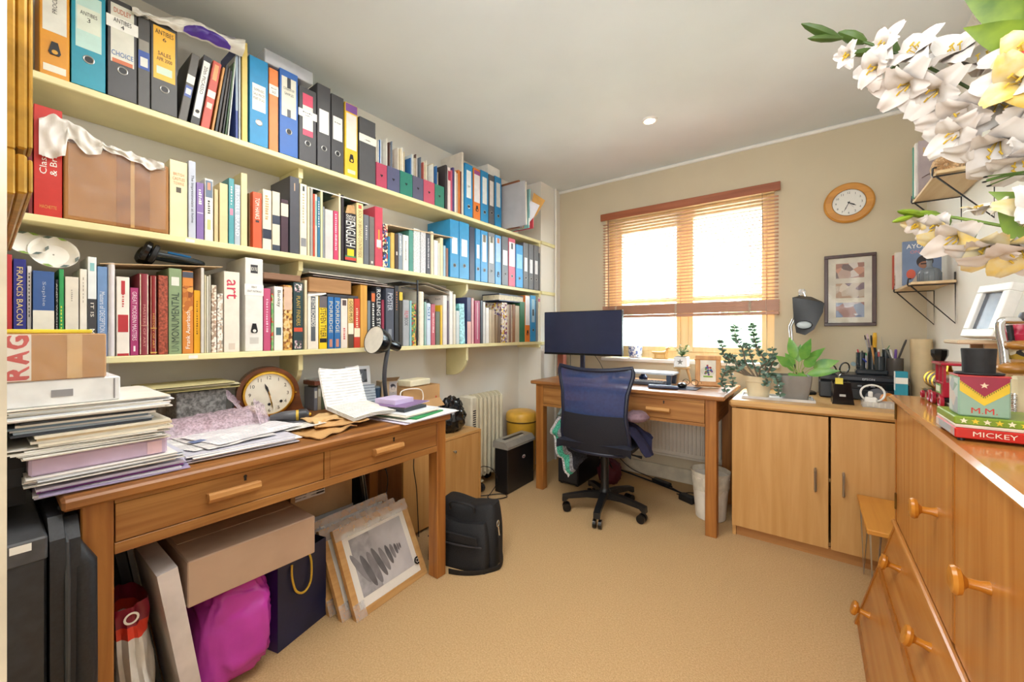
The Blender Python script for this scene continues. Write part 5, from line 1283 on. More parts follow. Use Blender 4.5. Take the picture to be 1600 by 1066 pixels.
# little camera-like gadget
gd = thing('gadget', (-1.78, 1.185, zd), 'small black gadget with chrome fittings in front of the calendar card', 'gadget')
MB().box((-1.80, 1.165, zd + .0003), (-1.765, 1.215, zd + .03), .004).o('gadget_body', M_BLACK, gd)
MB().cyl((-1.764, 1.19, zd + .016), (-1.752, 1.19, zd + .016), .010).o('gadget_lens', M_STEEL, gd)
MB().box((-1.79, 1.18, zd + .0302), (-1.775, 1.20, zd + .038), .002).o('gadget_clip', M_CHROME, gd)
# black gooseneck lamp
LB = V((-1.775, 1.275, zd))
lp = thing('desk_lamp', LB, 'black gooseneck desk lamp with round shade among the papers', 'lamp')
MB().lathe([(.070, 0), (.074, .004), (.070, .016), (.020, .022), (.012, .030)], LB, n=32).o('base', M_BLACKG, lp)
hd = PX(608, 541, -1.775); 
nk = []
for k in range(13):
    s = k / 12
    nk.append(LB + V((.012 * math.sin(s * 3.0), -.028 * math.sin(s * math.pi) + .012 * s, .03 + s * .285)))
MB().tube(nk, .011, 12).o('gooseneck', mat('#3c3e44', .35, bump=.3, scale=180), lp)
top = nk[-1]
hax = V((.08, -.95, .24)).normalized()
MB().lathe([(.022, -.070), (.026, -.064), (.026, .0), (.034, .010)], top + V((0, 0, .012)), hax, 24).o('lamp_socket', M_BLACKG, lp)
SC = top + V((0, 0, .012)) + hax * .012
MB().lathe([(.034, 0), (.052, .016), (.066, .050), (.072, .088), (.071, .089), (.064, .050), (.049, .018), (.030, .004)], SC, hax, 36, cap=False).o('lamp_shade', M_BLACKG, lp)
MB().lathe([(.0695, .086), (.0625, .050), (.047, .02), (.028, .008)], SC, hax, 36).o('reflector', mat('#e2ded2', .35), lp)
MB().lathe([(.012, .007), (.026, .022), (.030, .040), (.022, .056), (.004, .063)], SC, hax, 20).o('bulb', mat('#e9e4d4', .3), lp)
# heap at the far end of the near desk
wad('paper_stack', 'spread of loose papers at the heater end of the near desk', 'papers', -1.66, -1.362, 1.06, 1.375, zd, zd + .012, ['#f0eeea', '#dcd6ea', '#efe9d8', '#f4f4f2'], 5, .02, None, rot=8, seed=31)
wad('green_folder', 'green folder poking out of the papers near the lamp', 'folder', -1.62, -1.375, 1.09, 1.30, zd + .0125, zd + .018, ['#2f9152'], 1, .0, None, rot=14)
wad('paper_stack', 'white papers above the green folder by the lamp', 'papers', -1.68, -1.40, 1.07, 1.29, zd + .0185, zd + .034, ['#f2f0ec', '#e0e4e8', '#efe6d4'], 5, .012, None, rot=6, seed=33)
tb = wad('tablet_case', 'black tablet case lying on the papers by the lamp', 'case', -1.63, -1.44, 1.10, 1.25, zd + .0345, zd + .048, ['#3a3d42'], 1, .0, None, rot=10)
wad('magazine', 'white-edged magazine lying on the black tablet case', 'magazine', -1.68, -1.47, 1.10, 1.30, zd + .0485, zd + .053, ['#e6e0ea', '#8a6f9a'], 2, .004, None, rot=16, seed=35)
wad('lilac_book', 'thick lilac paperback topping the papers by the lamp', 'book', -1.66, -1.53, 1.13, 1.25, zd + .0535, zd + .075, ['#cfc0e2'], 1, .0, None, rot=8)
# boxes behind the lamp: card box with a drawn face, blue tub, carton
bt = thing('blue_tub', (-1.93, 1.29, zd), 'dark blue plastic tub behind the lamp neck', 'tub')
MB().lathe([(.040, 0), (.043, .075), (.046, .077), (.046, .083), (.042, .083)], (-1.93, 1.295, zd), n=28).o('tub_body', mat('#35506e', .35), bt)
MB().lathe([(.041, .0), (.041, .006)], (-1.93, 1.295, zd + .0835), n=28).o('tub_lid', mat('#8fa2b0', .3), bt)
# ------------------------------------------------------------------ low cabinet top: crate, carton, black bag
kz_ = kz + .0006
cr = thing('plastic_crate', (-1.90, 1.50, kz_), 'bluish translucent plastic crate on the low beech cabinet', 'crate')
M_CRATE = mat('#7f93ab', .25, alpha=.75, amt=.06)
c0, c1 = (-2.06, 1.40), (-1.83, 1.70)
hgt = .24
MB().box((c0[0], c0[1], kz_), (c1[0], c1[1], kz_ + .004)).box((c0[0], c0[1], kz_ + .004), (c0[0] + .003, c1[1], kz_ + hgt)).box((c1[0] - .003, c0[1], kz_ + .004), (c1[0], c1[1], kz_ + hgt)).box((c0[0] + .003, c0[1], kz_ + .004), (c1[0] - .003, c0[1] + .003, kz_ + hgt)).box((c0[0] + .003, c1[1] - .003, kz_ + .004), (c1[0] - .003, c1[1], kz_ + hgt)).o('crate_wall', M_CRATE, cr)
for zz_ in (.10, hgt - .012):
    MB().box((c1[0] + .0002, c0[1] - .004, kz_ + zz_), (c1[0] + .008, c1[1] + .004, kz_ + zz_ + .012), .003).o('crate_rim', M_CRATE, cr)
cz0 = kz_ + hgt + .001
cn = thing('cardboard_box', (-1.94, 1.55, cz0), 'open brown cardboard carton on the bluish crate under the shelf', 'box', 'cardboard boxes')
ya, yb2 = 1.415, 1.69
q = MB()
q.box((-2.07, ya, cz0), (-1.82, yb2, cz0 + .004))
q.box((-1.824, ya, cz0 + .004), (-1.82, yb2, cz0 + .095)).box((-2.07, ya, cz0 + .004), (-2.066, yb2, cz0 + .095)).box((-2.066, ya, cz0 + .004), (-1.824, ya + .004, cz0 + .095)).box((-2.066, yb2 - .004, cz0 + .004), (-1.824, yb2, cz0 + .095))
q.o('carton', M_KRAFT, cn)
MB().add([(-1.819, ya, cz0 + .012), (-1.819, yb2, cz0 + .012), (-1.775, yb2, cz0 - .03), (-1.775, ya, cz0 - .03)], [(0, 1, 2, 3)]).o('carton_flap', M_KRAFT, cn)
MB().lathe([(.006, 0), (.006, .0006)], (-1.8198, yb2 - .03, cz0 + .02), X_, 12).o('red_sticker', mat('#c8402c', .5), cn)
wbx = thing('cream_box', (-1.93, 1.58, cz0 + .06), 'small cream box lid resting in the brown carton', 'box')
MB(Matrix.Translation((-1.90, 1.56, cz0 + .0955)) @ Matrix.Rotation(R(8), 4, 'Z')).box((-.05, -.085, 0), (.05, .085, .035), .003).o('lid', mat('#efe6c6', .5), wbx)
cbl = [V((-1.80, 1.40, cz0 + .02)), V((-1.79, 1.375, cz0 + .06)), V((-1.81, 1.40, cz0 + .085)), V((-1.81, 1.47, cz0 + .09)), V((-1.80, 1.53, cz0 + .075)), V((-1.79, 1.53, cz0 + .02)), V((-1.775, 1.46, cz0 - .008)), V((-1.77, 1.40, cz0 - .012))]
def smooth(pts, k=6):
    out = []
    n = len(pts)
    for i in range(n - 1):
        p0, p1, p2, p3 = pts[max(i - 1, 0)], pts[i], pts[i + 1], pts[min(i + 2, n - 1)]
        for j in range(k):
            t = j / k
            out.append(.5 * ((2 * p1) + (p2 - p0) * t + (2 * p0 - 5 * p1 + 4 * p2 - p3) * t * t + (3 * p1 - p0 - 3 * p2 + p3) * t ** 3))
    out.append(pts[-1])
    return out
tag(MB().tube(smooth(cbl), .0032, 8).o('white_cable', M_WHITE), 'white cable looping in front of the open brown carton', 'cable')
fb_ = thing('face_box', (-1.86, 1.37, zd), 'card box printed with a drawn face beside the lamp', 'box')
xf = Matrix.Translation((-1.90, 1.368, zd - .02)) @ Matrix.Rotation(R(-14), 4, 'Z')
MB(xf).box((-.06, -.04, .04), (.02, .05, .135), .002).o('box_body', mat('#cdb595', .6), fb_)
MB(xf).box((.0202, .004, .042), (.0207, .048, .132)).o('face_print', mat('#c9c6cc', .5), fb_)
fpx = MB(xf)
fpx.lathe([(.015, 0), (.015, .0004)], (.0208, .026, .085), X_, 20, sx=1.0, sy=1.5)
fpx.o('drawn_face', mat('#e0d6d0', .5), fb_)
hx_ = MB(xf).prism([(.010, .112), (.016, .098), (.014, .088), (.020, .103), (.034, .106), (.037, .09), (.040, .108), (.030, .118), (.018, .119)], (.0213, 0, 0), Y_, Z_, (.0004, 0, 0)).o('drawn_hair', mat('#3d3f4a', .5), fb_)
e_ = MB(xf)
for y_, z_ in ((.020, .088), (.032, .088)):
    e_.box((.0213, y_ - .003, z_), (.0216, y_ + .003, z_ + .002))
e_.box((.0213, .022, .070), (.0216, .031, .0715)).o('drawn_features', mat('#3d3f4a', .5), fb_)
MB(xf).add([(.02, -.04, .135), (.02, .05, .135), (.06, .05, .16), (.06, -.04, .16)], [(0, 1, 2, 3)]).o('box_flap', mat('#c2a57e', .6), fb_)
# crumpled bag helper
def blob(c, sx, sy, sz, amp, seed, nu=28, nv=18, f=2.4, flat=True, sq=1.0):
    c = Vector(c)
    vs, fs = [], []
    for i in range(nv + 1):
        th = math.pi * i / nv
        for j in range(nu):
            ph = 2 * math.pi * j / nu
            d = V((math.sin(th) * math.cos(ph), math.sin(th) * math.sin(ph), math.cos(th)))
            k = 1 + amp * (noise.noise(d * f + V((seed, 0, 0))) + .6 * noise.ridged_multi_fractal(d * f * 1.7 + V((0, seed, 0)), 1.0, 2.0, 3, 1.0, 2.0) - .7)
            d = Vector([math.copysign(abs(w) ** sq, w) for w in d])
            p = V((d.x * sx * k, d.y * sy * k, d.z * sz * k))
            if flat and p.z < -sz * .8: p.z = -sz * .8
            vs.append(c + p)
    for i in range(nv):
        for j in range(nu):
            j2 = (j + 1) % nu
            fs.append((i * nu + j, (i + 1) * nu + j, (i + 1) * nu + j2, i * nu + j2))
    return MB().add(vs, fs)
M_BIN = mat('#17181b', .16, bump=.5, scale=30, amt=.1)
tag(blob((-1.90, 1.86, kz_ + .10), .085, .11, .125, .22, 3, 34, 22, 3.2).o('black_bag', M_BIN, None, 25), 'shiny black bin bag heaped on the low beech cabinet', 'bag')
# ------------------------------------------------------------------ under and around the near desk
bc = thing('storage_case', (-1.55, .055, 0), 'tall black vinyl storage case with white tag by the doorway wall', 'case')
MB().box((-1.80, .023, .001), (-1.345, .0875, .70), .004).o('case_body', mat('#2f3238', .4, scale=40, amt=.12), bc)
MB().box((-1.802, .0215, .66), (-1.3425, .089, .712), .004).o('case_lid', mat('#4c4d50', .45, scale=30, amt=.12), bc)
MB().box((-1.3425, .036, .690), (-1.3418, .066, .706)).o('white_tag', M_WHITE, bc)
MB().box((-1.3449, .05, .20), (-1.3435, .0875, .27)).o('mesh_patch', mat('#8f8c84', .6, scale=300, amt=.4), bc)
pf = thing('portfolio_case', (-1.6, .12, 0), 'black zipped portfolio case standing against the near desk leg', 'portfolio')
M_PF = mat('#1b1d22', .5, scale=160, amt=.2, bump=.25)
def lobe(y0, y1, x0, x1, zt):
    P = [(x0, .001), (x1, .001), (x1, zt - .10), (x1 - .012, zt - .04), (x1 - .06, zt), (x0, zt)]
    return P, (0, y0, 0), (0, y1 - y0, 0)
for y0, y1, zt, x1 in ((.0915, .1145, .735, -1.335), (.1165, .1395, .725, -1.345)):
    P, o_, d_ = lobe(y0, y1, -1.95, x1, zt)
    MB().prism(P, o_, X_, Z_, d_).o('case_side', M_PF, pf)
MB().tube([V((-1.372, .140, .02)), V((-1.366, .144, .35)), V((-1.366, .144, .62)), V((-1.372, .126, .67)), V((-1.42, .122, .70))], [.024, .025, .024, .016, .010], 12).o('gusset', M_PF, pf)
MB().tube([V((-1.333, .117, .02)), V((-1.333, .117, .60)), V((-1.35, .117, .68)), V((-1.45, .1155, .738))], .005, 8).o('zip', mat('#4a4d50', .4, metal=.5), pf)
# white-edged board, long carton, bags
wp = thing('foam_board', (-1.55, .36, 0), 'thick white-edged board leaning under the near desk by the long carton', 'board')
MB().prism([(.365, .001), (.408, .001), (.334, .497), (.289, .490)], (-1.72, 0, 0), Y_, Z_, (.29, 0, 0)).o('board', mat('#d9cfcb', .6), wp)
bb = thing('black_board', (-1.6, .31, 0), 'dark art portfolio leaning between the white bag and the white board', 'portfolio')
MB().prism([(.318, .001), (.340, .001), (.260, .52), (.238, .52)], (-1.95, 0, 0), Y_, Z_, (.28, 0, 0)).o('cover', mat('#23252b', .5), bb)
MB().prism([(.343, .001), (.355, .001), (.278, .50), (.266, .50)], (-1.92, 0, 0), Y_, Z_, (.26, 0, 0)).o('grey_board', mat('#5c5a58', .6), bb)
lc = thing('long_carton', (-1.63, .55, .35), 'long flat brown carton lying across the bags under the near desk', 'box')
bx0 = .362
MB().box((-1.81, bx0, .352), (-1.452, .735, .487), .003).o('carton', mat('#bfa189', .7, amt=.05, scale=5), lc)
MB().box((-1.80, bx0 + .01, .4872), (-1.60, .725, .489)).o('top_flap', mat('#c9aa8d', .7), lc)
M_PINK = mat('#c23fb0', .22, amt=.08, scale=5, bump=.3)
tag(blob((-1.60, .512, .165), .125, .108, .165, .14, 5, 64, 44, 1.5, True, .55).o('pink_bag', M_PINK, None, 180), 'bright pink plastic bag squeezed under the long brown carton', 'bag')
wg = thing('carrier_bag', (-1.56, .26, 0), 'white carrier bag with red and maroon top beside the desk leg', 'bag')
def cbag(z0, z1, seed, r=.055):
    def fn(a, b):
        ph = 2 * math.pi * a; k = z0 + (z1 - z0) * b
        rr = r * (1.05 - .25 * (k / .4)) * (1 + .42 * noise.noise(V((math.cos(ph) * 2.2, math.sin(ph) * 2.2, k * 9 + seed))))
        return V((-1.55 + rr * 2.0 * math.cos(ph), .258 - .06 * max(0, k - .2) + rr * .82 * math.sin(ph), k + .001))
    return fn
MB().grid(cbag(0, .33, 1), 36, 14).o('bag_body', mat('#d9d5cd', .35, bump=.4, scale=14), wg, 50)
MB().grid(cbag(.33, .36, 1), 36, 3).o('red_band', mat('#d8402c', .35), wg, 50)
MB().grid(cbag(.36, .41, 1), 36, 4).o('maroon_band', mat('#8a1f35', .35), wg, 50)
MB().lathe([(.016, 0), (.016, .0008), (.011, .0008), (.011, 0)], (-1.470, .245, .385), X_, 20, cap=False).o('ring_logo', M_WHITE, wg)
# dark blue gift bag
gb = thing('gift_bag', (-1.6, .76, 0), 'dark blue gift bag with yellow rope handle under the near desk', 'bag')
xf = Matrix.Translation((-1.535, .642, .001)) @ Matrix.Rotation(math.atan2(-(-1.600 + 1.535), .245) * 1.0, 4, 'Z')
M_NAVY = mat('#1b2348', .4, amt=.12, scale=8)
q = MB(xf)
W2, D2_, H2 = .215, .09, .318
q.box((-.002, 0, 0), (0, W2, H2)).box((-D2_, 0, 0), (-D2_ + .002, W2, H2)).box((-D2_ + .002, W2 - .002, 0), (-.002, W2, H2)).box((-D2_ + .002, .002, 0), (-.002, W2 - .002, .002))
q.o('bag_panel', M_NAVY, gb)
MB(xf).box((-D2_ + .002, 0, 0), (-.002, .002, H2)).o('side_gusset', mat('#3a1f66', .4, amt=.1), gb)
rp = smooth([xf @ Vector(p) for p in ((.003, .055, .29), (.010, .05, .25), (.012, .065, .19), (.012, .10, .165), (.012, .130, .19), (.010, .135, .26), (.002, .130, .30))])
MB().tube(rp, .004, 8).o('rope_handle', mat('#d9b23a', .6, bump=.4, scale=200), gb)

# film-wrapped framed prints, one behind the other
M_OAKF = mat('#d2a66c', .5, 'wood', '#bf9056', axis='y')
def leaning_frame(bl, br, top_dx, Hh, label, name, picture=False):
    bl, br = Vector(bl), Vector(br)
    w = (br - bl).length
    ry = (br - bl).normalized()
    n = V((ry.y, -ry.x, 0)); 
    up = V((-n.x * top_dx, -n.y * top_dx, math.sqrt(max(.01, Hh * Hh - top_dx * top_dx)))).normalized()
    nn = ry.cross(up).normalized()
    M = Matrix(((ry.x, up.x, nn.x, bl.x), (ry.y, up.y, nn.y, bl.y), (ry.z, up.z, nn.z, bl.z), (0, 0, 0, 1)))
    t = thing(name, bl, label, 'picture', 'framed prints under the near desk')
    e = .028; d = -.022
    MB(M).box((0, 0, d), (w, e, 0), .001).box((0, Hh - e, d), (w, Hh, 0), .001).box((0, e, d), (e, Hh - e, 0), .001).box((w - e, e, d), (w, Hh - e, 0), .001).o('picture_frame', M_OAKF, t)
    MB(M).box((e, e, d), (w - e, Hh - e, -.008)).o('backing', M_KRAFT, t)
    MB(M).box((e, e, -.0079), (w - e, Hh - e, -.006)).o('mat_board', M_WHITE, t)
    if picture:
        mg = .043
        x0, x1, y0, y1 = mg + .015, w - mg - .012, mg + .02, Hh - mg - .02
        MB(M).box((x0, y0, -.0059), (x1, y1, -.0052)).o('print', mat('#d2d1d5', .5, col2='#a9a8ae', scale=5), t)
        tones = [MB(M), MB(M)]
        for i, (cx, cy, a, b, an) in enumerate(((.07, .46, .036, .20, 24), (.19, .36, .040, .20, 16), (.30, .36, .044, .20, 14), (.40, .40, .036, .19, 18), (.50, .40, .036, .15, 14), (.60, .43, .030, .12, 12), (.68, .45, .026, .09, 10), (.75, .46, .020, .065, 8), (.80, .47, .015, .045, 6), (.84, .475, .011, .035, 4))):
            L_, W_2 = b * (y1 - y0) * 1.6, a * (x1 - x0) * 1.3
            c = V((x0 + cx * (x1 - x0), y0 + cy * (y1 - y0), -.0050 + .0001 * i))
            ca, sa = math.cos(R(an)), math.sin(R(an))
            tones[i % 2].add([c + V((W_2 * math.cos(t_) * ca - L_ * math.sin(t_) * sa, W_2 * math.cos(t_) * sa + L_ * math.sin(t_) * ca, 0)) for t_ in [2 * math.pi * q / 24 for q in range(24)]], [tuple(range(24))])
        tones[0].o('printed_pebbles', mat('#8f8e93', .5, col2='#77767c', scale=20), t)
        tones[1].o('printed_pebbles', mat('#6f6e74', .5, col2='#5b5a60', scale=20), t)
        MB(M).box((x0, y0, -.0051), (x0 + .10, y1, -.00505)).o('printed_shade', mat('#b3b2b8', .5, col2='#97969c', scale=30), t)
        MB(M).lathe([(.017, 0), (.017, .0008)], (w - .035, .075, -.0015), Z_, 24).o('round_sticker', M_BLACK, t)
        sk_ = MB(M)
        for i in range(6):
            a_ = i * math.pi / 3
            sk_.box((w - .035 + .008 * math.cos(a_) - .002, .075 + .008 * math.sin(a_) - .002, -.0006), (w - .035 + .008 * math.cos(a_) + .002, .075 + .008 * math.sin(a_) + .002, -.0004))
        sk_.o('sticker_mark', M_WHITE, t)
    MB(M).box((e, e, -.0018), (w - e, Hh - e, -.0014)).o('glass', glassy('clear_glass', (1, 1, 1), .01), t)
    for (x0, y0, x1, y1) in ((-.002, Hh - .05, w + .002, Hh + .003), (-.002, -.001, .05, .06)):
        MB(M).grid(lambda s, q, x0=x0, y0=y0, x1=x1, y1=y1: V((x0 + (x1 - x0) * s, y0 + (y1 - y0) * q, .003 + .003 * noise.noise(V((s * 16, q * 6, x0 * 40))))), 24, 5).o('shrink_film', mat('#eef1f6', .08, alpha=.30, bump=1.0, scale=30), t)
leaning_frame((-1.446, .900, .001), (-1.474, 1.292, .001), .165, .36, 'film-wrapped oak frame with a grey pebble print, foremost of the leaning frames', 'framed_print', True)
leaning_frame((-1.492, .864, .001), (-1.520, 1.262, .001), .165, .36, 'film-wrapped oak frame directly behind the pebble print', 'framed_print')
leaning_frame((-1.560, .850, .001), (-1.585, 1.250, .001), .150, .37, 'film-wrapped frame farthest back of the three leaning under the desk', 'framed_print')
# cartons behind the frames
cc_ = thing('shipping_carton', (-1.9, 1.02, .30), 'brown shipping carton with white address label behind the framed prints', 'box')
zt_ = .592
MB().box((-2.05, .82, .302), (-1.835, 1.115, zt_), .002).o('carton', mat('#b8946a', .7, amt=.05), cc_)
MB().box((-1.8348, .84, .40), (-1.8342, .975, .50)).o('address_label', mat('#ece7de', .6, 'lines', '#8a8580', axis='z', scale=24), cc_)
bcx = MB()
for i in range(6):
    bcx.box((-1.8341, .935, .408 + .014 * i), (-1.8338, .970, .416 + .014 * i))
bcx.o('barcode', M_INK, cc_)
MB().box((-1.8348, 1.03, .470), (-1.8342, 1.10, .474)).box((-1.8348, 1.045, .478), (-1.8342, 1.05, .515)).box((-1.8348, 1.075, .478), (-1.8342, 1.08, .515)).o('handling_mark', M_INK, cc_)
wc = thing('white_carton', (-1.9, 1.0, 0), 'pale grey carton under the brown shipping carton', 'box')
MB().box((-2.05, .84, .001), (-1.84, 1.125, .300), .002).o('carton', mat('#cfcbc8', .6), wc)
MB().box((-1.8398, .99, .19), (-1.8392, 1.05, .24)).o('grey_patch', mat('#a89f94', .6), wc)
for i, (y_, x_, lb) in enumerate(((1.13, -1.80, 'slim black board leaning behind the framed prints, nearer the carton'), (1.165, -1.84, 'slim black board leaning behind the framed prints, nearer the desk leg'))):
    t = thing('folding_board', (x_, y_, 0), lb, 'board')
    MB().prism([(0, .001), (.014, .001), (-.07, .56), (-.084, .56)], (x_ - .12, y_ + .07, 0), Y_, Z_, (.12, 0, 0)).o('panel', mat('#1f2126', .3), t)
    MB().tube([V((x_ + .003, y_ + .075, .05)), V((x_ + .003, y_ + .005, .52))], .003, 6).o('edge_strip', M_STEEL, t)
# hanging cables by the cabinet
tag(MB().tube(smooth([V((-1.80, 1.26, .62)), V((-1.81, 1.27, .50)), V((-1.80, 1.30, .38)), V((-1.815, 1.295, .25)), V((-1.80, 1.30, .10)), V((-1.79, 1.29, .006))]), .0028, 6).o('black_cable', M_BLACK), 'black cable hanging in front of the brown cabinet side', 'cable')
tag(MB().tube(smooth([V((-1.775, 1.46, .499)), V((-1.778, 1.455, .40)), V((-1.772, 1.47, .28)), V((-1.772, 1.48, .12)), V((-1.765, 1.48, .006))]), .0028, 6).o('black_cable', M_BLACK), 'black cable hanging down the pale cabinet door beside the desk leg', 'cable')
# black laptop bag slumped on the floor
lbx = Matrix.Translation((-1.425, 1.50, .001)) @ Matrix.Rotation(R(14), 4, 'Z')
lg = thing('laptop_bag', (-1.475, 1.555, 0), 'black fabric laptop bag slumped on the carpet by the near desk leg', 'bag')
M_BAG = mat('#1d1d20', .75, scale=200, amt=.2, bump=.3)
def bagbody(w, d, h, off, seed, sag=.03):
    def fn(a, b):
        ph = 2 * math.pi * a
        c, s = math.cos(ph), math.sin(ph)
        k = 5.0
        rr = (abs(c) ** k + abs(s) ** k) ** (-1 / k)
        z = h * min(1, b * 1.18)
        sh = 1.0 - (.22 * (z / h) ** 3) if b < .85 else .78 * (1 - (b - .85) / .15)
        x = w / 2 * c * rr * sh; y = d / 2 * s * rr * sh
        zz = z - sag * (1 - abs(x) / (w / 2)) * (z / h) ** 2 + .006 * noise.noise(V((x * 12, y * 12, z * 12 + seed)))
        y += .05 * (z / h) ** 2
        return Vector(off) + V((x, y, max(zz, 0)))
    return fn
MB(lbx).grid(bagbody(.37, .15, .285, (0, .02, 0), 1), 48, 24).o('bag_body', M_BAG, lg, 50)
MB(lbx).grid(bagbody(.33, .07, .215, (0, -.075, 0), 4, .02), 48, 20).o('front_pocket', M_BAG, lg, 50)
MB(lbx).tube(smooth([V((-.15, -.112, .13)), V((0, -.115, .12)), V((.15, -.112, .13))]), .004, 8).o('pocket_zip', mat('#3c3c40', .4), lg)
MB(lbx).box((-.14, -.1175, .135), (.13, -.110, .175), .003).o('pocket_flap', M_BAG, lg)
MB(lbx).tube(smooth([V((-.07, -.03, .25)), V((-.065, -.04, .285)), V((.0, -.05, .300)), V((.065, -.04, .285)), V((.07, -.03, .25))]), .008, 10, flat=.6).o('carry_handle', M_BAG, lg)
ringp = [V((.186, .0 + .012 * math.cos(t_), .205 + .016 * math.sin(t_))) for t_ in [2 * math.pi * i / 16 for i in range(16)]]
MB(lbx).tube(ringp, .0022, 6, closed=True).o('strap_ring', M_CHROME, lg)
MB(lbx).tube([V((.188, 0, .192)), V((.195, -.004, .150))], .004, 8).o('strap_clip', M_CHROME, lg)
stp = smooth([V((.196, -.004, .150)), V((.206, -.01, .08)), V((.214, -.02, .03)), V((.20, -.05, .010)), V((.14, -.11, .008)), V((.07, -.145, .008)), V((.0, -.16, .012))], 5)
MB(lbx).tube(stp, .019, 8, flat=.16).o('shoulder_strap', M_BAG, lg)
# ------------------------------------------------------------------ oil heater, yellow bin, shredder along the far left
oh = thing('oil_heater', (-1.98, 2.32, 0), 'cream oil-filled heater with fins standing along the wall', 'heater')
M_HEAT = mat('#ddd6bd', .4, amt=.03)
ht_ = .70
for i in range(7):
    y = 2.165 + i * .047
    m_ = MB()
    P = []
    for k in range(25):
        a_ = math.pi * k / 24
        P.append((.065 * math.cos(a_), ht_ - .065 + .065 * math.sin(a_)))
    P = [(.065, .115)] + P + [(-.065, .115), (-.045, .085), (.045, .085)]
    m_.prism(P, (-1.995, y, 0), X_, Z_, (0, .009, 0))
    for xx in (-.045, 0, .045):
        m_.tube([V((-1.995 + xx, y + .0045, .12)), V((-1.995 + xx, y + .0045, ht_ - .03))], .0155, 10)
    m_.o('fin', M_HEAT, oh)
MB().cyl((-1.995, 2.165, ht_ - .06), (-1.995, 2.46, ht_ - .06), .02, n=12).cyl((-1.995, 2.165, .15), (-1.995, 2.46, .15), .02, n=12).o('oil_pipe', M_HEAT, oh)
MB().box((-2.06, 2.098, .10), (-1.93, 2.156, ht_ - .005), .010).o('control_panel', mat('#e4dfcc', .4), oh)
v_ = MB()
for i in range(9):
    v_.box((-1.9299, 2.112, .46 + .016 * i), (-1.9285, 2.142, .468 + .016 * i))
v_.o('vent_slots', M_DARK, oh)
for y in (2.16, 2.40):
    f_ = MB().box((-2.07, y, .070), (-1.905, y + .04, .0835), .003).o('foot_bar', M_HEAT, oh)
    for x_ in (-2.06, -1.915):
        MB().cyl((x_, y + .006, .031), (x_, y + .034, .031), .030, n=18).o('caster', M_DARK, f_)
yb = thing('yellow_bin', (-1.93, 2.735, 0), 'round yellow bin with domed lid in the alcove corner', 'bin')
M_YEL = mat('#dfaa35', .4, amt=.05)
MB().lathe([(.108, .001), (.112, .01), (.128, .405), (.128, .408)], (-1.955, 2.745, 0), n=40).o('bin_body', M_YEL, yb)
MB().lathe([(.1285, 0), (.1295, .002), (.1295, .010), (.1285, .012)], (-1.955, 2.745, .409), n=40).o('rim_band', mat('#6a4f1c', .4), yb)
MB().lathe([(.133, 0), (.134, .03), (.130, .052), (.120, .066), (.10, .076), (.05, .083), (.004, .084)], (-1.955, 2.745, .4215), n=40).o('lid', mat('#eab648', .35), yb)
sx = Matrix.Translation((-1.722, 2.246, .001)) @ Matrix.Rotation(R(1), 4, 'Z')
sr = thing('paper_shredder', (-1.77, 2.42, 0), 'black paper shredder with silver top in front of the oil heater', 'shredder')
MB(sx).box((-.115, 0, 0), (0, .345, .318), .004).o('shredder_bin', mat('#17171a', .35), sr)
MB(sx).prism([(-.13, .3185), (.008, .3185), (.008, .335), (-.02, .368), (-.12, .372), (-.13, .36)], (0, -.006, 0), X_, Z_, (0, .357, 0)).o('shredder_head', mat('#a7a59e', .35, metal=.3), sr)
MB(sx).box((-.085, .05, .3702), (-.060, .29, .3730)).o('paper_slot', M_BLACK, sr)
MB(sx).box((-.045, .20, .368), (-.030, .25, .3735), .002).o('switch', mat('#cfcdc6', .4), sr)
MB(sx).lathe([(.013, 0), (.013, .0012)], (.0002, .205, .225), X_, 28, sx=1.0, sy=1.5).o('oval_badge', mat('#cfc4c4', .3), sr)
MB(sx).lathe([(.006, .0012), (.006, .0016)], (.0002, .205, .222), X_, 20, sx=1.0, sy=1.6).o('badge_mark', mat('#7a3038', .4), sr)
tag(MB().tube(smooth([V((-1.86, 2.10, .20)), V((-1.83, 2.11, .22)), V((-1.80, 2.17, .19)), V((-1.785, 2.215, .10)), V((-1.82, 2.19, .02)), V((-1.80, 2.12, .006)), V((-1.74, 2.13, .006)), V((-1.70, 2.21, .006)), V((-1.76, 2.23, .006)), V((-1.85, 2.12, .006)), V((-1.90, 2.06, .006))]), .003, 6).o('black_cable', M_BLACK), 'black mains lead coiled between the heater and the shredder', 'cable')
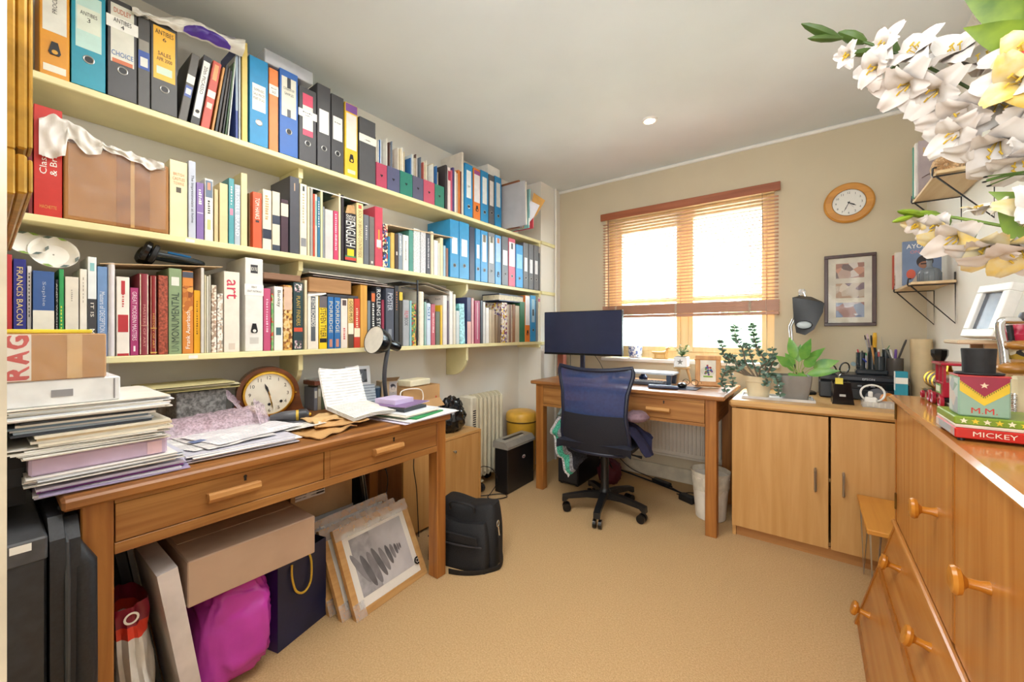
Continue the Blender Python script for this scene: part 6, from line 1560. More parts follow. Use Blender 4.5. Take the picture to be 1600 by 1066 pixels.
# ------------------------------------------------------------------ swivel chair
CC = V((-1.065, 2.425, 0))
chr_ = thing('office_chair', CC, 'dark blue mesh-backed swivel chair at the window desk', 'chair')
M_PLA = mat('#17181b', .38, amt=.1)
angs = [math.atan2(2.27 - CC.y, -1.291 - CC.x), math.atan2(2.159 - CC.y, -1.0 - CC.x), math.atan2(2.411 - CC.y, -.811 - CC.x), math.atan2(2.677 - CC.y, -.984 - CC.x), math.atan2(2.628 - CC.y, -1.267 - CC.x)]
MB().lathe([(.034, .085), (.040, .09), (.040, .135), (.030, .145), (.026, .155), (.025, .36)], CC, n=24).o('gas_column', M_PLA, chr_)
MB().cyl(CC + V((0, 0, .361)), CC + V((0, 0, .44)), .014, n=16).o('piston', M_CHROME, chr_)
for a in angs:
    d = V((math.cos(a), math.sin(a), 0)); e = V((-d.y, d.x, 0))
    P = [(.03, .088), (.03, .132), (.12, .128), (.24, .108), (.272, .100), (.275, .066), (.255, .066), (.235, .085), (.12, .094)]
    lg_ = MB().prism(P, CC - e * .019, d, Z_, e * .038).o('base_leg', M_PLA, chr_)
    c = CC + d * .258
    w_ = MB()
    for s_ in (-1, 1):
        w_.cyl(c + e * (s_ * .008) + V((0, 0, .0265)) - d * .012, c + e * (s_ * .026) + V((0, 0, .0265)) - d * .012, .0262, n=18)
    w_.o('caster', mat('#0f1013', .3), lg_)
SA = R(4)
cx = Matrix.Translation(CC) @ Matrix.Rotation(SA, 4, 'Z')
MB(cx).box((-.11, -.12, .425), (.11, .12, .455), .006).o('mechanism', M_PLA, chr_)
def seat(a, b):
    x = (a - .5) * .47; y = (b - .5) * .45
    r = max(abs(a - .5), abs(b - .5)) * 2
    return V((x, y, .515 - .03 * r ** 6 - .012 * (1 - (2 * b - 1) ** 2)))
MB(cx).grid(seat, 20, 20, .05).o('seat', mat('#1c2030', .85, bump=.3, scale=200), chr_, 60)
MB(cx).tube([V((.09, -.1, .435)), V((.24, -.13, .43)), V((.27, -.135, .428))], [.005, .005, .010], 8).o('lever', M_PLA, chr_)
def backc(s, zf):
    """outline of the back: half width by height, and how far it stands behind the seat"""
    hw_ = [(.0, .17), (.06, .208), (.22, .213), (.45, .196), (.7, .205), (.93, .238), (1.0, .228)]
    for (a, b), (c, d) in zip(hw_, hw_[1:]):
        if zf <= c:
            k = (zf - a) / (c - a); w = b + (d - b) * k; break
    z = .425 + .525 * zf - (.020 * (1 - s * s) * (1 if zf > .9 else 0)) * ((zf - .9) / .1 if zf > .9 else 0)
    y = -.205 - .035 * math.sin(math.pi * min(1, zf * 1.1)) + .045 * s * s - .02 * zf
    return V((w * s, y, z))
# the mesh: fine woven net that lets light through; solid lumbar pad below
def netmat():
    m, nt, bs, out = _nodes('mesh_fabric')
    N, L = nt.nodes, nt.links
    bs.inputs['Base Color'].default_value = (*lin('#2c4a86'), 1); bs.inputs['Roughness'].default_value = .7
    nz = N.new('ShaderNodeTexNoise'); nz.inputs['Scale'].default_value = 60
    tc = N.new('ShaderNodeTexCoord'); L.new(tc.outputs['Object'], nz.inputs['Vector'])
    rp_ = N.new('ShaderNodeValToRGB'); rp_.color_ramp.elements[0].color = (*lin('#1c2f5c'), 1); rp_.color_ramp.elements[1].color = (*lin('#2a4680'), 1)
    L.new(nz.outputs['Fac'], rp_.inputs[0]); L.new(rp_.outputs[0], bs.inputs['Base Color'])
    tr = N.new('ShaderNodeBsdfTransparent'); mx = N.new('ShaderNodeMixShader'); mx.inputs[0].default_value = .84
    L.new(tr.outputs[0], mx.inputs[1]); L.new(bs.outputs[0], mx.inputs[2]); L.new(mx.outputs[0], out.inputs[0])
    return m
MB(cx).grid(lambda a, b: backc(2 * a - 1, .02 + .965 * b), 16, 24).o('mesh_back', netmat(), chr_, 80)
MB(cx).grid(lambda a, b: backc(1.96 * a - .98, .015 + .44 * b) + V((0, -.006, 0)), 16, 10, .03).o('lumbar_pad', mat('#1d1f2a', .8, bump=.3, scale=200), chr_, 60)
rim = [backc(-1, k / 20) for k in range(21)] + [backc(-1 + 2 * k / 12, 1.0) for k in range(1, 12)] + [backc(1, 1 - k / 20) for k in range(21)] + [backc(1 - 2 * k / 12, .0) for k in range(1, 12)]
MB(cx).tube(rim, .0125, 8, closed=True).o('back_frame', mat('#1a2138', .45), chr_)
MB(cx).tube(smooth([V((0, -.05, .435)), V((0, -.14, .437)), V((0, -.185, .46)), V((0, -.19, .52))]), .020, 10, flat=.5).o('back_bracket', M_PLA, chr_)
# crocheted blanket and clothes on the seat
M_CRO = lambda c: mat(c, .95, bump=1.0, scale=130, amt=.3)
bl = thing('crochet_blanket', CC + V((-.25, .02, .45)), 'crocheted black, grey and green blanket hanging off the chair seat', 'blanket')
def blk(w0, w1):
    def fn(a, b):
        k = w0 + (w1 - w0) * b
        pts = [V((-.08, -.02, .60)), V((-.20, -.04, .605)), V((-.30, -.06, .575)), V((-.345, -.09, .50)), V((-.30, -.12, .41)), V((-.25, -.15, .36)), V((-.20, -.17, .30)), V((-.17, -.18, .225))]
        s = a * (len(pts) - 1.001); i = int(s); f = s - i
        p = pts[i].lerp(pts[i + 1], f)
        inn = V((.0, -.02, .47)) - p
        inn.normalize()
        n_ = .012 * noise.noise(V((a * 9, k * 5, 2))) + .010 * math.sin(a * 26)
        return CC + p + inn * (.16 * (1 - k)) + V((0, -.022 * math.sin(k * 3.0) + n_, n_))
    return fn
MB().grid(blk(-.1, .50), 34, 12, .008).o('dark_band', M_CRO('#26262e'), bl, 80)
MB().grid(blk(.50, .66), 34, 4, .009).o('grey_band', M_CRO('#8d8d92'), bl, 80)
MB().grid(blk(.66, .90), 34, 4, .010).o('green_band', M_CRO('#4fae92'), bl, 80)
MB().grid(blk(.90, 1.0), 34, 3, .012).o('white_edging', M_CRO('#c9c6c8'), bl, 80)
tag(MB().grid(lambda a, b: CC + V((-.10 - .24 * math.sin(a * 1.6), -.10 + .12 * a - .05 * b, .655 - .012 * b - .07 * a ** 3 - .04 * b * a + .006 * math.sin(a * 30))), 30, 8, .02).o('crochet_scarf', M_CRO('#7d8f90'), None, 80), 'grey-green crocheted strip folded over the top of the chair blanket', 'blanket')
tag(blob(CC + V((-.02, .02, .556)), .19, .13, .045, .2, 8, 32, 18, 2.0).o('folded_clothes', mat('#7d6670', .9, bump=.4, scale=60), None, 60), 'folded mauve clothes piled on the chair seat', 'clothes')
tag(MB().grid(lambda a, b: CC + V((.10 + .22 * a + .02 * math.sin(5 * b), -.16 + .19 * b, .615 - .05 * a - (.24 * max(0, a - .45) ** 1.2) * (1 if b < .8 else .4) + .02 * noise.noise(V((a * 5, b * 5, 3))))), 18, 18, .006).o('navy_cloth', mat('#1f2040', .9, bump=.3, scale=60), None, 70), 'navy cloth slipping over the side of the chair seat', 'cloth')
tag(blob(CC + V((.225, -.05, .650)), .07, .085, .035, .15, 12, 24, 14, 2.0).o('rolled_garment', mat('#8d7480', .9, bump=.3, scale=60), None, 60), 'rolled lilac-grey garment at the edge of the chair seat', 'clothes')
# ------------------------------------------------------------------ radiator, cables and bin below the window desk
rd = thing('wall_radiator', (-1.0, 3.2, .2), 'white panel radiator on the wall behind the window desk', 'radiator')
M_RAD = mat('#e3dcd0', .4, amt=.02)
MB().box((-1.50, 3.17, .22), (-.50, 3.185, .68), .004).o('panel', M_RAD, rd)
fl = MB()
for i in range(36):
    x_ = -1.485 + i * .0275
    fl.prism([(0, 0), (.0045, -.010), (.014, -.010), (.0185, 0)], (x_, 3.1698, .25), X_, Y_, (0, 0, .40))
fl.o('rib', M_RAD, rd)
MB().box((-1.50, 3.165, .205), (-.50, 3.188, .2195), .003).box((-1.50, 3.16, .6805), (-.50, 3.24, .69), .003).o('top_grille', M_RAD, rd)
MB().box((-1.35, 3.1855, .40), (-1.31, 3.248, .50)).box((-.70, 3.1855, .40), (-.66, 3.248, .50)).o('wall_bracket', M_RAD, rd)
tag(MB().tube(smooth([V((-1.33, 3.10, .06)), V((-1.20, 3.13, .03)), V((-1.05, 3.12, .012)), V((-.90, 3.07, .010)), V((-.78, 3.02, .010)), V((-.70, 2.98, .012)), V((-.62, 2.93, .012)), V((-.53, 2.90, .012)), V((-.50, 2.94, .02))]), .006, 8).o('power_lead', M_BLACK), 'black lead running along the carpet under the window desk', 'cable')
tag(MB().tube(smooth([V((-1.28, 3.13, .16)), V((-1.17, 3.16, .06)), V((-1.02, 3.16, .02)), V((-.86, 3.10, .006)), V((-.74, 3.02, .006)), V((-.68, 3.02, .02)), V((-.61, 2.99, .03)), V((-.59, 2.95, .02)), V((-.66, 2.945, .01)), V((-.76, 2.97, .008))]), .0035, 6).o('power_lead', M_BLACK), 'thinner looped black lead on the carpet near the white bin', 'cable')
for c, rz, s_, lb in (((-.905, 3.105, .0155), -22, (.15, .05, .03), 'black power brick on the carpet behind the chair'), ((-.67, 2.90, .022), -25, (.11, .06, .042), 'black plug adaptor on the carpet beside the white bin')):
    t = thing('power_adapter', Vector(c), lb, 'adapter')
    xf = Matrix.Translation(c) @ Matrix.Rotation(R(rz), 4, 'Z')
    MB(xf).box((-s_[0] / 2, -s_[1] / 2, -s_[2] / 2), (s_[0] / 2, s_[1] / 2, s_[2] / 2), .006).o('adapter_body', M_BLACK, t)
    MB(xf).cyl((s_[0] / 2, 0, 0), (s_[0] / 2 + .02, 0, 0), .007, .004, 10).o('strain_relief', M_BLACK, t)
bn = thing('waste_bin', (-.435, 2.80, 0), 'white waste bin with plastic liner between the window desk and cupboard', 'bin')
BNX, BNY = -.500, 2.745
MB().lathe([(.090, .001), (.095, .006), (.118, .255), (.122, .258), (.122, .264), (.115, .262), (.092, .010)], (BNX, BNY, 0), n=36, cap=False, sx=.9, sy=.9).o('bin_body', mat('#ece6da', .4), bn)
MB().grid(lambda a, b: V((BNX + .9 * (.126 - .012 * b + .006 * noise.noise(V((math.cos(2 * math.pi * a) * 3, math.sin(2 * math.pi * a) * 3, b * 3)))) * math.cos(2 * math.pi * a), BNY + .9 * (.126 - .012 * b + .006 * noise.noise(V((math.cos(2 * math.pi * a) * 3, math.sin(2 * math.pi * a) * 3, b * 3)))) * math.sin(2 * math.pi * a), .295 - (.11 + .05 * noise.noise(V((math.cos(2 * math.pi * a) * 2, math.sin(2 * math.pi * a) * 2, 1)))) * b)), 48, 6).o('liner', mat('#efe8d6', .25, alpha=.8, bump=.4, scale=30), bn, 60)
# dark box standing under the desk's left drawer, dark board by the right leg
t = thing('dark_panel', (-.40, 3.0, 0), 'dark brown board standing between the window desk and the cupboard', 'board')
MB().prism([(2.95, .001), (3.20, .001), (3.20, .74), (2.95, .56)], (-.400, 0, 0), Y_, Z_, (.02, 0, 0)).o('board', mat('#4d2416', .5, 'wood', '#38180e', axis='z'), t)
t = thing('computer_tower', (-1.45, 2.85, 0), 'black computer tower in the shadow under the window desk', 'computer')
MB().box((-1.55, 2.66, .012), (-1.38, 3.04, .44), .005).o('tower_case', M_BLACK, t)
MB().box((-1.545, 2.654, .03), (-1.385, 2.6598, .43), .002).o('front_panel', M_DARK, t)
MB().cyl((-1.465, 2.6535, .38), (-1.465, 2.6505, .38), .008, n=14).o('power_button', M_STEEL, t)
MB().box((-1.54, 2.68, .001), (-1.52, 3.02, .0118)).box((-1.41, 2.68, .001), (-1.39, 3.02, .0118)).o('foot_strip', M_BLACK, t)
t = thing('storage_bag', (-1.25, 2.9, 0), 'dark red bag on the carpet under the window desk', 'bag')
blob((-1.24, 2.90, .085), .09, .10, .105, .18, 17, 24, 16, 2.0).o('bag_body', mat('#5a1a2a', .7, bump=.3), t, 50)
MB().tube(smooth([V((-1.30, 2.84, .13)), V((-1.27, 2.82, .20)), V((-1.22, 2.82, .20)), V((-1.19, 2.85, .13))]), .006, 8).o('bag_handle', M_BLACK, t)
# ------------------------------------------------------------------ the blind
vb = thing('venetian_blind', (-.81, 3.2, 1.28), 'half-lowered wooden venetian blind at the window', 'blind')
M_BLW = mat('#c4937a', .45, 'wood', '#b07e62', axis='x')
BX0, BX1, BY = -1.425, -.170, 3.215
MB().box((BX0 - .015, BY - .028, 2.108), (BX1 + .012, BY - .016, 2.166), .003).o('valance', mat('#a9613e', .45, 'wood', '#8f4d2e', axis='x'), vb)
MB().box((BX0, BY - .015, 2.120), (BX1, BY + .025, 2.155), .003).o('head_rail', M_BLW, vb)
s0 = None
zt, zb_ = 2.075, 1.395
nS = 29
for i in range(nS):
    z = zt - (zt - zb_) * i / (nS - 1)
    if s0 is None:
        xf = Matrix.Translation((0, BY, z)) @ Matrix.Rotation(R(-7), 4, 'X')
        s0 = MB(xf).box((BX0, -.0125, -.0009), (BX1, .0125, .0009)).o('slat', M_BLW, vb)
        z00 = z
    else:
        c = s0.copy(); c.location = (0, 0, z - z00); c.parent = vb; COL.objects.link(c)
s1 = None
for i in range(15):
    z = 1.378 - .0052 * i
    if s1 is None:
        s1 = MB().box((BX0 - .002, BY - .0128, z - .0024), (BX1 + .004, BY + .0128, z + .0024)).o('slat', M_BLW, vb)
        z00 = z
    else:
        c = s1.copy(); c.location = (.002 * math.sin(i * 2.1), .0015 * math.sin(i * 3.7), z - z00); c.parent = vb; COL.objects.link(c)
MB().box((BX0 - .002, BY - .014, 1.278), (BX1 + .004, BY + .014, 1.300), .003).o('bottom_rail', M_BLW, vb)
for x_ in (-1.305, -.825, -.335):
    for dy in (-.0135, .0135):
        MB().tube([V((x_, BY + dy, 2.12)), V((x_, BY + dy, 1.30))], .0009, 5).o('ladder_cord', mat('#d9cdb8', .7), vb)
    lp_ = []
    for k in range(40):
        a_ = k * .9
        lp_.append(V((x_ + .010 * math.sin(a_ * 2), BY - .018 - .006 * abs(math.cos(a_)), 1.375 - .0022 * k)))
    MB().tube(lp_, .0014, 5).o('cord_loops', mat('#d9cdb8', .7), vb)
MB().tube([V((-1.372, BY - .024, 2.12)), V((-1.365, BY - .024, 1.36))], .004, 8).o('tilt_wand', mat('#8a6a58', .5), vb)
MB().tube(smooth([V((-.262, BY - .020, 2.12)), V((-.256, BY - .020, 1.78)), V((-.250, BY - .020, 1.72))]), .0014, 6).o('pull_cord', mat('#6a5a52', .6), vb)
MB().tube([V((-.250, BY - .020, 1.72)), V((-.232, BY - .020, 1.02))], .001, 5).o('pull_cord', mat('#d9cdb8', .7), vb)
# ------------------------------------------------------------------ on the window desk
zd2 = ZD + .0006
mo = thing('monitor', (-1.48, 2.9, zd2), 'wide black computer monitor standing on the window desk', 'monitor')
A, B = PY(850, 487, 2.88), PY(971.5, 485, 2.88)
mz0, mz1 = PY(910, 555.5, 2.88).z, PY(910, 486, 2.88).z
MB().box((A.x, 2.885, mz0), (B.x, 2.92, mz1), .004).o('monitor_shell', M_BLACK, mo)
MB().box((A.x + .004, 2.8838, mz0 + .016), (B.x - .004, 2.8848, mz1 - .005)).o('screen', mat('#2b3350', .22, amt=.03), mo)
MB().box((A.x + .001, 2.8832, mz0 + .001), (B.x - .001, 2.8846, mz0 + .0155)).o('bottom_bezel', M_BLACKG, mo)
mx_ = PY(910, 560, 2.93).x
MB().box((mx_ - .018, 2.921, zd2 + .012), (mx_ + .018, 2.945, mz0 + .15), .004).o('stand_neck', mat('#20263a', .35), mo)
MB().box((mx_ - .11, 2.86, zd2), (mx_ + .13, 3.02, zd2 + .011), .004).o('stand_base', mat('#3a3f48', .2), mo)
for k, (a_, b_) in enumerate((((-.11, .02), (-.13, -.14)), ((.10, .02), (.19, -.15)))):
    tag(MB().tube(smooth([V((mx_ + a_[0], 2.93, mz0 + .01)), V((mx_ + (a_[0] + b_[0]) / 2, 2.95, mz0 - .06)), V((mx_ + b_[0], 2.97, zd2 + .004))]), .0025, 6).o('monitor_cable', M_DARK), ('thin dark cable hanging below the monitor nearest the pier', 'thin dark cable hanging below the monitor nearest the window')[k], 'cable')
# terracotta coloured case behind the screen, by the pier
tc_ = thing('wooden_post', (-1.60, 3.0, zd2), 'reddish wooden box standing on the desk end behind the monitor', 'box')
pxl, pxr = PY(871, 580, 2.98).x, PY(880, 580, 2.98).x
MB().box((pxl, 2.98, zd2), (pxr, 3.04, PY(875, 545, 2.98).z), .002).o('box_side', mat('#a9604a', .5, 'wood', '#8f4a36', axis='z'), tc_)
MB().box((pxl - .004, 2.976, PY(875, 545, 2.98).z), (pxr + .012, 3.044, PY(875, 541, 2.98).z), .002).o('box_lid', mat('#8f4a36', .5), tc_)
# raised white shelf with keyboard underneath
rs = thing('monitor_shelf', (-1.0, 2.95, zd2), 'white raised desk shelf on dark legs behind the keyboard', 'stand')
sx0, sx1, sy0, sy1, sz = -1.20, -.73, 2.76, 2.925, .868
MB().box((sx0, sy0, sz), (sx1, sy1, sz + .016), .004).o('shelf_top', mat('#d3dbe4', .3), rs)
for x_ in (sx0 + .01, sx1 - .045):
    for y_ in (sy0 + .008, sy1 - .03):
        MB().prism([(0, 0), (.026, 0), (.034, sz - zd2 - .0005), (.0, sz - zd2 - .0005)], (x_, y_, zd2), X_, Z_, (0, .02, 0)).o('leg', mat('#3f4a5c', .4), rs)
kb = thing('keyboard', (-.98, 2.80, zd2), 'long dark keyboard partly under the white raised shelf', 'keyboard')
kx = Matrix.Translation((-.955, 2.70, zd2)) @ Matrix.Rotation(R(3), 4, 'Z')
MB(kx).box((-.19, 0, 0), (.19, .14, .018), .004).o('keyboard_base', mat('#4a4f5c', .4), kb)
k0 = None
for r_ in range(5):
    for c_ in range(17):
        if k0 is None:
            k0 = MB(kx).box((-.180, .012, .0182), (-.164, .028, .0245), .002).o('key', mat('#a9adb8', .5), kb)
        else:
            c = k0.copy(); rot = kx.to_3x3() @ V((.0208 * c_ + .004 * (r_ % 2), .023 * r_, 0)); c.location = rot; c.parent = kb; COL.objects.link(c)
mp_ = thing('mouse_mat', (-.70, 2.66, zd2), 'dark mouse mat with padded wrist rest near the desk front', 'mouse mat')
MB().grid(lambda a, b: V((-.80 + .24 * a, 2.60 + .15 * b + .03 * a, zd2 + .004)), 8, 6, .003).o('mat_pad', mat('#3a3f52', .6), mp_)
MB().tube(smooth([V((-.83, 2.585, zd2 + .010)), V((-.78, 2.583, zd2 + .012)), V((-.70, 2.60, zd2 + .012)), V((-.665, 2.615, zd2 + .008))]), .022, 12, flat=.55).o('wrist_rest', mat('#454c66', .45), mp_)
ms = thing('computer_mouse', (-.66, 2.69, zd2), 'small black mouse sitting on the dark mouse mat', 'mouse')
blob((-.655, 2.69, zd2 + .020), .028, .045, .018, .0, 2, 20, 12).o('mouse_shell', M_BLACKG, ms)
MB().tube([V((-.655, 2.705, zd2 + .035)), V((-.655, 2.722, zd2 + .033))], .004, 8).o('scroll_wheel', M_GREY, ms)
gl = thing('reading_glasses', (-.64, 2.72, zd2), 'pair of dark-rimmed glasses by the mouse', 'glasses')
for dx in (-.026, .026):
    MB().tube([V((-.62 + dx + .021 * math.cos(t_), 2.755, zd2 + .034 + .018 * math.sin(t_))) for t_ in [2 * math.pi * i / 16 for i in range(16)]], .0018, 6, closed=True).o('rim', M_BLACKG, gl)
    MB().tube(smooth([V((-.62 + dx * 1.85, 2.755, zd2 + .04)), V((-.62 + dx * 1.9, 2.82, zd2 + .036)), V((-.62 + dx * 1.7, 2.87, zd2 + .016))]), .0016, 6).o('temple', M_BLACKG, gl)
# little things under the raised shelf
un = thing('ink_bottle', (-.98, 2.93, zd2), 'dark blue squat pot under the white raised shelf', 'pot')
MB().lathe([(.020, 0), (.030, .01), (.032, .030), (.020, .042), (.014, .052), (.014, .056)], (-.985, 2.93, zd2), n=22).o('pot_body', mat('#27406a', .3), un)
MB().lathe([(.016, 0), (.016, .008)], (-.985, 2.93, zd2 + .0562), n=22).o('pot_cap', M_BLACK, un)
# plant pot with a star on a three-legged stool
ps = thing('plant_stool', (-.75, 3.0, zd2), 'small pale wooden tripod stool holding the star pot', 'stool')
PSC = V((-.735, 3.005, 0))
MB().lathe([(.055, 0), (.056, .002), (.056, .010), (.055, .012)], PSC + V((0, 0, .898)), n=28).o('stool_seat', mat('#b99a6a', .5, 'wood', '#a28252', axis='x'), ps)
for a_ in (R(255), R(15), R(135)):
    d = V((math.cos(a_), math.sin(a_), 0))
    MB().tube([PSC + d * .036 + V((0, 0, .8975)), PSC + d * .062 + V((0, 0, zd2))], [.010, .007], 10).o('leg', mat('#c2a273', .5, 'wood', '#a98a5c', axis='z'), ps)
sp = thing('star_pot_plant', PSC + V((0, 0, .9106)), 'white cube pot with grey star and small green plant on the tripod stool', 'plant')
MB().box(PSC + V((-.044, -.044, .9106)), PSC + V((.044, .044, .984)), .006).o('pot', mat('#f0eeea', .4), sp)
st = MB().prism([((.022 if k % 2 == 0 else .009) * math.cos(R(90 + 36 * k)), (.022 if k % 2 == 0 else .009) * math.sin(R(90 + 36 * k))) for k in range(10)], PSC + V((.0, -.0442, .948)), X_, Z_, (0, -.0006, 0))
st.o('star', mat('#77736d', .5), sp)
def leaf(mb, p, d, L, W, up=V((0, 0, 1)), curl=.15, fold=.25, nu=6):
    """a pointed leaf: from p along d"""
    d = d.normalized(); s = d.cross(up)
    if s.length < 1e-3: s = V((1, 0, 0))
    s.normalize(); n = s.cross(d).normalized()
    vs = []
    for i in range(nu + 1):
        t = i / nu
        w = W * math.sin(math.pi * min(1, t ** .75)) * .5 if 0 < t < 1 else .0006
        c = p + d * (L * t) - n * (curl * L * t * t)
        vs += [c - s * w + n * (fold * w), c, c + s * w + n * (fold * w)]
    fs = []
    for i in range(nu):
        a = i * 3
        fs += [(a, a + 1, a + 4, a + 3), (a + 1, a + 2, a + 5, a + 4)]
    mb.add(vs, fs)
rnd = random.Random(5)
m1, m2 = MB(), MB()
for i in range(22):
    a_ = rnd.uniform(0, 2 * math.pi); h = rnd.uniform(.02, .085); r_ = rnd.uniform(.01, .07)
    p0 = PSC + V((0, 0, .982)); p1 = p0 + V((r_ * math.cos(a_), r_ * math.sin(a_) * .8, h))
    m1.tube([p0, p0.lerp(p1, .6) + V((0, 0, .01)), p1], .0014, 5)
    for k in range(4):
        leaf(m2, p0.lerp(p1, .5 + .16 * k), V((math.cos(a_ + k * 1.7), math.sin(a_ + k * 1.7), rnd.uniform(-.2, .7))), rnd.uniform(.018, .030), .014, nu=3)
m1.o('stems', mat('#8a9a5a', .6), sp)
m2.o('foliage', mat('#6f9a58', .45, col2='#4f7d48', scale=40), sp, 60, kind='stuff')
MB().box(PSC + V((-.038, -.038, .9842)), PSC + V((.038, .038, .9855))).o('soil', mat('#4a3a2c', .9), sp)
# photo frame with an embroidered oval
A, B = PZ(1087, 601, zd2), PZ(1124, 603, zd2)
fw = .155; fh = .205
ry = math.atan2(B.y - A.y, B.x - A.x) * .35
t, xf = standcard('embroidered_picture', 'light wooden picture frame with oval flower embroidery on the window desk', 'picture frame', (-.535, 2.86, zd2 + .004), .001, .001, 0, 0, M_WHITE, None)
for ch_ in list(t.children): bpy.data.objects.remove(ch_)
xf = Matrix.Translation((-.62, 2.885, zd2 + .001)) @ Matrix.Rotation(R(10), 4, 'Z') @ Matrix.Rotation(R(-14), 4, 'X')
e = .03
q = MB(xf)
q.box((0, 0, 0), (fw, .014, e), .003).box((0, 0, fh - e), (fw, .014, fh), .003).box((0, 0, e), (e, .014, fh - e), .003).box((fw - e, 0, e), (fw, .014, fh - e), .003)
q.o('frame_moulding', mat('#d69c5c', .45, 'wood', '#c2854a', axis='z'), t)
MB(xf).box((e, .007, e), (fw - e, .012, fh - e)).o('mat_board', mat('#efe8da', .7), t)
MB(xf).lathe([(.036, 0), (.036, .0006)], (fw / 2, .0068, fh / 2 - .002), -Y_, 32, sx=.9, sy=1.2).o('embroidered_ground', mat('#e2dccb', .9), t)
flw = {}
for i in range(26):
    a_ = rnd.uniform(0, 6.28); r_ = .030 * math.sqrt(rnd.random())
    cidx = i % 4
    flw.setdefault(cidx, MB(xf)).lathe([(.0065, 0), (.0065, .0004)], (fw / 2 + r_ * .85 * math.cos(a_), .0060 - .0001 * (i % 3), fh / 2 + .004 + r_ * 1.1 * math.sin(a_)), -Y_, 8)
for k, cc in enumerate(('#7a4a8f', '#3f5f9a', '#b84a4f', '#6f9a4a')):
    flw[k].o('embroidered_flowers', mat(cc, .9, bump=.4, scale=300), t, kind='stuff')
MB(xf).box((fw / 2 - .028, .0057, fh / 2 - .044), (fw / 2 + .028, .0061, fh / 2 - .034)).o('embroidered_grass', mat('#8fb04a', .9), t)
MB(xf).box((fw / 2 - .02, .0142, .01), (fw / 2 + .02, .05, .02)).o('strut', M_KRAFT, t)
t = thing('wooden_tray', (-.55, 2.8, zd2), 'thin speckled wooden ruler lying before the picture frame', 'ruler')
MB(Matrix.Translation((-.52, 2.805, zd2)) @ Matrix.Rotation(R(8), 4, 'Z')).box((-.055, -.012, 0), (.055, .012, .006), .002).o('ruler_body', mat('#d9c9b0', .6, col2='#b9a68c', scale=60), t)
# things on the sill
zs_ = WZ0 + .0008
gbw = thing('patterned_bowl', (-1.15, 3.26, zs_), 'blue and white patterned planter on the window sill beside the monitor', 'planter')
xa, xb_ = PY(975, 545, 3.255).x, PY(1009, 545, 3.255).x
MB().lathe([(.062, 0), (.078, .012), (.084, .05), (.082, .095), (.085, .100), (.080, .100), (.078, .05), (.058, .012)], ((xa + xb_) / 2, 3.275, zs_), n=36, cap=False, sy=1.15, sx=.6).o('bowl_body', mat('#e6e8f0', .3, 'print', ('#5f74b0', '#f0f2f6', '#8fa0c8', '#dfe4ee'), scale=70), gbw)
gz = thing('wooden_dachshund', (-.95, 3.25, zs_), 'small carved wooden dog figure on a base on the window sill', 'figurine')
dx_ = PY(1037, 550, 3.25).x
M_PINE = mat('#e0b878', .5, 'wood', '#cfa462', axis='x')
MB().box((dx_ - .09, 3.245, zs_), (dx_ + .03, 3.275, zs_ + .008), .002).o('figure_base', M_PINE, gz)
MB().tube([V((dx_ - .10, 3.26, zs_ + .055)), V((dx_ - .075, 3.26, zs_ + .047)), V((dx_ - .03, 3.26, zs_ + .046)), V((dx_ + .01, 3.26, zs_ + .050)), V((dx_ + .022, 3.26, zs_ + .066)), V((dx_ + .022, 3.26, zs_ + .084)), V((dx_ + .034, 3.26, zs_ + .088)), V((dx_ + .05, 3.26, zs_ + .082))], [.003, .013, .014, .016, .012, .011, .010, .004], 10).o('dog_body', M_PINE, gz)
for x_ in (dx_ - .07, dx_ + .008):
    for y_ in (3.254, 3.266):
        MB().cyl((x_, y_, zs_ + .0082), (x_, y_, zs_ + .044), .005, .006, 8).o('leg', M_PINE, gz)
ws = thing('wooden_block', (-.62, 3.25, zs_), 'rounded terracotta saucer on the window sill behind the picture frame', 'saucer')
MB().lathe([(.045, 0), (.062, .010), (.065, .016), (.060, .016), (.044, .005)], (PY(1092, 560, 3.24).x, 3.235, zs_), n=30, cap=False, sy=1.0, sx=.5).o('saucer_dish', mat('#c98a5a', .6), ws)
MB().lathe([(.044, .0052), (.002, .0052)], (PY(1092, 560, 3.24).x, 3.235, zs_), n=30, cap=False, sx=.5).o('saucer_base', mat('#b97a4c', .6), ws)
# ------------------------------------------------------------------ on the cupboard
zc = .7757
M_JADE = mat('#5f7d68', .4, col2='#3f5f50', scale=40)
def tray_(name, label, cx, cy, w, d):
    t = thing(name, (cx, cy, zc), label, 'tray')
    xf = Matrix.Translation((cx, cy, zc)) @ Matrix.Rotation(R(5), 4, 'Z')
    MB(xf).box((-w / 2, -d / 2, 0), (w / 2, d / 2, .004)).box((-w / 2, -d / 2, .004), (w / 2, -d / 2 + .005, .014)).box((-w / 2, d / 2 - .005, .004), (w / 2, d / 2, .014)).box((-w / 2, -d / 2 + .005, .004), (-w / 2 + .005, d / 2 - .005, .014)).box((w / 2 - .005, -d / 2 + .005, .004), (w / 2, d / 2 - .005, .014)).o('tray_body', mat('#d3cfca', .35), t)
tray_('plant_tray', 'long pale tray under the two potted plants on the cupboard', -.155, 2.76, .345, .175)
zp = zc + .0046
jd = thing('jade_plant', (-.235, 2.745, zp), 'sprawling jade plant in a cream pot at the corner of the cupboard', 'plant')
JC = V((-.245, 2.745, zp))
MB().lathe([(.050, 0), (.054, .004), (.066, .088), (.069, .090), (.071, .118), (.073, .122), (.068, .122), (.064, .10)], JC, n=36, cap=False).o('pot', mat('#e8d8b4', .5, amt=.04), jd)
MB().lathe([(.0645, .104), (.002, .108)], JC, n=24, cap=False).o('soil', mat('#4a4238', .9), jd)
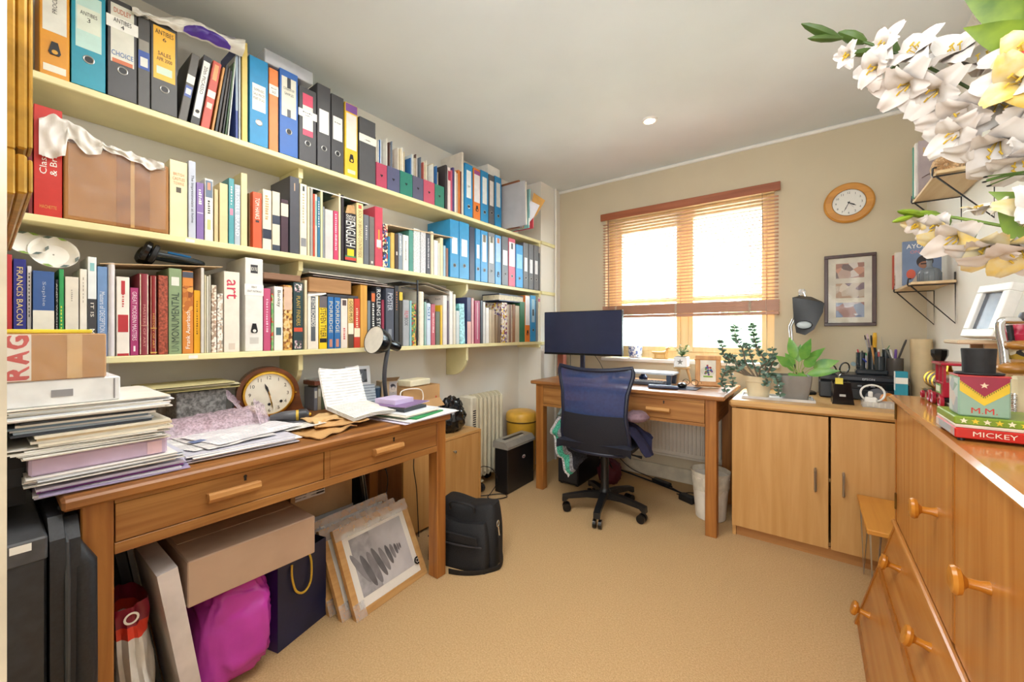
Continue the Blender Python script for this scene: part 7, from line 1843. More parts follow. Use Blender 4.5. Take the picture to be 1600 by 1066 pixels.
def branch(pts, n, L, r0=.006, spread=1.0):
    sp_ = smooth([Vector(p) for p in pts], 8)
    N = len(sp_)
    MB().tube(sp_, [r0 * (1 - .75 * i / (N - 1)) for i in range(N)], 7).o('branch', mat('#7a6a58', .7, bump=.4, scale=120), jd)
    m = MB()
    for i in range(n):
        f = .22 + .78 * i / max(1, n - 1)
        q = sp_[min(N - 1, int(f * (N - 1)))]
        for k in range(2):
            a_ = i * 1.571 + k * math.pi + rnd.uniform(-.3, .3)
            d = V((math.cos(a_), math.sin(a_), rnd.uniform(.1, .7)))
            l_ = L * rnd.uniform(1.0, 1.6) * (1.1 - .35 * f)
            leaf(m, q, d, l_, l_ * .72, up=V((rnd.uniform(-1, 1), -1, rnd.uniform(-.3, 1))).normalized(), curl=.1, fold=.35, nu=4)
    m.o('leaves', M_JADE, jd, 60, kind='stuff')
def jp(u, v, y):
    return PY(u, v, y)
soil = JC + V((0, 0, .106))
branch([soil + V((.02, 0, 0)), jp(1196, 568, 2.74), jp(1184, 545, 2.74), jp(1178, 527, 2.73), jp(1174, 508, 2.73)], 20, .026)
branch([soil + V((-.01, 0, 0)), jp(1166, 568, 2.76), jp(1160, 545, 2.75), jp(1150, 528, 2.74), jp(1147, 510, 2.74)], 20, .026)
branch([soil + V((-.02, .01, 0)), jp(1146, 566, 2.78), jp(1132, 556, 2.76), jp(1128, 540, 2.75), jp(1125, 533, 2.75)], 16, .024)
branch([soil + V((.03, .01, 0)), jp(1206, 570, 2.74), jp(1208, 558, 2.73), jp(1207, 545, 2.73)], 12, .024)
branch([soil + V((.01, -.01, 0)), jp(1188, 575, 2.70), jp(1200, 566, 2.69), jp(1206, 556, 2.69)], 12, .022)
branch([soil + V((-.03, -.01, 0)), jp(1150, 580, 2.70), jp(1134, 582, 2.69), jp(1128, 596, 2.69), jp(1133, 608, 2.69), jp(1139, 622, 2.67)], 18, .024)
branch([soil + V((-.03, .0, 0)), jp(1152, 576, 2.72), jp(1140, 578, 2.72), jp(1146, 596, 2.70), jp(1144, 606, 2.70)], 14, .024)
branch([soil + V((-.03, .02, 0)), jp(1155, 570, 2.78), jp(1143, 556, 2.80), jp(1138, 562, 2.80), jp(1131, 584, 2.78)], 14, .024)
branch([soil + V((.03, -.02, 0)), jp(1204, 586, 2.67), jp(1214, 592, 2.655), jp(1216, 606, 2.65), jp(1219, 620, 2.645)], 18, .024)
branch([soil + V((.02, -.03, 0)), jp(1196, 588, 2.66), jp(1198, 600, 2.655), jp(1194, 603, 2.65)], 8, .026)
branch([soil + V((.0, .02, 0)), jp(1176, 566, 2.78), jp(1170, 548, 2.79), jp(1166, 538, 2.79)], 12, .024)
pp = thing('leafy_pot_plant', (-.07, 2.77, zp), 'broad-leaved plant in a grey square pot beside the jade plant', 'plant')
PC = V((-.075, 2.775, zp))
def sqr(a, k=6.0):
    c, s = math.cos(a), math.sin(a)
    return (abs(c) ** k + abs(s) ** k) ** (-1 / k)
MB(Matrix.Translation(PC) @ Matrix.Rotation(R(12), 4, 'Z')).grid(lambda a, b: (lambda z_, h_: V((h_ * math.cos(-2 * math.pi * a) * sqr(2 * math.pi * a), h_ * math.sin(-2 * math.pi * a) * sqr(2 * math.pi * a), z_)))(.136 * b, .053 + .020 * math.sin(b * 1.6)), 40, 8, .004).o('pot', mat('#8f8a84', .5, amt=.04), pp)
MB(Matrix.Translation(PC) @ Matrix.Rotation(R(12), 4, 'Z')).box((-.062, -.062, .110), (.062, .062, .116)).o('soil', mat('#4a4238', .9), pp)
M_LEAF = mat('#7fb04a', .35, col2='#4f8f3f', scale=14)
lvs = [((1238, 575), (1220, 561), .05), ((1240, 570), (1232, 572), .06), ((1252, 572), (1236, 535), .05), ((1250, 570), (1250, 546), .05), ((1258, 572), (1262, 538), .055), ((1260, 574), (1280, 549), .05), ((1262, 572), (1300, 566), .06), ((1258, 580), (1252, 586), .05), ((1256, 578), (1238, 588), .05), ((1256, 574), (1270, 562), .05), ((1248, 574), (1232, 558), .05)]
c0 = PC + V((.02, 0, .115))
for i, ((u0, v0), (u1, v1), W) in enumerate(lvs):
    dy = -.05 + .025 * (i % 4)
    p1 = PY(u1, v1, 2.76 + dy)
    base = c0.lerp(p1, .45) + V((0, 0, .02))
    MB().tube(smooth([c0 + V((.004 * (i - 5), 0, -.004)), c0.lerp(base, .6) + V((0, 0, .006)), base], 5), .0022, 6).o('stalk', mat('#a9b56a', .5), pp)
    m = MB(); leaf(m, base, p1 - base, (p1 - base).length * 1.12 + .02, W * 1.05, up=((EY - base).normalized() + Z_ * (.9 if i % 3 else .3)).normalized(), curl=.12, fold=.2, nu=9)
    m.o('leaf', M_LEAF, pp, 70)
for k in range(2):
    base = c0 + V((.03 + .01 * k, -.02, .03)); p1 = PY((1250, 1312)[k], (592, 578)[k], 2.72)
    m = MB(); leaf(m, base, p1 - base, (p1 - base).length, .05, up=(EY - base).normalized() + Z_ * .4, curl=.1, nu=9); m.o('leaf', M_LEAF, pp, 70)
# anglepoise with faceted black head and magnifier
al = thing('magnifier_lamp', (.02, 3.08, zc), 'black angled magnifier lamp rising behind the broad-leaved plant', 'lamp')
AB = V((-.045, 3.10, zc))
MB().lathe([(.075, 0), (.078, .006), (.070, .016), (.015, .020)], AB, n=30).o('lamp_base', M_BLACK, al)
e1 = PY(1239, 560, 3.10); e2 = PY(1235, 510, 3.10)
MB().tube([AB + V((0, 0, .02)), V((e1.x + .01, 3.10, zc + .16)), e1], .006, 10).o('lower_arm', M_DARK, al)
for d in (-.006, .006):
    MB().tube([e1 + V((d, 0, 0)), e2 + V((d, 0, 0)), PY(1246, 488, 3.09) + V((d, 0, 0))], .0035, 8).o('arm_rod', M_STEEL, al)
hcn = PY(1262, 500, 3.06)
hx = Matrix.Translation(hcn)
def pt3(u, v, y): return PY(u, v, y)
fr = [pt3(1238, 465, 3.03), pt3(1262, 468, 3.02), pt3(1288, 474, 3.02), pt3(1286, 488, 3.01), pt3(1272, 515, 3.0), pt3(1258, 524, 3.0), pt3(1244, 520, 3.01), pt3(1240, 498, 3.02)]
bkp = [pt3(1250, 462, 3.10), pt3(1268, 464, 3.10), pt3(1284, 471, 3.09), pt3(1282, 484, 3.09), pt3(1270, 506, 3.08), pt3(1258, 514, 3.08), pt3(1247, 510, 3.08), pt3(1245, 494, 3.10)]
fc_ = sum(fr, Vector()) / 8
vs = fr + bkp + [fc_ + V((.01, -.012, .02))]
fs = [(i, (i + 1) % 8, 8 + (i + 1) % 8, 8 + i) for i in range(8)] + [tuple(range(8, 16))] + [(16, (i + 1) % 8, i) for i in range(8)]
MB().add(vs, [f[::-1] for f in fs]).o('lamp_head', mat('#23272c', .4), al, 15)
lc_ = pt3(1256, 508, 2.985)
MB().lathe([(.030, 0), (.034, .004), (.034, .012), (.030, .014)], lc_, (.05, -1, .05), 28, sx=.75, sy=1.25, cap=False).o('lens_rim', M_BLACK, al)
MB().lathe([(.031, .006), (.020, .011), (.002, .013)], lc_, (.05, -1, .05), 28, sx=.75, sy=1.25).o('lens', mat('#c3cdd2', .06, amt=.02), al)
MB().tube(smooth([pt3(1248, 464, 3.06), pt3(1250, 458, 3.05), pt3(1255, 456, 3.05), pt3(1258, 463, 3.05)]), .004, 8).o('hinge_loop', M_CHROME, al)
blob(pt3(1253, 457, 3.05), .02, .015, .02, .35, 4, 16, 10, 3).o('plastic_tie', mat('#e6e6e6', .3, alpha=.6), al)
# printer
pr_ = thing('printer', (.26, 3.1, zc), 'black inkjet printer on the cupboard under the three-photo frame', 'printer')
PX0, PX1_, PYF, PZT = .042, .428, 2.985, .915
MB().box((PX0, PYF, zc), (PX1_, 3.235, zc + .10), .008).o('printer_body', mat('#24272d', .4), pr_)
MB().box((PX0 - .002, PYF - .004, zc + .1005), (PX1_ + .002, 3.236, PZT), .010).o('scanner_lid', mat('#2b2e35', .3), pr_)
MB().box((PX0 + .06, PYF - .006, zc + .062), (PX1_ - .01, PYF - .0005, zc + .098), .002).o('control_panel', M_BLACKG, pr_)
MB().box((PX0 + .06, PYF - .008, zc + .004), (PX1_ - .03, PYF - .0005, zc + .056), .002).o('paper_tray', mat('#0f1013', .3), pr_)
text('EPSON', (.262, PYF - .0045, zc + .118), X_, Z_, .052, .010, mat('#d8dade', .4), pr_, 'maker_lettering')
b_ = MB()
for i in range(4):
    b_.box((.215 + .028 * i, PYF - .0075, zc + .076), (.233 + .028 * i, PYF - .0065, zc + .084))
b_.o('button', M_GREY, pr_)
# pen holders on the printer
zpz = PZT + .0006
def cup(name, label, c, r, h, m, n=24):
    t = thing(name, c, label, 'pen holder', 'pen holders on the printer')
    MB().lathe([(r * .97, 0), (r, .002), (r, h), (r * .9, h), (r * .88, .006), (.001, .006)], c, n=n, cap=False).o('cup_wall', m, t)
    MB().lathe([(r * .97, 0), (r * .97, .0015)], c, n=n).o('cup_base', m, t)
    return t
def stick(name, label, cat, p0, p1, r, m, tip=None, tipm=None, grp='pens in the holders'):
    t = thing(name, p0, label, cat, grp)
    p0, p1 = Vector(p0), Vector(p1)
    MB().tube([p0, p0.lerp(p1, .85)], r, 8).o('shaft', m, t)
    MB().tube([p0.lerp(p1, .8501), p1], [r * 1.05, r * .7], 8).o('tip', tipm or m, t)
    return t
og = thing('desk_organiser', (.17, 3.08, zpz), 'dark smoky pen organiser with several tubes on the printer', 'pen holder', 'pen holders on the printer')
M_SMK = mat('#2c3338', .2, amt=.05)
ogx = PY(1356, 570, 3.06).x
MB().box((ogx - .055, 3.035, zpz), (ogx + .085, 3.12, zpz + .03), .008).o('organiser_base', M_SMK, og)
tubes = [(1345, .095, .022, 3.08), (1363, .125, .020, 3.095), (1374, .075, .022, 3.05), (1384, .115, .016, 3.09)]
for u, h, r, y_ in tubes:
    x_ = PY(u, 560, y_).x
    MB().lathe([(r, 0), (r, h), (r * .88, h), (r * .86, .004), (.001, .004)], (x_, y_, zpz + .0305), n=20, cap=False).o('tube', M_SMK, og)
gc = PY(1398, 560, 3.07)
cup('pen_pot', 'round dark grey pen pot on the printer end', V((gc.x, 3.07, zpz)), .037, .098, mat('#5a5450', .35, metal=.3))
def pen(u0, v0, u1, v1, y_, r, c, name, label, cat='pen', tipc=None):
    stick(name, label, cat, PY(u0, v0, y_), PY(u1, v1, y_), r, mat(c, .35), None, mat(tipc, .35) if tipc else None)
pen(1346, 574, 1340, 546, 3.08, .0045, '#c8404a', 'pen', 'red pen leaning out of the smoky organiser')
pen(1349, 574, 1347, 548, 3.085, .005, '#4a4438', 'pen', 'dark olive pen beside the red pen')
pen(1352, 575, 1353, 552, 3.075, .006, '#c9c6ce', 'marker', 'pale marker with green cap in the smoky organiser', 'marker', '#3f9a62')
pen(1354, 566, 1348, 560, 3.04, .004, '#2a3f9a', 'pen', 'blue ballpoint lying in front of the smoky organiser tubes')
pen(1362, 570, 1351, 524, 3.095, .004, '#b9b6b4', 'paintbrush', 'grey feathered brush standing tallest in the organiser', 'brush', '#4a4048')
pen(1364, 570, 1355, 522, 3.10, .004, '#8f7f8a', 'paintbrush', 'mauve-tipped brush beside the grey feathered brush', 'brush', '#d8b8c8')
pen(1365, 565, 1361, 524, 3.10, .005, '#2a2a2c', 'pen', 'black pen between the brush and the yellow screwdriver')
pen(1366, 568, 1367, 520, 3.09, .010, '#d9a428', 'screwdriver', 'screwdriver with thick yellow handle in the organiser', 'screwdriver', '#e0b030')
pen(1367, 570, 1362, 540, 3.06, .005, '#c08a50', 'pencil', 'wooden brown pencil slanting in front of the yellow screwdriver', 'pencil')
pen(1373, 572, 1373, 546, 3.055, .005, '#b85a5a', 'pen', 'red and white pen in the shorter organiser tube', 'pen', '#e0d6d4')
pen(1370, 572, 1369, 550, 3.055, .005, '#3a5a68', 'pen', 'teal pen in the shorter organiser tube')
pen(1383, 566, 1377, 526, 3.09, .0015, '#b9b4a8', 'needle', 'thin pale wire needle rising from the organiser', 'needle')
pen(1379, 560, 1381, 545, 3.09, .006, '#e6e6e6', 'pen', 'white capped pen in the narrow organiser tube')
pen(1392, 560, 1384, 545, 3.07, .005, '#6a6a66', 'pen', 'grey pen leaning from the round pot over the organiser')
pen(1396, 565, 1391, 546, 3.075, .006, '#e8e4e0', 'pen', 'white stubby pen in the round dark pot')
pen(1399, 565, 1400, 546, 3.07, .006, '#6a4a9a', 'marker', 'purple marker in the round dark pot', 'marker')
pen(1402, 565, 1416, 531, 3.07, .005, '#3a3634', 'craft_knife', 'dark craft knife slanting from the round dark pot', 'knife')
stick('green_clip_wire', 'thin green wire bent over the round pot rim', 'wire', PY(1385, 548, 3.07), PY(1390, 540, 3.07), .002, mat('#4f8f5a', .5))
mg_ = thing('magnifying_glass', PY(1335, 570, 3.03), 'small magnifying glass lying at the edge of the organiser', 'magnifier')
q0 = PY(1333, 569, 3.03)
MB().lathe([(.012, 0), (.014, .002), (.012, .004)], q0, (.3, -.9, .3), 20, cap=False).o('lens_rim', M_STEEL, mg_)
MB().lathe([(.012, .001), (.012, .003)], q0, (.3, -.9, .3), 20).o('lens', mat('#8aa0a8', .05), mg_)
MB().tube([q0 + V((.012, 0, -.004)), PY(1345, 574, 3.03)], .003, 8).o('handle', M_DARK, mg_)
# tape holder with scissors
th_ = thing('desk_tidy', (.14, 2.72, zc), 'glossy black desk tidy standing in front of the printer', 'pen holder')
dtx = Matrix.Translation((.095, 2.735, zc)) @ Matrix.Rotation(R(6), 4, 'Z')
MB(dtx).prism([(0, 0), (.092, 0), (.076, .118), (.010, .118)], (0, 0, 0), X_, Z_, (0, .012, 0)).prism([(.004, 0), (.086, 0), (.074, .12), (.012, .12)], (0, .075, 0), X_, Z_, (0, .006, 0)).box((.004, .012, 0), (.084, .075, .01)).prism([(.012, 0), (.075, 0), (.075, .12), (.012, .10)], (.006, 0, 0), Y_, Z_, (.004, 0, 0)).prism([(.012, 0), (.075, 0), (.075, .12), (.012, .10)], (.076, 0, 0), Y_, Z_, (.004, 0, 0)).o('tidy_body', M_BLACKG, th_)
MB(dtx).box((.030, -.0008, .042), (.056, -.0002, .054)).o('silver_label', mat('#bdbcb8', .4), th_)
sn_ = thing('sticky_note', (.12, 2.73, zc + .12), 'yellow sticky note on the front of the black desk tidy', 'note')
MB(dtx).box((.012, -.004, .108), (.044, -.0025, .140)).o('note_sheet', mat('#ecd95a', .7), sn_)
so = thing('scissors', (.12, 2.77, zc + .10), 'black-handled scissors standing in the black desk tidy', 'scissors')
for cxx, czz, rr, an in ((.006, .182, .020, 20), (.058, .190, .024, -14)):
    MB(dtx).tube([V((cxx + rr * .8 * math.cos(t_) * math.cos(R(an)) - rr * 1.25 * math.sin(t_) * math.sin(R(an)), .045, czz + rr * .8 * math.cos(t_) * math.sin(R(an)) + rr * 1.25 * math.sin(t_) * math.cos(R(an)))) for t_ in [2 * math.pi * i / 22 for i in range(22)]], .0036, 8, closed=True).o('finger_loop', M_BLACKG, so)
MB(dtx).tube([V((.018, .045, .163)), V((.032, .045, .150)), V((.036, .045, .02))], [.004, .006, .002], 8, flat=.4).o('blade', M_STEEL, so)
MB(dtx).tube([V((.050, .049, .163)), V((.038, .049, .150)), V((.032, .049, .02))], [.004, .006, .002], 8, flat=.4).o('blade', M_STEEL, so)
# clear tray with white plug and cable, orange thing, grey cable reel, teal box
ct_ = thing('clear_tray', (.27, 2.76, zc), 'clear plastic tray with ridges at the cupboard front', 'tray')
MB().box((.215, 2.715, zc), (.345, 2.80, zc + .003)).box((.215, 2.715, zc + .003), (.345, 2.718, zc + .028)).box((.215, 2.797, zc + .003), (.345, 2.80, zc + .028)).box((.215, 2.718, zc + .003), (.218, 2.797, zc + .028)).box((.342, 2.718, zc + .003), (.345, 2.797, zc + .028)).o('tray_wall', mat('#e6e4de', .12, alpha=.4), ct_)
for i in range(5):
    MB().box((.232 + .022 * i, 2.7142, zc + .004), (.238 + .022 * i, 2.7149, zc + .026)).o('ridge', mat('#d9d6d0', .2, alpha=.6), ct_)
wp_ = thing('white_charger', (.265, 2.755, zc + .0035), 'white plug charger with coiled white lead in the clear tray', 'charger')
MB().box((.226, 2.735, zc + .0035), (.275, 2.775, zc + .048), .006).o('charger_body', M_WHITE, wp_)
MB().box((.240, 2.745, zc + .0485), (.258, 2.762, zc + .078), .004).o('plug_block', M_WHITE, wp_)
MB().tube([V((.26 + .047 * math.cos(t_), 2.785 + .004 * math.sin(3 * t_), zc + .065 + .043 * math.sin(t_))) for t_ in [2 * math.pi * i / 30 * 1.0 for i in range(30)]], .0045, 8, closed=True).o('coiled_lead', M_WHITE, wp_)
orr = thing('orange_tape', (.335, 2.80, zc), 'orange roll peeking out behind the white charger', 'tape')
MB().lathe([(.016, 0), (.030, 0), (.030, .022), (.016, .022), (.016, .0)], (.318, 2.835, zc + .032), (.5, -.8, .3), 28, cap=False).o('tape_roll', mat('#e08a2c', .4), orr)
MB().lathe([(.0155, .002), (.0155, .020)], (.318, 2.835, zc + .032), (.5, -.8, .3), 24).o('tape_core', mat('#d0b48a', .6), orr)
gr_ = thing('grey_tape_dispenser', (.31, 2.88, zc), 'grey transparent half-round tape dispenser before the printer', 'dispenser')
P = [(.06 * math.cos(math.pi * k / 16), .078 * math.sin(math.pi * k / 16)) for k in range(17)]
MB().prism(P, (.295, 2.90, zc + .001), X_, Z_, (0, .02, 0)).o('dispenser_shell', mat('#7f8288', .2, alpha=.75), gr_)
MB().lathe([(.02, 0), (.02, .03)], (.295, 2.898, zc + .035), Y_, 20).o('dispenser_hub', M_GREY, gr_)
tb_ = thing('teal_box', (.37, 2.83, zc), 'small white and teal striped box on the cupboard beside the chest', 'box')
x0, x1 = PY(1399, 610, 2.83).x, PY(1419, 610, 2.83).x
z0, z1 = zc + .035, PY(1410, 581, 2.83).z
z0 = PY(1410, 611, 2.83).z
MB().box((x0, 2.83, zc + .0004), (x1, 2.87, z1), .0015).o('carton', mat('#2796ae', .5), tb_)
MB().box((x0 + .0003, 2.8293, z0 + (z1 - z0) * .36), (x1 - .0003, 2.8298, z0 + (z1 - z0) * .68)).o('white_band', M_WHITE, tb_)
MB().box((x0 - .0006, 2.83, z0), (x0 - .0001, 2.87, z1 - .001)).o('white_side', M_WHITE, tb_)
vs_ = thing('paper_vase', (.44, 3.08, zc), 'tall cream vase with darker inner lip in the far corner', 'vase')
vc = PY(1440, 560, 3.06)
vh = PY(1440, 530, 3.06).z
MB().lathe([(.034, 0), (.036, .02), (.042, (vh - zc) * .6), (.044, vh - zc), (.040, vh - zc), (.038, (vh - zc) * .6), (.030, .02)], (.482, 3.06, zc), n=36, cap=False, sx=1.0, sy=1.15).o('vase_body', mat('#d9c39a', .6, amt=.05, scale=10), vs_)
MB().lathe([(.034, 0), (.034, .002)], (.482, 3.06, zc), n=36).o('vase_base', mat('#c9b288', .6), vs_)
# ------------------------------------------------------------------ back wall: clock and three-photo frame
wc_ = thing('wall_clock', (.192, YB - .02, 1.965), 'round wooden wall clock above the three-photo frame', 'clock')
KC = V((.192, YB - .002, 1.963))
MB().lathe([(.118, 0), (.124, .006), (.123, .018), (.114, .026), (.084, .026), (.080, .020), (.080, 0)], KC, -Y_, 56, cap=False).o('clock_rim', mat('#d99a42', .35, 'wood', '#c58534', axis='x'), wc_)
MB().lathe([(.080, 0), (.083, .006), (.080, .010), (.078, .006)], KC - Y_ * .0165, -Y_, 48, cap=False).o('bezel', M_CHROME, wc_)
MB().lathe([(.0795, 0), (.0795, .001)], KC - Y_ * .016, -Y_, 48).o('dial', mat('#efece4', .5, amt=.01), wc_)
nm = MB()
for k in range(1, 13):
    a = math.pi / 2 - k * math.pi / 6
    text_into(nm, str(k), KC + V((math.cos(a) * .062, -.0178, math.sin(a) * .062)), X_, Z_, .013 if k > 9 else .0075, .013, True)
nm.o('numerals', M_INK, wc_)
def whand(ang, L, w, off, name, m):
    a = math.pi / 2 - ang
    d = V((math.cos(a), 0, math.sin(a))); e = V((-d.z, 0, d.x)); c = KC - Y_ * off
    q = [c - d * L * .18 - e * w * .4, c + d * L * .65 - e * w, c + d * L, c + d * L * .65 + e * w, c - d * L * .18 + e * w * .4]
    MB().add(q + [p - Y_ * .0008 for p in q], [(0, 1, 2, 3, 4), (9, 8, 7, 6, 5)] + [(i, i + 5, (i + 1) % 5 + 5, (i + 1) % 5) for i in range(5)]).o(name, m, wc_)
whand(R(122), .042, .004, .0190, 'hour_hand', M_INK)
whand(R(204), .060, .0022, .0203, 'minute_hand', M_INK)
whand(R(145), .045, .0008, .0215, 'second_hand', M_GREY)
MB().lathe([(.005, 0), (.005, .004)], KC - Y_ * .0185, -Y_, 14).o('hand_boss', M_INK, wc_)
MB().lathe([(.077, 0), (.077, .0006)], KC - Y_ * .0255, -Y_, 40).o('clock_glass', glassy('clear_glass', (1, 1, 1), .01), wc_)
pf_ = thing('triple_photo_print', (.197, YB - .02, 1.42), 'dark brown frame with three small blurred photographs on the window wall', 'picture frame')
fx0, fx1, fz0, fz1 = .072, .320, 1.198, 1.643
e = .020
M_DKW = mat('#4a2a22', .35, 'wood', '#371c16', axis='z')
q = MB()
q.box((fx0, YB - .022, fz0), (fx1, YB - .002, fz0 + e), .002).box((fx0, YB - .022, fz1 - e), (fx1, YB - .002, fz1), .002).box((fx0, YB - .022, fz0 + e), (fx0 + e, YB - .002, fz1 - e), .002).box((fx1 - e, YB - .022, fz0 + e), (fx1, YB - .002, fz1 - e), .002)
q.o('frame_moulding', M_DKW, pf_)
MB().box((fx0 + e, YB - .012, fz0 + e), (fx1 - e, YB - .003, fz1 - e)).o('mat_board', mat('#d9d2c2', .7), pf_)
for (v0, v1), cols in (((412, 435), ('#b59a8c', ('#9a6a58', '#cfc4bc', '#6f5a54', '#c08a70'))), ((443, 466), ('#b8a894', ('#8a7a52', '#d0c2b0', '#77606a', '#a98a70'))), ((473, 496), ('#8f9ab0', ('#6a7898', '#b8a8a8', '#9a7068', '#c9c4c8')))):
    zA, zB = PY(1325, v1, YB).z, PY(1325, v0, YB).z
    MB().box((fx0 + .058, YB - .0126, zA), (fx1 - .055, YB - .0121, zB)).o('photograph', mat(cols[0], .4, 'print', cols[1], scale=22), pf_)
MB().box((fx0 + e, YB - .0150, fz0 + e), (fx1 - e, YB - .0145, fz1 - e)).o('frame_glass', glassy('clear_glass', (1, 1, 1), .01), pf_)
# gilt picture on the wall beside the doorway, seen edge on
gp = thing('gilt_frame', (-1.4, .04, 1.36), 'gilt picture frame hanging on the doorway wall, seen edge on', 'picture frame')
M_GILT = mat('#b98a2e', .35, metal=.35, amt=.12, scale=30)
GX1 = -.98; gz0 = 1.372
GX0, GZ1 = -1.75, 2.25
e = .07
for (xa, xb_, za, zb2, nm_) in ((GX0, GX1, gz0, gz0 + e, 'frame_bottom'), (GX0, GX1, GZ1 - e, GZ1, 'frame_top'), (GX0, GX0 + e, gz0 + e, GZ1 - e, 'frame_side'), (GX1 - e, GX1, gz0 + e, GZ1 - e, 'frame_side')):
    MB().box((xa, .0182, za), (xb_, .032, zb2), .002).box((xa + .004, .0322, za + .004), (xb_ - .004, .044, zb2 - .004), .003).box((xa + .009, .0442, za + .009), (xb_ - .009, .050, zb2 - .009), .002).o(nm_, M_GILT, gp)
MB().box((GX0 + e, .020, gz0 + e), (GX1 - e, .030, GZ1 - e)).o('painting', mat('#7a6a4a', .6, 'print', ('#4a4a3a', '#9a8a5a', '#6a7a6a'), scale=8), gp)
# ------------------------------------------------------------------ wire shelves on the window-side wall
M_BOARD = mat('#dcc39a', .5, 'wood', '#cfae80', axis='y')
M_WIRE = mat('#1c1c1e', .4)
def wshelf(y0, y1, z, label):
    t = thing('wall_shelf', (XR, (y0 + y1) / 2, z), label, 'shelf', 'small wire-bracket shelves')
    MB().box((.382, y0, z), (XR - .006, y1, z + .012), .001).o('shelf_board', M_BOARD, t)
    for y in (y0 + .025, y1 - .025):
        MB().tube([(.376, y, z + .03), (.374, y, z + .002), (.376, y, z - .004), (XR - .005, y, z - .004), (XR - .005, y, z - .185), (.386, y, z - .006)], .0032, 8).o('wire_bracket', M_WIRE, t)
    MB().tube([(XR - .006, y0 + .025, z + .05), (XR - .006, y0 + .025, z - .004)], .0032, 8).tube([(.386, y0 + .025, z + .03), (.376, y0 + .025, z + .03)], .0032, 8).o('wire_end', M_WIRE, t)
wshelf(2.64, 3.08, 1.385, 'lower small wooden shelf on black wire brackets, holding comedy books')
wshelf(2.16, 2.60, 1.757, 'upper small wooden shelf on black wire brackets, among the white flowers')
def facebook(name, label, x0, x1, y, th, z, h, m, rz=.0):
    t = thing(name, (x0, y, z), label, 'book', 'books on the wire shelves')
    xf = Matrix.Translation((x0, y, z + .0006)) @ Matrix.Rotation(R(rz), 4, 'Z')
    w = x1 - x0
    MB(xf).box((0, 0, 0), (w, .002, h)).box((0, th - .002, 0), (w, th, h)).box((0, .002, 0), (.002, th - .002, h)).o('cover', m, t)
    MB(xf).box((.0021, .0021, .002), (w - .003, th - .0021, h - .002)).o('pages', M_PAGES, t)
    return t, xf, w
zl = 1.3972
t, xf, w = facebook('book', 'white-spined book with a small street picture at the far end of the lower wire shelf', .375, .52, 3.02, .03, zl, .20, mat('#e6ddd4', .4))
MB(xf).box((-.0006, .002, .02), (-.0001, .028, .09)).o('street_print', mat('#b06a4a', .5, 'print', ('#5a4a48', '#d8c4a8', '#8f3a30'), scale=60), t)
t, xf, w = facebook('book', 'slim red book behind the street-picture book on the lower wire shelf', .368, .52, 3.054, .016, zl, .19, mat('#b5482f', .5))
t, xf, w = facebook('book', 'blue-grey book with a bespectacled portrait facing out on the lower wire shelf', .378, .515, 2.82, .022, zl, .222, mat('#6d7f9f', .4))
text('AYOADE', xf @ V((w * .5, -.0004, .195)), X_, Z_, w * .80, .022, mat('#f1ece2', .4), t, 'title')
text('ON TOP', xf @ V((w * .5, -.0004, .166)), X_, Z_, w * .6, .016, mat('#c87a7a', .4), t, 'title')
MB(xf).lathe([(.030, 0), (.030, .0005)], V((w * .58, -.0002, .115)), -Y_, 24, sx=1.1).o('cover_hair', mat('#2a2022', .5), t)
MB(xf).lathe([(.018, 0), (.018, .0005)], V((w * .58, -.0008, .098)), -Y_, 24, sx=1.0, sy=1.25).o('cover_face', mat('#9a6a50', .5), t)
MB(xf).box((w * .58 - .015, -.0018, .100), (w * .58 + .015, -.0014, .107)).o('cover_glasses', mat('#3a2420', .5), t)
MB(xf).prism([(.03, .01), (.125, .01), (.11, .06), (.09, .075), (.06, .07)], (0, -.0003, 0), X_, Z_, (0, -.0005, 0)).o('cover_jacket', mat('#c9b8a4', .5), t)
MB(xf).lathe([(.024, 0), (.024, .0005)], V((.03, -.0010, .055)), -Y_, 20, sy=.7).o('cover_phone', mat('#c8553a', .5), t)
bt = thing('glass_bottle', (.46, 2.72, zl), 'ribbed grey glass bottle with stopper in front of the portrait book', 'bottle')
MB().lathe([(.036, 0), (.040, .006), (.041, .045), (.034, .062), (.014, .072), (.010, .078), (.010, .105), (.014, .108)], (.458, 2.73, zl + .0006), n=32).o('bottle_glass', mat('#7f868c', .08, alpha=.8), bt)
for k in range(14):
    a = 2 * math.pi * k / 14
    MB().tube([(.458 + .041 * math.cos(a), 2.73 + .041 * math.sin(a), zl + .006), (.458 + .041 * math.cos(a), 2.73 + .041 * math.sin(a), zl + .046)], .0018, 5).o('rib', mat('#6f767c', .1), bt)
MB().lathe([(.008, 0), (.013, .006), (.010, .022), (.002, .026)], (.458, 2.73, zl + .109), n=16).o('stopper', mat('#5f666c', .1), bt)
zu = 1.7692
t, xf, w = facebook('book', 'mauve-covered book with gold script on the upper wire shelf', .384, .52, 2.49, .02, zu, .235, mat('#a89a9c', .4))
text('Nicholas', xf @ V((w * .48, -.0004, .192)), X_, Z_, w * .74, .022, mat('#c9a24a', .4), t, 'title')
MB(xf).tube(smooth([V((.01, -.001, .07)), V((.04, -.001, .085)), V((.08, -.001, .08)), V((.12, -.001, .10))]), .004, 6, flat=.2).o('cover_brushstroke', mat('#6a3a34', .5), t)
facebook('book', 'white thick book behind the mauve-covered book', .378, .52, 2.515, .03, zu, .238, mat('#e9e6de', .4))
facebook('book', 'slim green-spined book behind the white thick book on upper shelf', .375, .52, 2.55, .012, zu, .232, mat('#4f9a86', .4))
wv = thing('woven_vase', (.45, 2.30, zu), 'round wicker flask with sunburst weave on the upper wire shelf', 'vase')
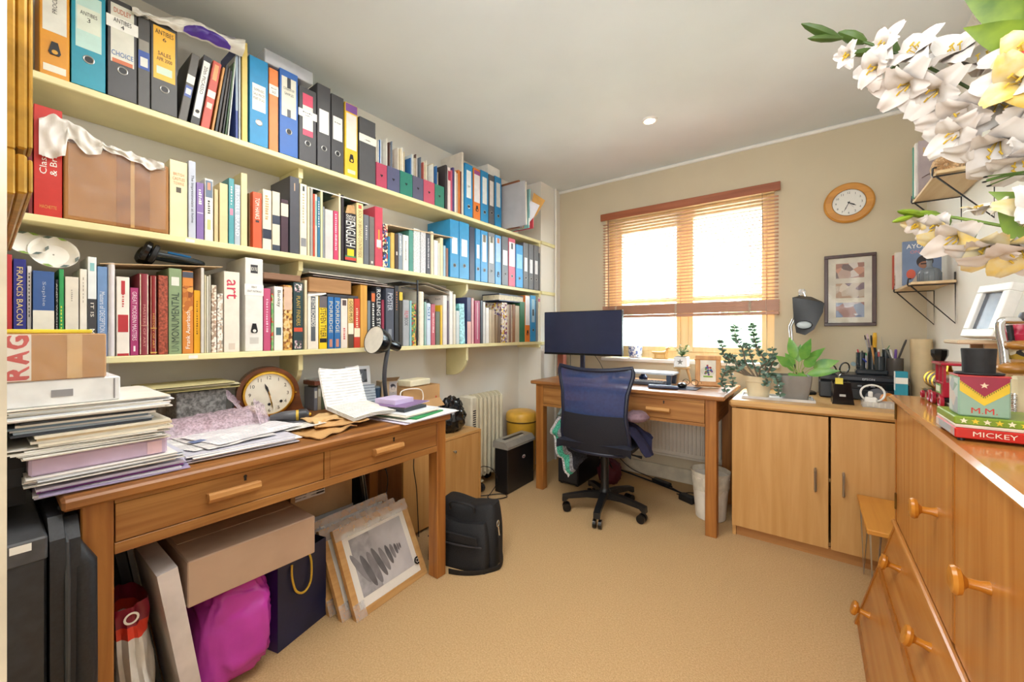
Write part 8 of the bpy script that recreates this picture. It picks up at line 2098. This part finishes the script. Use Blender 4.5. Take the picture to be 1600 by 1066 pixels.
MB().lathe([(.030, 0), (.044, .012), (.048, .045), (.040, .075), (.022, .092), (.022, .125), (.026, .130)], (.435, 2.30, zu + .0006), n=32, sy=.8).o('vase_body', mat('#d9b48a', .7, scale=120, amt=.25, bump=.8), wv)
for k in range(18):
    a = 2 * math.pi * k / 18
    MB().tube([V((.425 + .008 * math.cos(a), 2.262 - .002, zu + .046 + .008 * math.sin(a))), V((.425 + .032 * math.cos(a), 2.268, zu + .046 + .032 * math.sin(a)))], .0018, 5).o('weave_ray', mat('#c79a6a', .7), wv)
# ------------------------------------------------------------------ hairpin stool between chest and cupboard
so_ = thing('hairpin_stool', (.33, 2.33, 0), 'small orange-topped stool with steel hairpin legs between chest and cupboard', 'stool')
MB().box((.182, 2.122, .352), (.50, 2.555, .372), .003).o('stool_top', mat('#dd9c45', .4, 'wood', '#cf8c38', axis='y'), so_)
for x, y in ((.205, 2.145), (.205, 2.53), (.478, 2.145), (.478, 2.53)):
    MB().tube([(x - .012, y, .3518), (x, y, .004), (x + .022, y + .01, .3518)], .0035, 6).o('leg', M_STEEL, so_)
# ------------------------------------------------------------------ on the chest
zk = CZ + .0006
def bxp(u, y): return PY(u, 519, y).x
tn = thing('red_tin', (.34, 1.42, zk), 'long red tin base with white lettering on the chest', 'tin', 'stacked tin toy boxes')
TY = 1.296
x0, xw, yk = .257, .155, 1.46
MB().box((x0, TY, zk + .006), (x0 + xw, yk, zk + .028), .002).o('tin_body', mat('#c8281f', .28, amt=.06), tn)
MB().box((x0 - .0006, TY + .004, zk + .009), (x0 - .0001, yk - .004, zk + .026)).o('side_print', mat('#c8a09a', .35, 'print', ('#b8483c', '#d8c8c0', '#a8b0b8'), scale=34), tn)
for x in (x0 + .012, x0 + xw - .012):
    for y in (TY + .012, yk - .012):
        MB().cyl((x, y, zk), (x, y, zk + .0059), .006, n=12).o('foot', M_BLACK, tn)
text('MICKEY', (.3155, TY - .0004, zk + .0175), X_, Z_, .063, .0105, mat('#f1e6d4', .4), tn, 'lettering')
gt = thing('green_tin', (.34, 1.37, zk + .0285), 'flat green tin with a row of stars above the red tin base', 'tin', 'stacked tin toy boxes')
MB().box((x0 + .001, TY + .003, zk + .0285), (x0 + xw - .002, yk - .003, zk + .035), .001).o('cream_step', mat('#e0cfc0', .35, amt=.08), gt)
MB().box((x0, TY + .006, zk + .0352), (x0 + xw - .004, yk - .006, zk + .0525), .002).o('tin_body', mat('#7f9a2c', .3, amt=.06), gt)
def star(c, r, m, par, y=Y_):
    MB().prism([((r if k % 2 == 0 else r * .42) * math.cos(R(90 + 36 * k)), (r if k % 2 == 0 else r * .42) * math.sin(R(90 + 36 * k))) for k in range(10)], c, X_, Z_, (0, -.0005, 0)).o('star', m, par)
for k in range(7):
    star((bxp(1506, TY + .006) + .0172 * k, TY + .0058, zk + .0438), .0066, mat('#efe6c8' if k % 2 == 0 else '#e8c832', .4), gt)
mm = thing('tin_box', (.30, 1.35, zk + .053), 'square red, yellow and grey-green tin box lettered M.M. on the chest', 'tin', 'stacked tin toy boxes')
MY = TY + .016
a0, a1 = bxp(1497.5, MY), bxp(1580.5, MY)
zt = PY(1540, 588, MY).z; z0 = zk + .0530
MD = .075
MB().box((a0, MY, z0), (a1, MY + MD, zt), .003).o('tin_body', mat('#8fae9a', .3, amt=.05), mm)
wv_, hv = a1 - a0, zt - z0
def face(P, off, m, nm_):
    MB().prism([(a0 + .002 + p * (wv_ - .004), z0 + q * hv) for p, q in P], (0, MY - off, 0), X_, Z_, (0, -.0004, 0)).o(nm_, m, mm)
face([(0, .88), (0, .62), (.5, .28), (1, .62), (1, .88)], .0001, mat('#e3bf2a', .35), 'yellow_chevron')
face([(0, .97), (0, .88), (.5, .50), (1, .88), (1, .97)], .0007, mat('#9a1f3c', .35), 'red_triangle')
for sgn in (0, 1):
    for k in range(12):
        p = .5 + (k + .5) / 24 * (1 if sgn else -1); q = .49 + .76 * (k + .5) / 24
        face([(p - .006, q - .04), (p + .006, q - .04), (p + .006, q), (p - .006, q)], .0012, M_INK, 'stitch')
star((a0 + wv_ * .5, MY - .0012, z0 + hv * .77), .007, mat('#efd8b8', .4), mm)
text('M.M.', (a0 + wv_ * .5, MY - .0005, z0 + hv * .15), X_, Z_, wv_ * .50, hv * .14, mat('#c8281f', .4), mm, 'lettering')
MB().box((a0 - .001, MY - .001, zt - .004), (a1 + .001, MY + MD + .001, zt + .0004), .0015).o('red_rim', mat('#b83a3a', .3), mm)
MB().box((a0 - .0006, MY + .006, z0 + .006), (a0 - .0001, MY + MD - .006, zt - .008)).o('side_print', mat('#a9b0b4', .35, 'print', ('#8f5a6a', '#c8d0cc', '#7f9a8a', '#d8c8c0'), scale=30), mm)
ht = thing('top_hat', (.30, 1.37, zt), 'small black top hat standing on the M.M. tin box', 'hat')
hc = V((bxp(1529, MY + .038), MY + .038, zt + .001))
MB().lathe([(.037, 0), (.039, .002), (.038, .004), (.025, .003)], hc, n=40).o('brim', mat('#16161a', .6, amt=.15, scale=60), ht)
MB().lathe([(.0252, .0032), (.0258, .03), (.0272, .056), (.0268, .058), (.002, .058)], hc, n=40).o('crown', mat('#1c1c1f', .7, amt=.2, scale=60, bump=.3), ht)
# toy steam engine
en = thing('toy_locomotive', (.30, 1.72, zk), 'red and gold toy steam engine with black funnel on the chest', 'toy train')
EX = .302
EXF = Matrix.Translation((.368, 1.775, zk)) @ Matrix.Diagonal((1.33, 1.33, 1.33, 1)) @ Matrix.Translation((-EX, -1.600, -zk))
M_RED = mat('#a81c34', .25, amt=.05)
MB(EXF).box((EX - .026, 1.605, zk + .016), (EX + .026, 1.83, zk + .026), .002).o('chassis', M_BLACKG, en)
MB(EXF).cyl((EX, 1.685, zk + .052), (EX, 1.835, zk + .052), .024, n=24).o('boiler', mat('#c9ccd2', .12, metal=.9), en)
for y in (1.70, 1.745, 1.79, 1.83):
    MB(EXF).cyl((EX, y, zk + .052), (EX, y + .005, zk + .052), .0255, n=24).o('boiler_band', M_BRASS, en)
MB(EXF).lathe([(.006, 0), (.006, .016), (.007, .022), (.0165, .044), (.017, .058), (.013, .061), (.004, .061)], (EX, 1.80, zk + .074), n=8).o('funnel', M_BLACKG, en)
for y in (1.715, 1.755):
    MB(EXF).lathe([(.011, 0), (.012, .006), (.007, .012), (.006, .020), (.002, .026)], (EX, y, zk + .0745), n=16).o('brass_dome', M_BRASS, en)
q = MB(EXF)
q.box((EX - .029, 1.610, zk + .027), (EX + .029, 1.684, zk + .062), .002).box((EX - .034, 1.600, zk + .102), (EX + .034, 1.694, zk + .108), .002)
for x in (EX - .0285, EX + .0235):
    for y in (1.611, 1.644, 1.678):
        q.box((x, y, zk + .0622), (x + .005, y + .006, zk + .1018))
q.o('cab', M_RED, en)
MB(EXF).box((EX - .0296, 1.628, zk + .034), (EX - .0291, 1.672, zk + .056)).o('cab_panel', mat('#5a9a4a', .4), en)
MB(EXF).box((EX - .0301, 1.632, zk + .038), (EX - .0297, 1.668, zk + .052)).o('cab_panel_mark', mat('#d8e0c8', .4), en)
for y, r in ((1.625, .0155), (1.70, .0155), (1.735, .0155), (1.815, .010)):
    for s in (-1, 1):
        w_ = MB(EXF).lathe([(r * .55, 0), (r, 0), (r, .006), (r * .8, .007), (r * .55, .005)], (EX + s * .0265, y, zk + r + .0003), (s, 0, 0), 20, cap=False).o('wheel_rim', M_RED, en)
        MB(EXF).lathe([(r * .56, .001), (r * .56, .004)], (EX + s * .0265, y, zk + r + .0003), (s, 0, 0), 14).o('wheel_hub', M_WHITE, w_)
MB(EXF).cyl((EX, 1.836, zk + .058), (EX, 1.848, zk + .058), .010, n=16).o('head_lamp', M_BRASS, en)
MB(EXF).prism([(-.028, .024), (.028, .024), (.014, .002), (-.014, .002)], (EX, 1.832, zk), X_, Z_, (0, .02, 0)).o('cow_catcher', M_BRASS, en)
# little stand with the white photo frame, frames leaning behind
sd = thing('small_stand', (.43, 1.87, zk), 'little pale wooden stand holding the tilted white frame', 'stand')
SZ = 1.135
MB().box((.362, 1.80, SZ - .012), (XR - .008, 1.96, SZ), .003).o('stand_top', mat('#d8c2a4', .4, 'wood', '#c9ae8a', axis='y'), sd)
for y in (1.81, 1.94):
    MB().box((.42, y, zk), (XR - .02, y + .012, SZ - .0122)).o('side_panel', mat('#c29a6c', .5, 'wood', axis='z'), sd)
MB().box((.42, 1.8221, zk + .10), (XR - .02, 1.9399, zk + .108)).o('shelf_board', M_BOARD, sd)
wf = thing('white_photo_frame', (.42, 1.84, SZ), 'deep white photo frame tilted back on the little stand', 'photo')
A = V((.382, 1.875, SZ)); rx = V((.30, -.954, 0)).normalized()
nn = V((rx.y, -rx.x, 0)); up = (Z_ + nn * -.30).normalized(); no = rx.cross(up).normalized()
M = Matrix(((rx.x, up.x, no.x, A.x), (rx.y, up.y, no.y, A.y), (rx.z, up.z, no.z, SZ + .012), (0, 0, 0, 1)))
w, h, e = .125, .165, .024
MB(M).box((0, 0, -.03), (w, e, 0), .002).box((0, h - e, -.03), (w, h, 0), .002).box((0, e, -.03), (e, h - e, 0), .002).box((w - e, e, -.03), (w, h - e, 0), .002).o('frame_moulding', mat('#efeeea', .35), wf)
MB(M).box((e, e, -.014), (w - e, h - e, -.010)).o('picture', mat('#6f7682', .2, col2='#4a505c', scale=10), wf)
MB(M).prism([(.03, .02), (.07, .02), (.06, .06)], (0, 0, -.0305), X_, Y_, (0, 0, -.03)).o('strut', M_WHITE, wf)
for i, (y, c, lb) in enumerate(((1.995, '#5f6058', 'grey-matted picture frame leaning in the corner behind the little stand'), (2.02, '#7a3038', 'dark red slim frame leaning behind the grey-matted one'), (2.04, '#3a3a3c', 'black slim frame nearest the wall shelf in the leaning group'))):
    t, xf = standcard('slim_picture', lb, 'picture frame', (.40 + .022 * i, y, zk), .012, .25 - .02 * i, -90, 0, mat(c, .4), None)
    for c_ in list(t.children): bpy.data.objects.remove(c_)
    xf = Matrix.Translation((.42 + .03 * i, y + .01, zk + .001)) @ Matrix.Rotation(R(17), 4, 'Y')
    MB(xf).box((0, 0, 0), (.010, .018, .25 - .02 * i), .001).o('frame_edge', mat(c, .4), t)
    MB(xf).box((-.001, .004, .02), (-.0002, .014, .22 - .02 * i)).o('mount', mat('#b9b4ac', .5), t)
# plain crank-driven tin novelty at the frame's edge
nv = thing('tin_novelty', (.40, 1.42, zk), 'crank-driven tin novelty with chrome handle, red drum and spring beside the tins', 'toy')
NY = 1.50
def nx(u, v, y=NY): return PY(u, v, y)
MB().box(nx(1577, 690) + V((0, 0, 0)), V((nx(1600, 690).x + .06, NY + .08, zk + .012)), .003).o('novelty_base', M_CHROME, nv) if nx(1577, 690).z > zk else MB().box((nx(1577, 690).x, NY, zk), (nx(1600, 690).x + .06, NY + .08, zk + .012), .003).o('novelty_base', M_CHROME, nv)
MB().tube(smooth([nx(1571, 573), nx(1568, 545), nx(1562, 512), nx(1566, 502), nx(1580, 501), nx(1612, 501)]), .009, 12).o('crank_bar', M_CHROME, nv)
MB().lathe([(.004, -.012), (.012, -.008), (.014, 0), (.012, .008), (.004, .012)], nx(1603, 496), X_, 18).o('crank_knob', mat('#4a4446', .4), nv)
MB().lathe([(.030, 0), (.032, .004), (.032, .04), (.028, .045)], (nx(1597, 560).x + .012, NY + .02, nx(1597, 562).z), n=24).o('printed_drum', mat('#d8c9a0', .3, 'print', ('#b8983a', '#efe6d0', '#3a3a3a'), scale=60), nv)
MB().lathe([(.010, 0), (.034, .02), (.040, .05), (.026, .075)], (nx(1604, 545).x + .012, NY + .045, nx(1604, 556).z), n=24).o('red_body', mat('#c02848', .3), nv)
for (u, v, y, s_, nm_) in ((1585, 540, NY - .02, .9, 'brown_paddle'), (1580, 576, NY - .02, 1.15, 'brown_shoe')):
    blob(nx(u, v, y) + V((.014, 0, 0)), .034 * s_, .025, .014 * s_, .05, 3, 22, 12, 1.4).o(nm_, mat('#a5702c', .3, amt=.1), nv, 60)
MB().tube([nx(1582, 508) + V((0, .02, 0)), nx(1586, 532) + V((0, .02, 0))], .006, 8).o('black_arm', M_BLACK, nv)
MB().tube([nx(1586, 690 - .0) * 0 + V((nx(1588, 640).x + .008 * math.cos(k * .9), NY + .03 + .012 * math.sin(k * .9), zk + .014 + .00068 * k)) for k in range(110)], .0016, 5).o('spring', M_CHROME, nv)
MB().box((nx(1592, 640).x, NY + .035, zk + .0122), (nx(1592, 640).x + .05, NY + .07, nx(1590, 590).z), .008).o('cream_panel', mat('#e3d6b0', .4), nv)
# ------------------------------------------------------------------ white gladioli and lilies by the chest
def S(u, v, t): return EY + ray(u, v) * t
fv = thing('flower_vase', (.42, .98, zk), 'tall glass vase of white and yellow artificial flowers at the near end of the chest', 'vase')
VC = V((.415, .98, zk))
MB().lathe([(.045, 0), (.048, .004), (.036, .10), (.040, .24), (.052, .30), (.049, .30), (.036, .24), (.032, .10), (.042, .012)], VC, n=30, cap=False).o('vase_glass', mat('#cfd8d8', .08, alpha=.45), fv)
MB().lathe([(.044, .0), (.044, .010)], VC, n=30).o('vase_foot', mat('#cfd8d8', .08, alpha=.8), fv)
M_PW = mat('#dad7d4', .55, col2='#cfc4bc', scale=18)
M_PY = mat('#dcbc58', .55, col2='#d6ccac', scale=30)
M_GRN = mat('#7f9a22', .45, col2='#4f7018', scale=18)
M_GRD = mat('#4f6a2a', .5, col2='#3a5220', scale=18)
def petal(c, d, n, L, W, m, par, cup=.35):
    d = d.normalized(); s = d.cross(n).normalized(); n = s.cross(d)
    k0 = rnd.uniform(0, 9)
    def fn(a, b):
        t = a; x = (b - .5) * 2
        w = W * .5 * (math.sin(math.pi * min(1, .12 + .80 * t)) ** .7)
        return c + d * (L * t) + s * (w * x) + n * (L * (cup * t * (1 - t) * 2.2 - .55 * cup * t ** 3) + (.35 - .5 * t) * w * x * x + .16 * L * noise.noise(V((t * 3, x * 1.7, k0))) * t + .035 * L * math.sin(7 * t + k0 + 2 * x) * x * x)
    MB().grid(fn, 10, 8).o('petal', m, par, 80)
def flower(par, c, ax, L, m, m2, n=6):
    c, ax = Vector(c), Vector(ax).normalized()
    st = MB()
    x = ax.orthogonal().normalized(); y = ax.cross(x)
    for k in range(3):
        a = 2.1 * k
        e_ = c + ax * L * .62 + (x * math.cos(a) + y * math.sin(a)) * L * .14
        st.tube([c, e_], .0009, 5).tube([e_ - x * .004, e_ + x * .004], .0016, 5)
    f = st.o('stamens', mat('#d9b53a', .5), par)
    for k in range(n):
        a = 2 * math.pi * k / n + rnd.uniform(-.2, .2)
        o = x * math.cos(a) + y * math.sin(a)
        petal(c + o * .004, ax * (.75 if k % 2 else .9) + o * (.9 if k % 2 else .6), ax - o, L * rnd.uniform(.85, 1.1), L * .78, m2 if k % 3 == 2 else m, f)
def bud(par, p0, p1, r, m):
    p0, p1 = Vector(p0), Vector(p1)
    MB().tube([p0, p0.lerp(p1, .25), p0.lerp(p1, .55), p0.lerp(p1, .85), p1], [r * .4, r * .9, r, r * .6, r * .1], 8, flat=.7).o('bud', m, par)
def sprig(label, path, ms):
    t = thing('gladiolus_spray', S(*path[0]), label, 'flower', 'artificial flower stems')
    MB().tube(smooth([S(*p) for p in path]), .0028, 8).o('stem', ms, t)
    return t
vt = VC + V((0, 0, .26))
g1 = sprig('long drooping stem of white gladiolus reaching furthest over the room', [(1720, 330, .66), (1650, 240, .70), (1560, 165, .74), (1450, 105, .78), (1370, 72, .81), (1300, 52, .84)], M_GRD)
for (u0, v0, u1, v1, r) in ((1312, 60, 1252, 37, .011), (1316, 60, 1262, 60, .009), (1352, 66, 1310, 50, .014), (1372, 80, 1326, 84, .010), (1404, 86, 1388, 58, .011), (1404, 104, 1386, 112, .012)):
    bud(g1, S(u0, v0, .82), S(u1, v1, .83), r, M_GRD)
tc_ = lambda u, v, t: (EY - S(u, v, t))
for u, v, t, L, dx, dz in ((1390, 74, .80, .040, -.8, .2), (1330, 86, .82, .026, -1, -.2), (1375, 104, .80, .042, -1, -.3), (1442, 88, .77, .052, -.5, .5), (1425, 128, .78, .056, -.7, -.5), (1500, 96, .75, .056, -.2, .5), (1470, 138, .76, .058, -.6, -.4), (1530, 118, .74, .060, .1, .4), (1512, 170, .74, .060, -.5, -.5), (1560, 160, .72, .062, 0, -.1), (1500, 205, .75, .052, -.9, -.6), (1562, 215, .72, .066, -.3, -.7), (1600, 190, .70, .062, .2, 0), (1590, 236, .70, .058, 0, -.8)):
    p = S(u, v, t)
    flower(g1, p, tc_(u, v, t).normalized() * .35 + RT * dx + V((0, 0, dz)), L, M_PW, M_PW)
g2 = sprig('lower stem of yellow-throated white flowers crossing in front of the wire shelves', [(1720, 420, .64), (1650, 372, .66), (1560, 352, .70), (1470, 337, .75), (1410, 332, .78)], M_GRN)
for (u0, v0, u1, v1, r) in ((1440, 334, 1402, 330, .009), (1425, 338, 1394, 347, .008), (1468, 336, 1420, 334, .011), (1456, 340, 1438, 352, .008), (1520, 352, 1518, 378, .010), (1484, 342, 1474, 358, .007)):
    bud(g2, S(u0, v0, .77), S(u1, v1, .77), r, M_GRN)
for u, v, t, L, dx, dz in ((1470, 352, .75, .036, -.8, -.4), (1436, 350, .77, .022, -1, -.6), (1500, 366, .73, .050, -.7, -.5), (1545, 376, .70, .052, -.3, -.8), (1588, 376, .68, .064, 0, -.5), (1530, 336, .73, .026, 0, 1), (1600, 350, .67, .058, .2, .2)):
    flower(g2, S(u, v, t), tc_(u, v, t).normalized() * .35 + RT * dx + V((0, 0, dz)), L, M_PW, M_PY)
g3 = sprig('upright stem with big yellow-green leaves and a red tip above the flowers', [(1700, 330, .66), (1650, 160, .66), (1612, 60, .66), (1600, -40, .66)], M_GRN)
for (u0, v0, u1, v1, W) in ((1640, 70, 1506, 44, .048), (1640, 50, 1502, -8, .05), (1650, 40, 1560, -30, .06), (1640, 330, 1545, 300, .03), (1620, 400, 1556, 318, .03)):
    m = MB(); p0, p1 = S(u0, v0, .66), S(u1, v1, .70)
    leaf(m, p0, p1 - p0, (p1 - p0).length, W, up=(EY - p0).normalized(), curl=.06, fold=.12, nu=9)
    m.o('leaf', M_GRN, g3, 70)
for u, v, L, dx, dz in ((1604, 92, .05, -.2, .5), (1598, 128, .056, -.6, .1)):
    flower(g3, S(u, v, .66), tc_(u, v, .66).normalized() * .7 + RT * dx + V((0, 0, dz)), L, M_PY, M_PW)
bud(g3, S(1606, 88, .64), S(1590, 84, .64), .008, mat('#c8281f', .4))
g4 = sprig('thin dark stems with tiny buds between the two flower sprays', [(1720, 380, .64), (1650, 280, .66), (1590, 272, .69), (1542, 282, .71)], M_GRD)
for u1, v1 in ((1540, 276), (1538, 284), (1545, 290)):
    MB().tube([S(1640, 268, .66), S(1600, 268, .68), S(u1, v1, .71)], .0011, 5).o('twig', M_GRD, g4)
    bud(g4, S(u1 + 4, v1, .71), S(u1 - 4, v1 + 1, .71), .0026, M_BLACK)
bud(g4, S(1580, 300, .69), S(1548, 336, .70), .007, mat('#d9cfc0', .5))
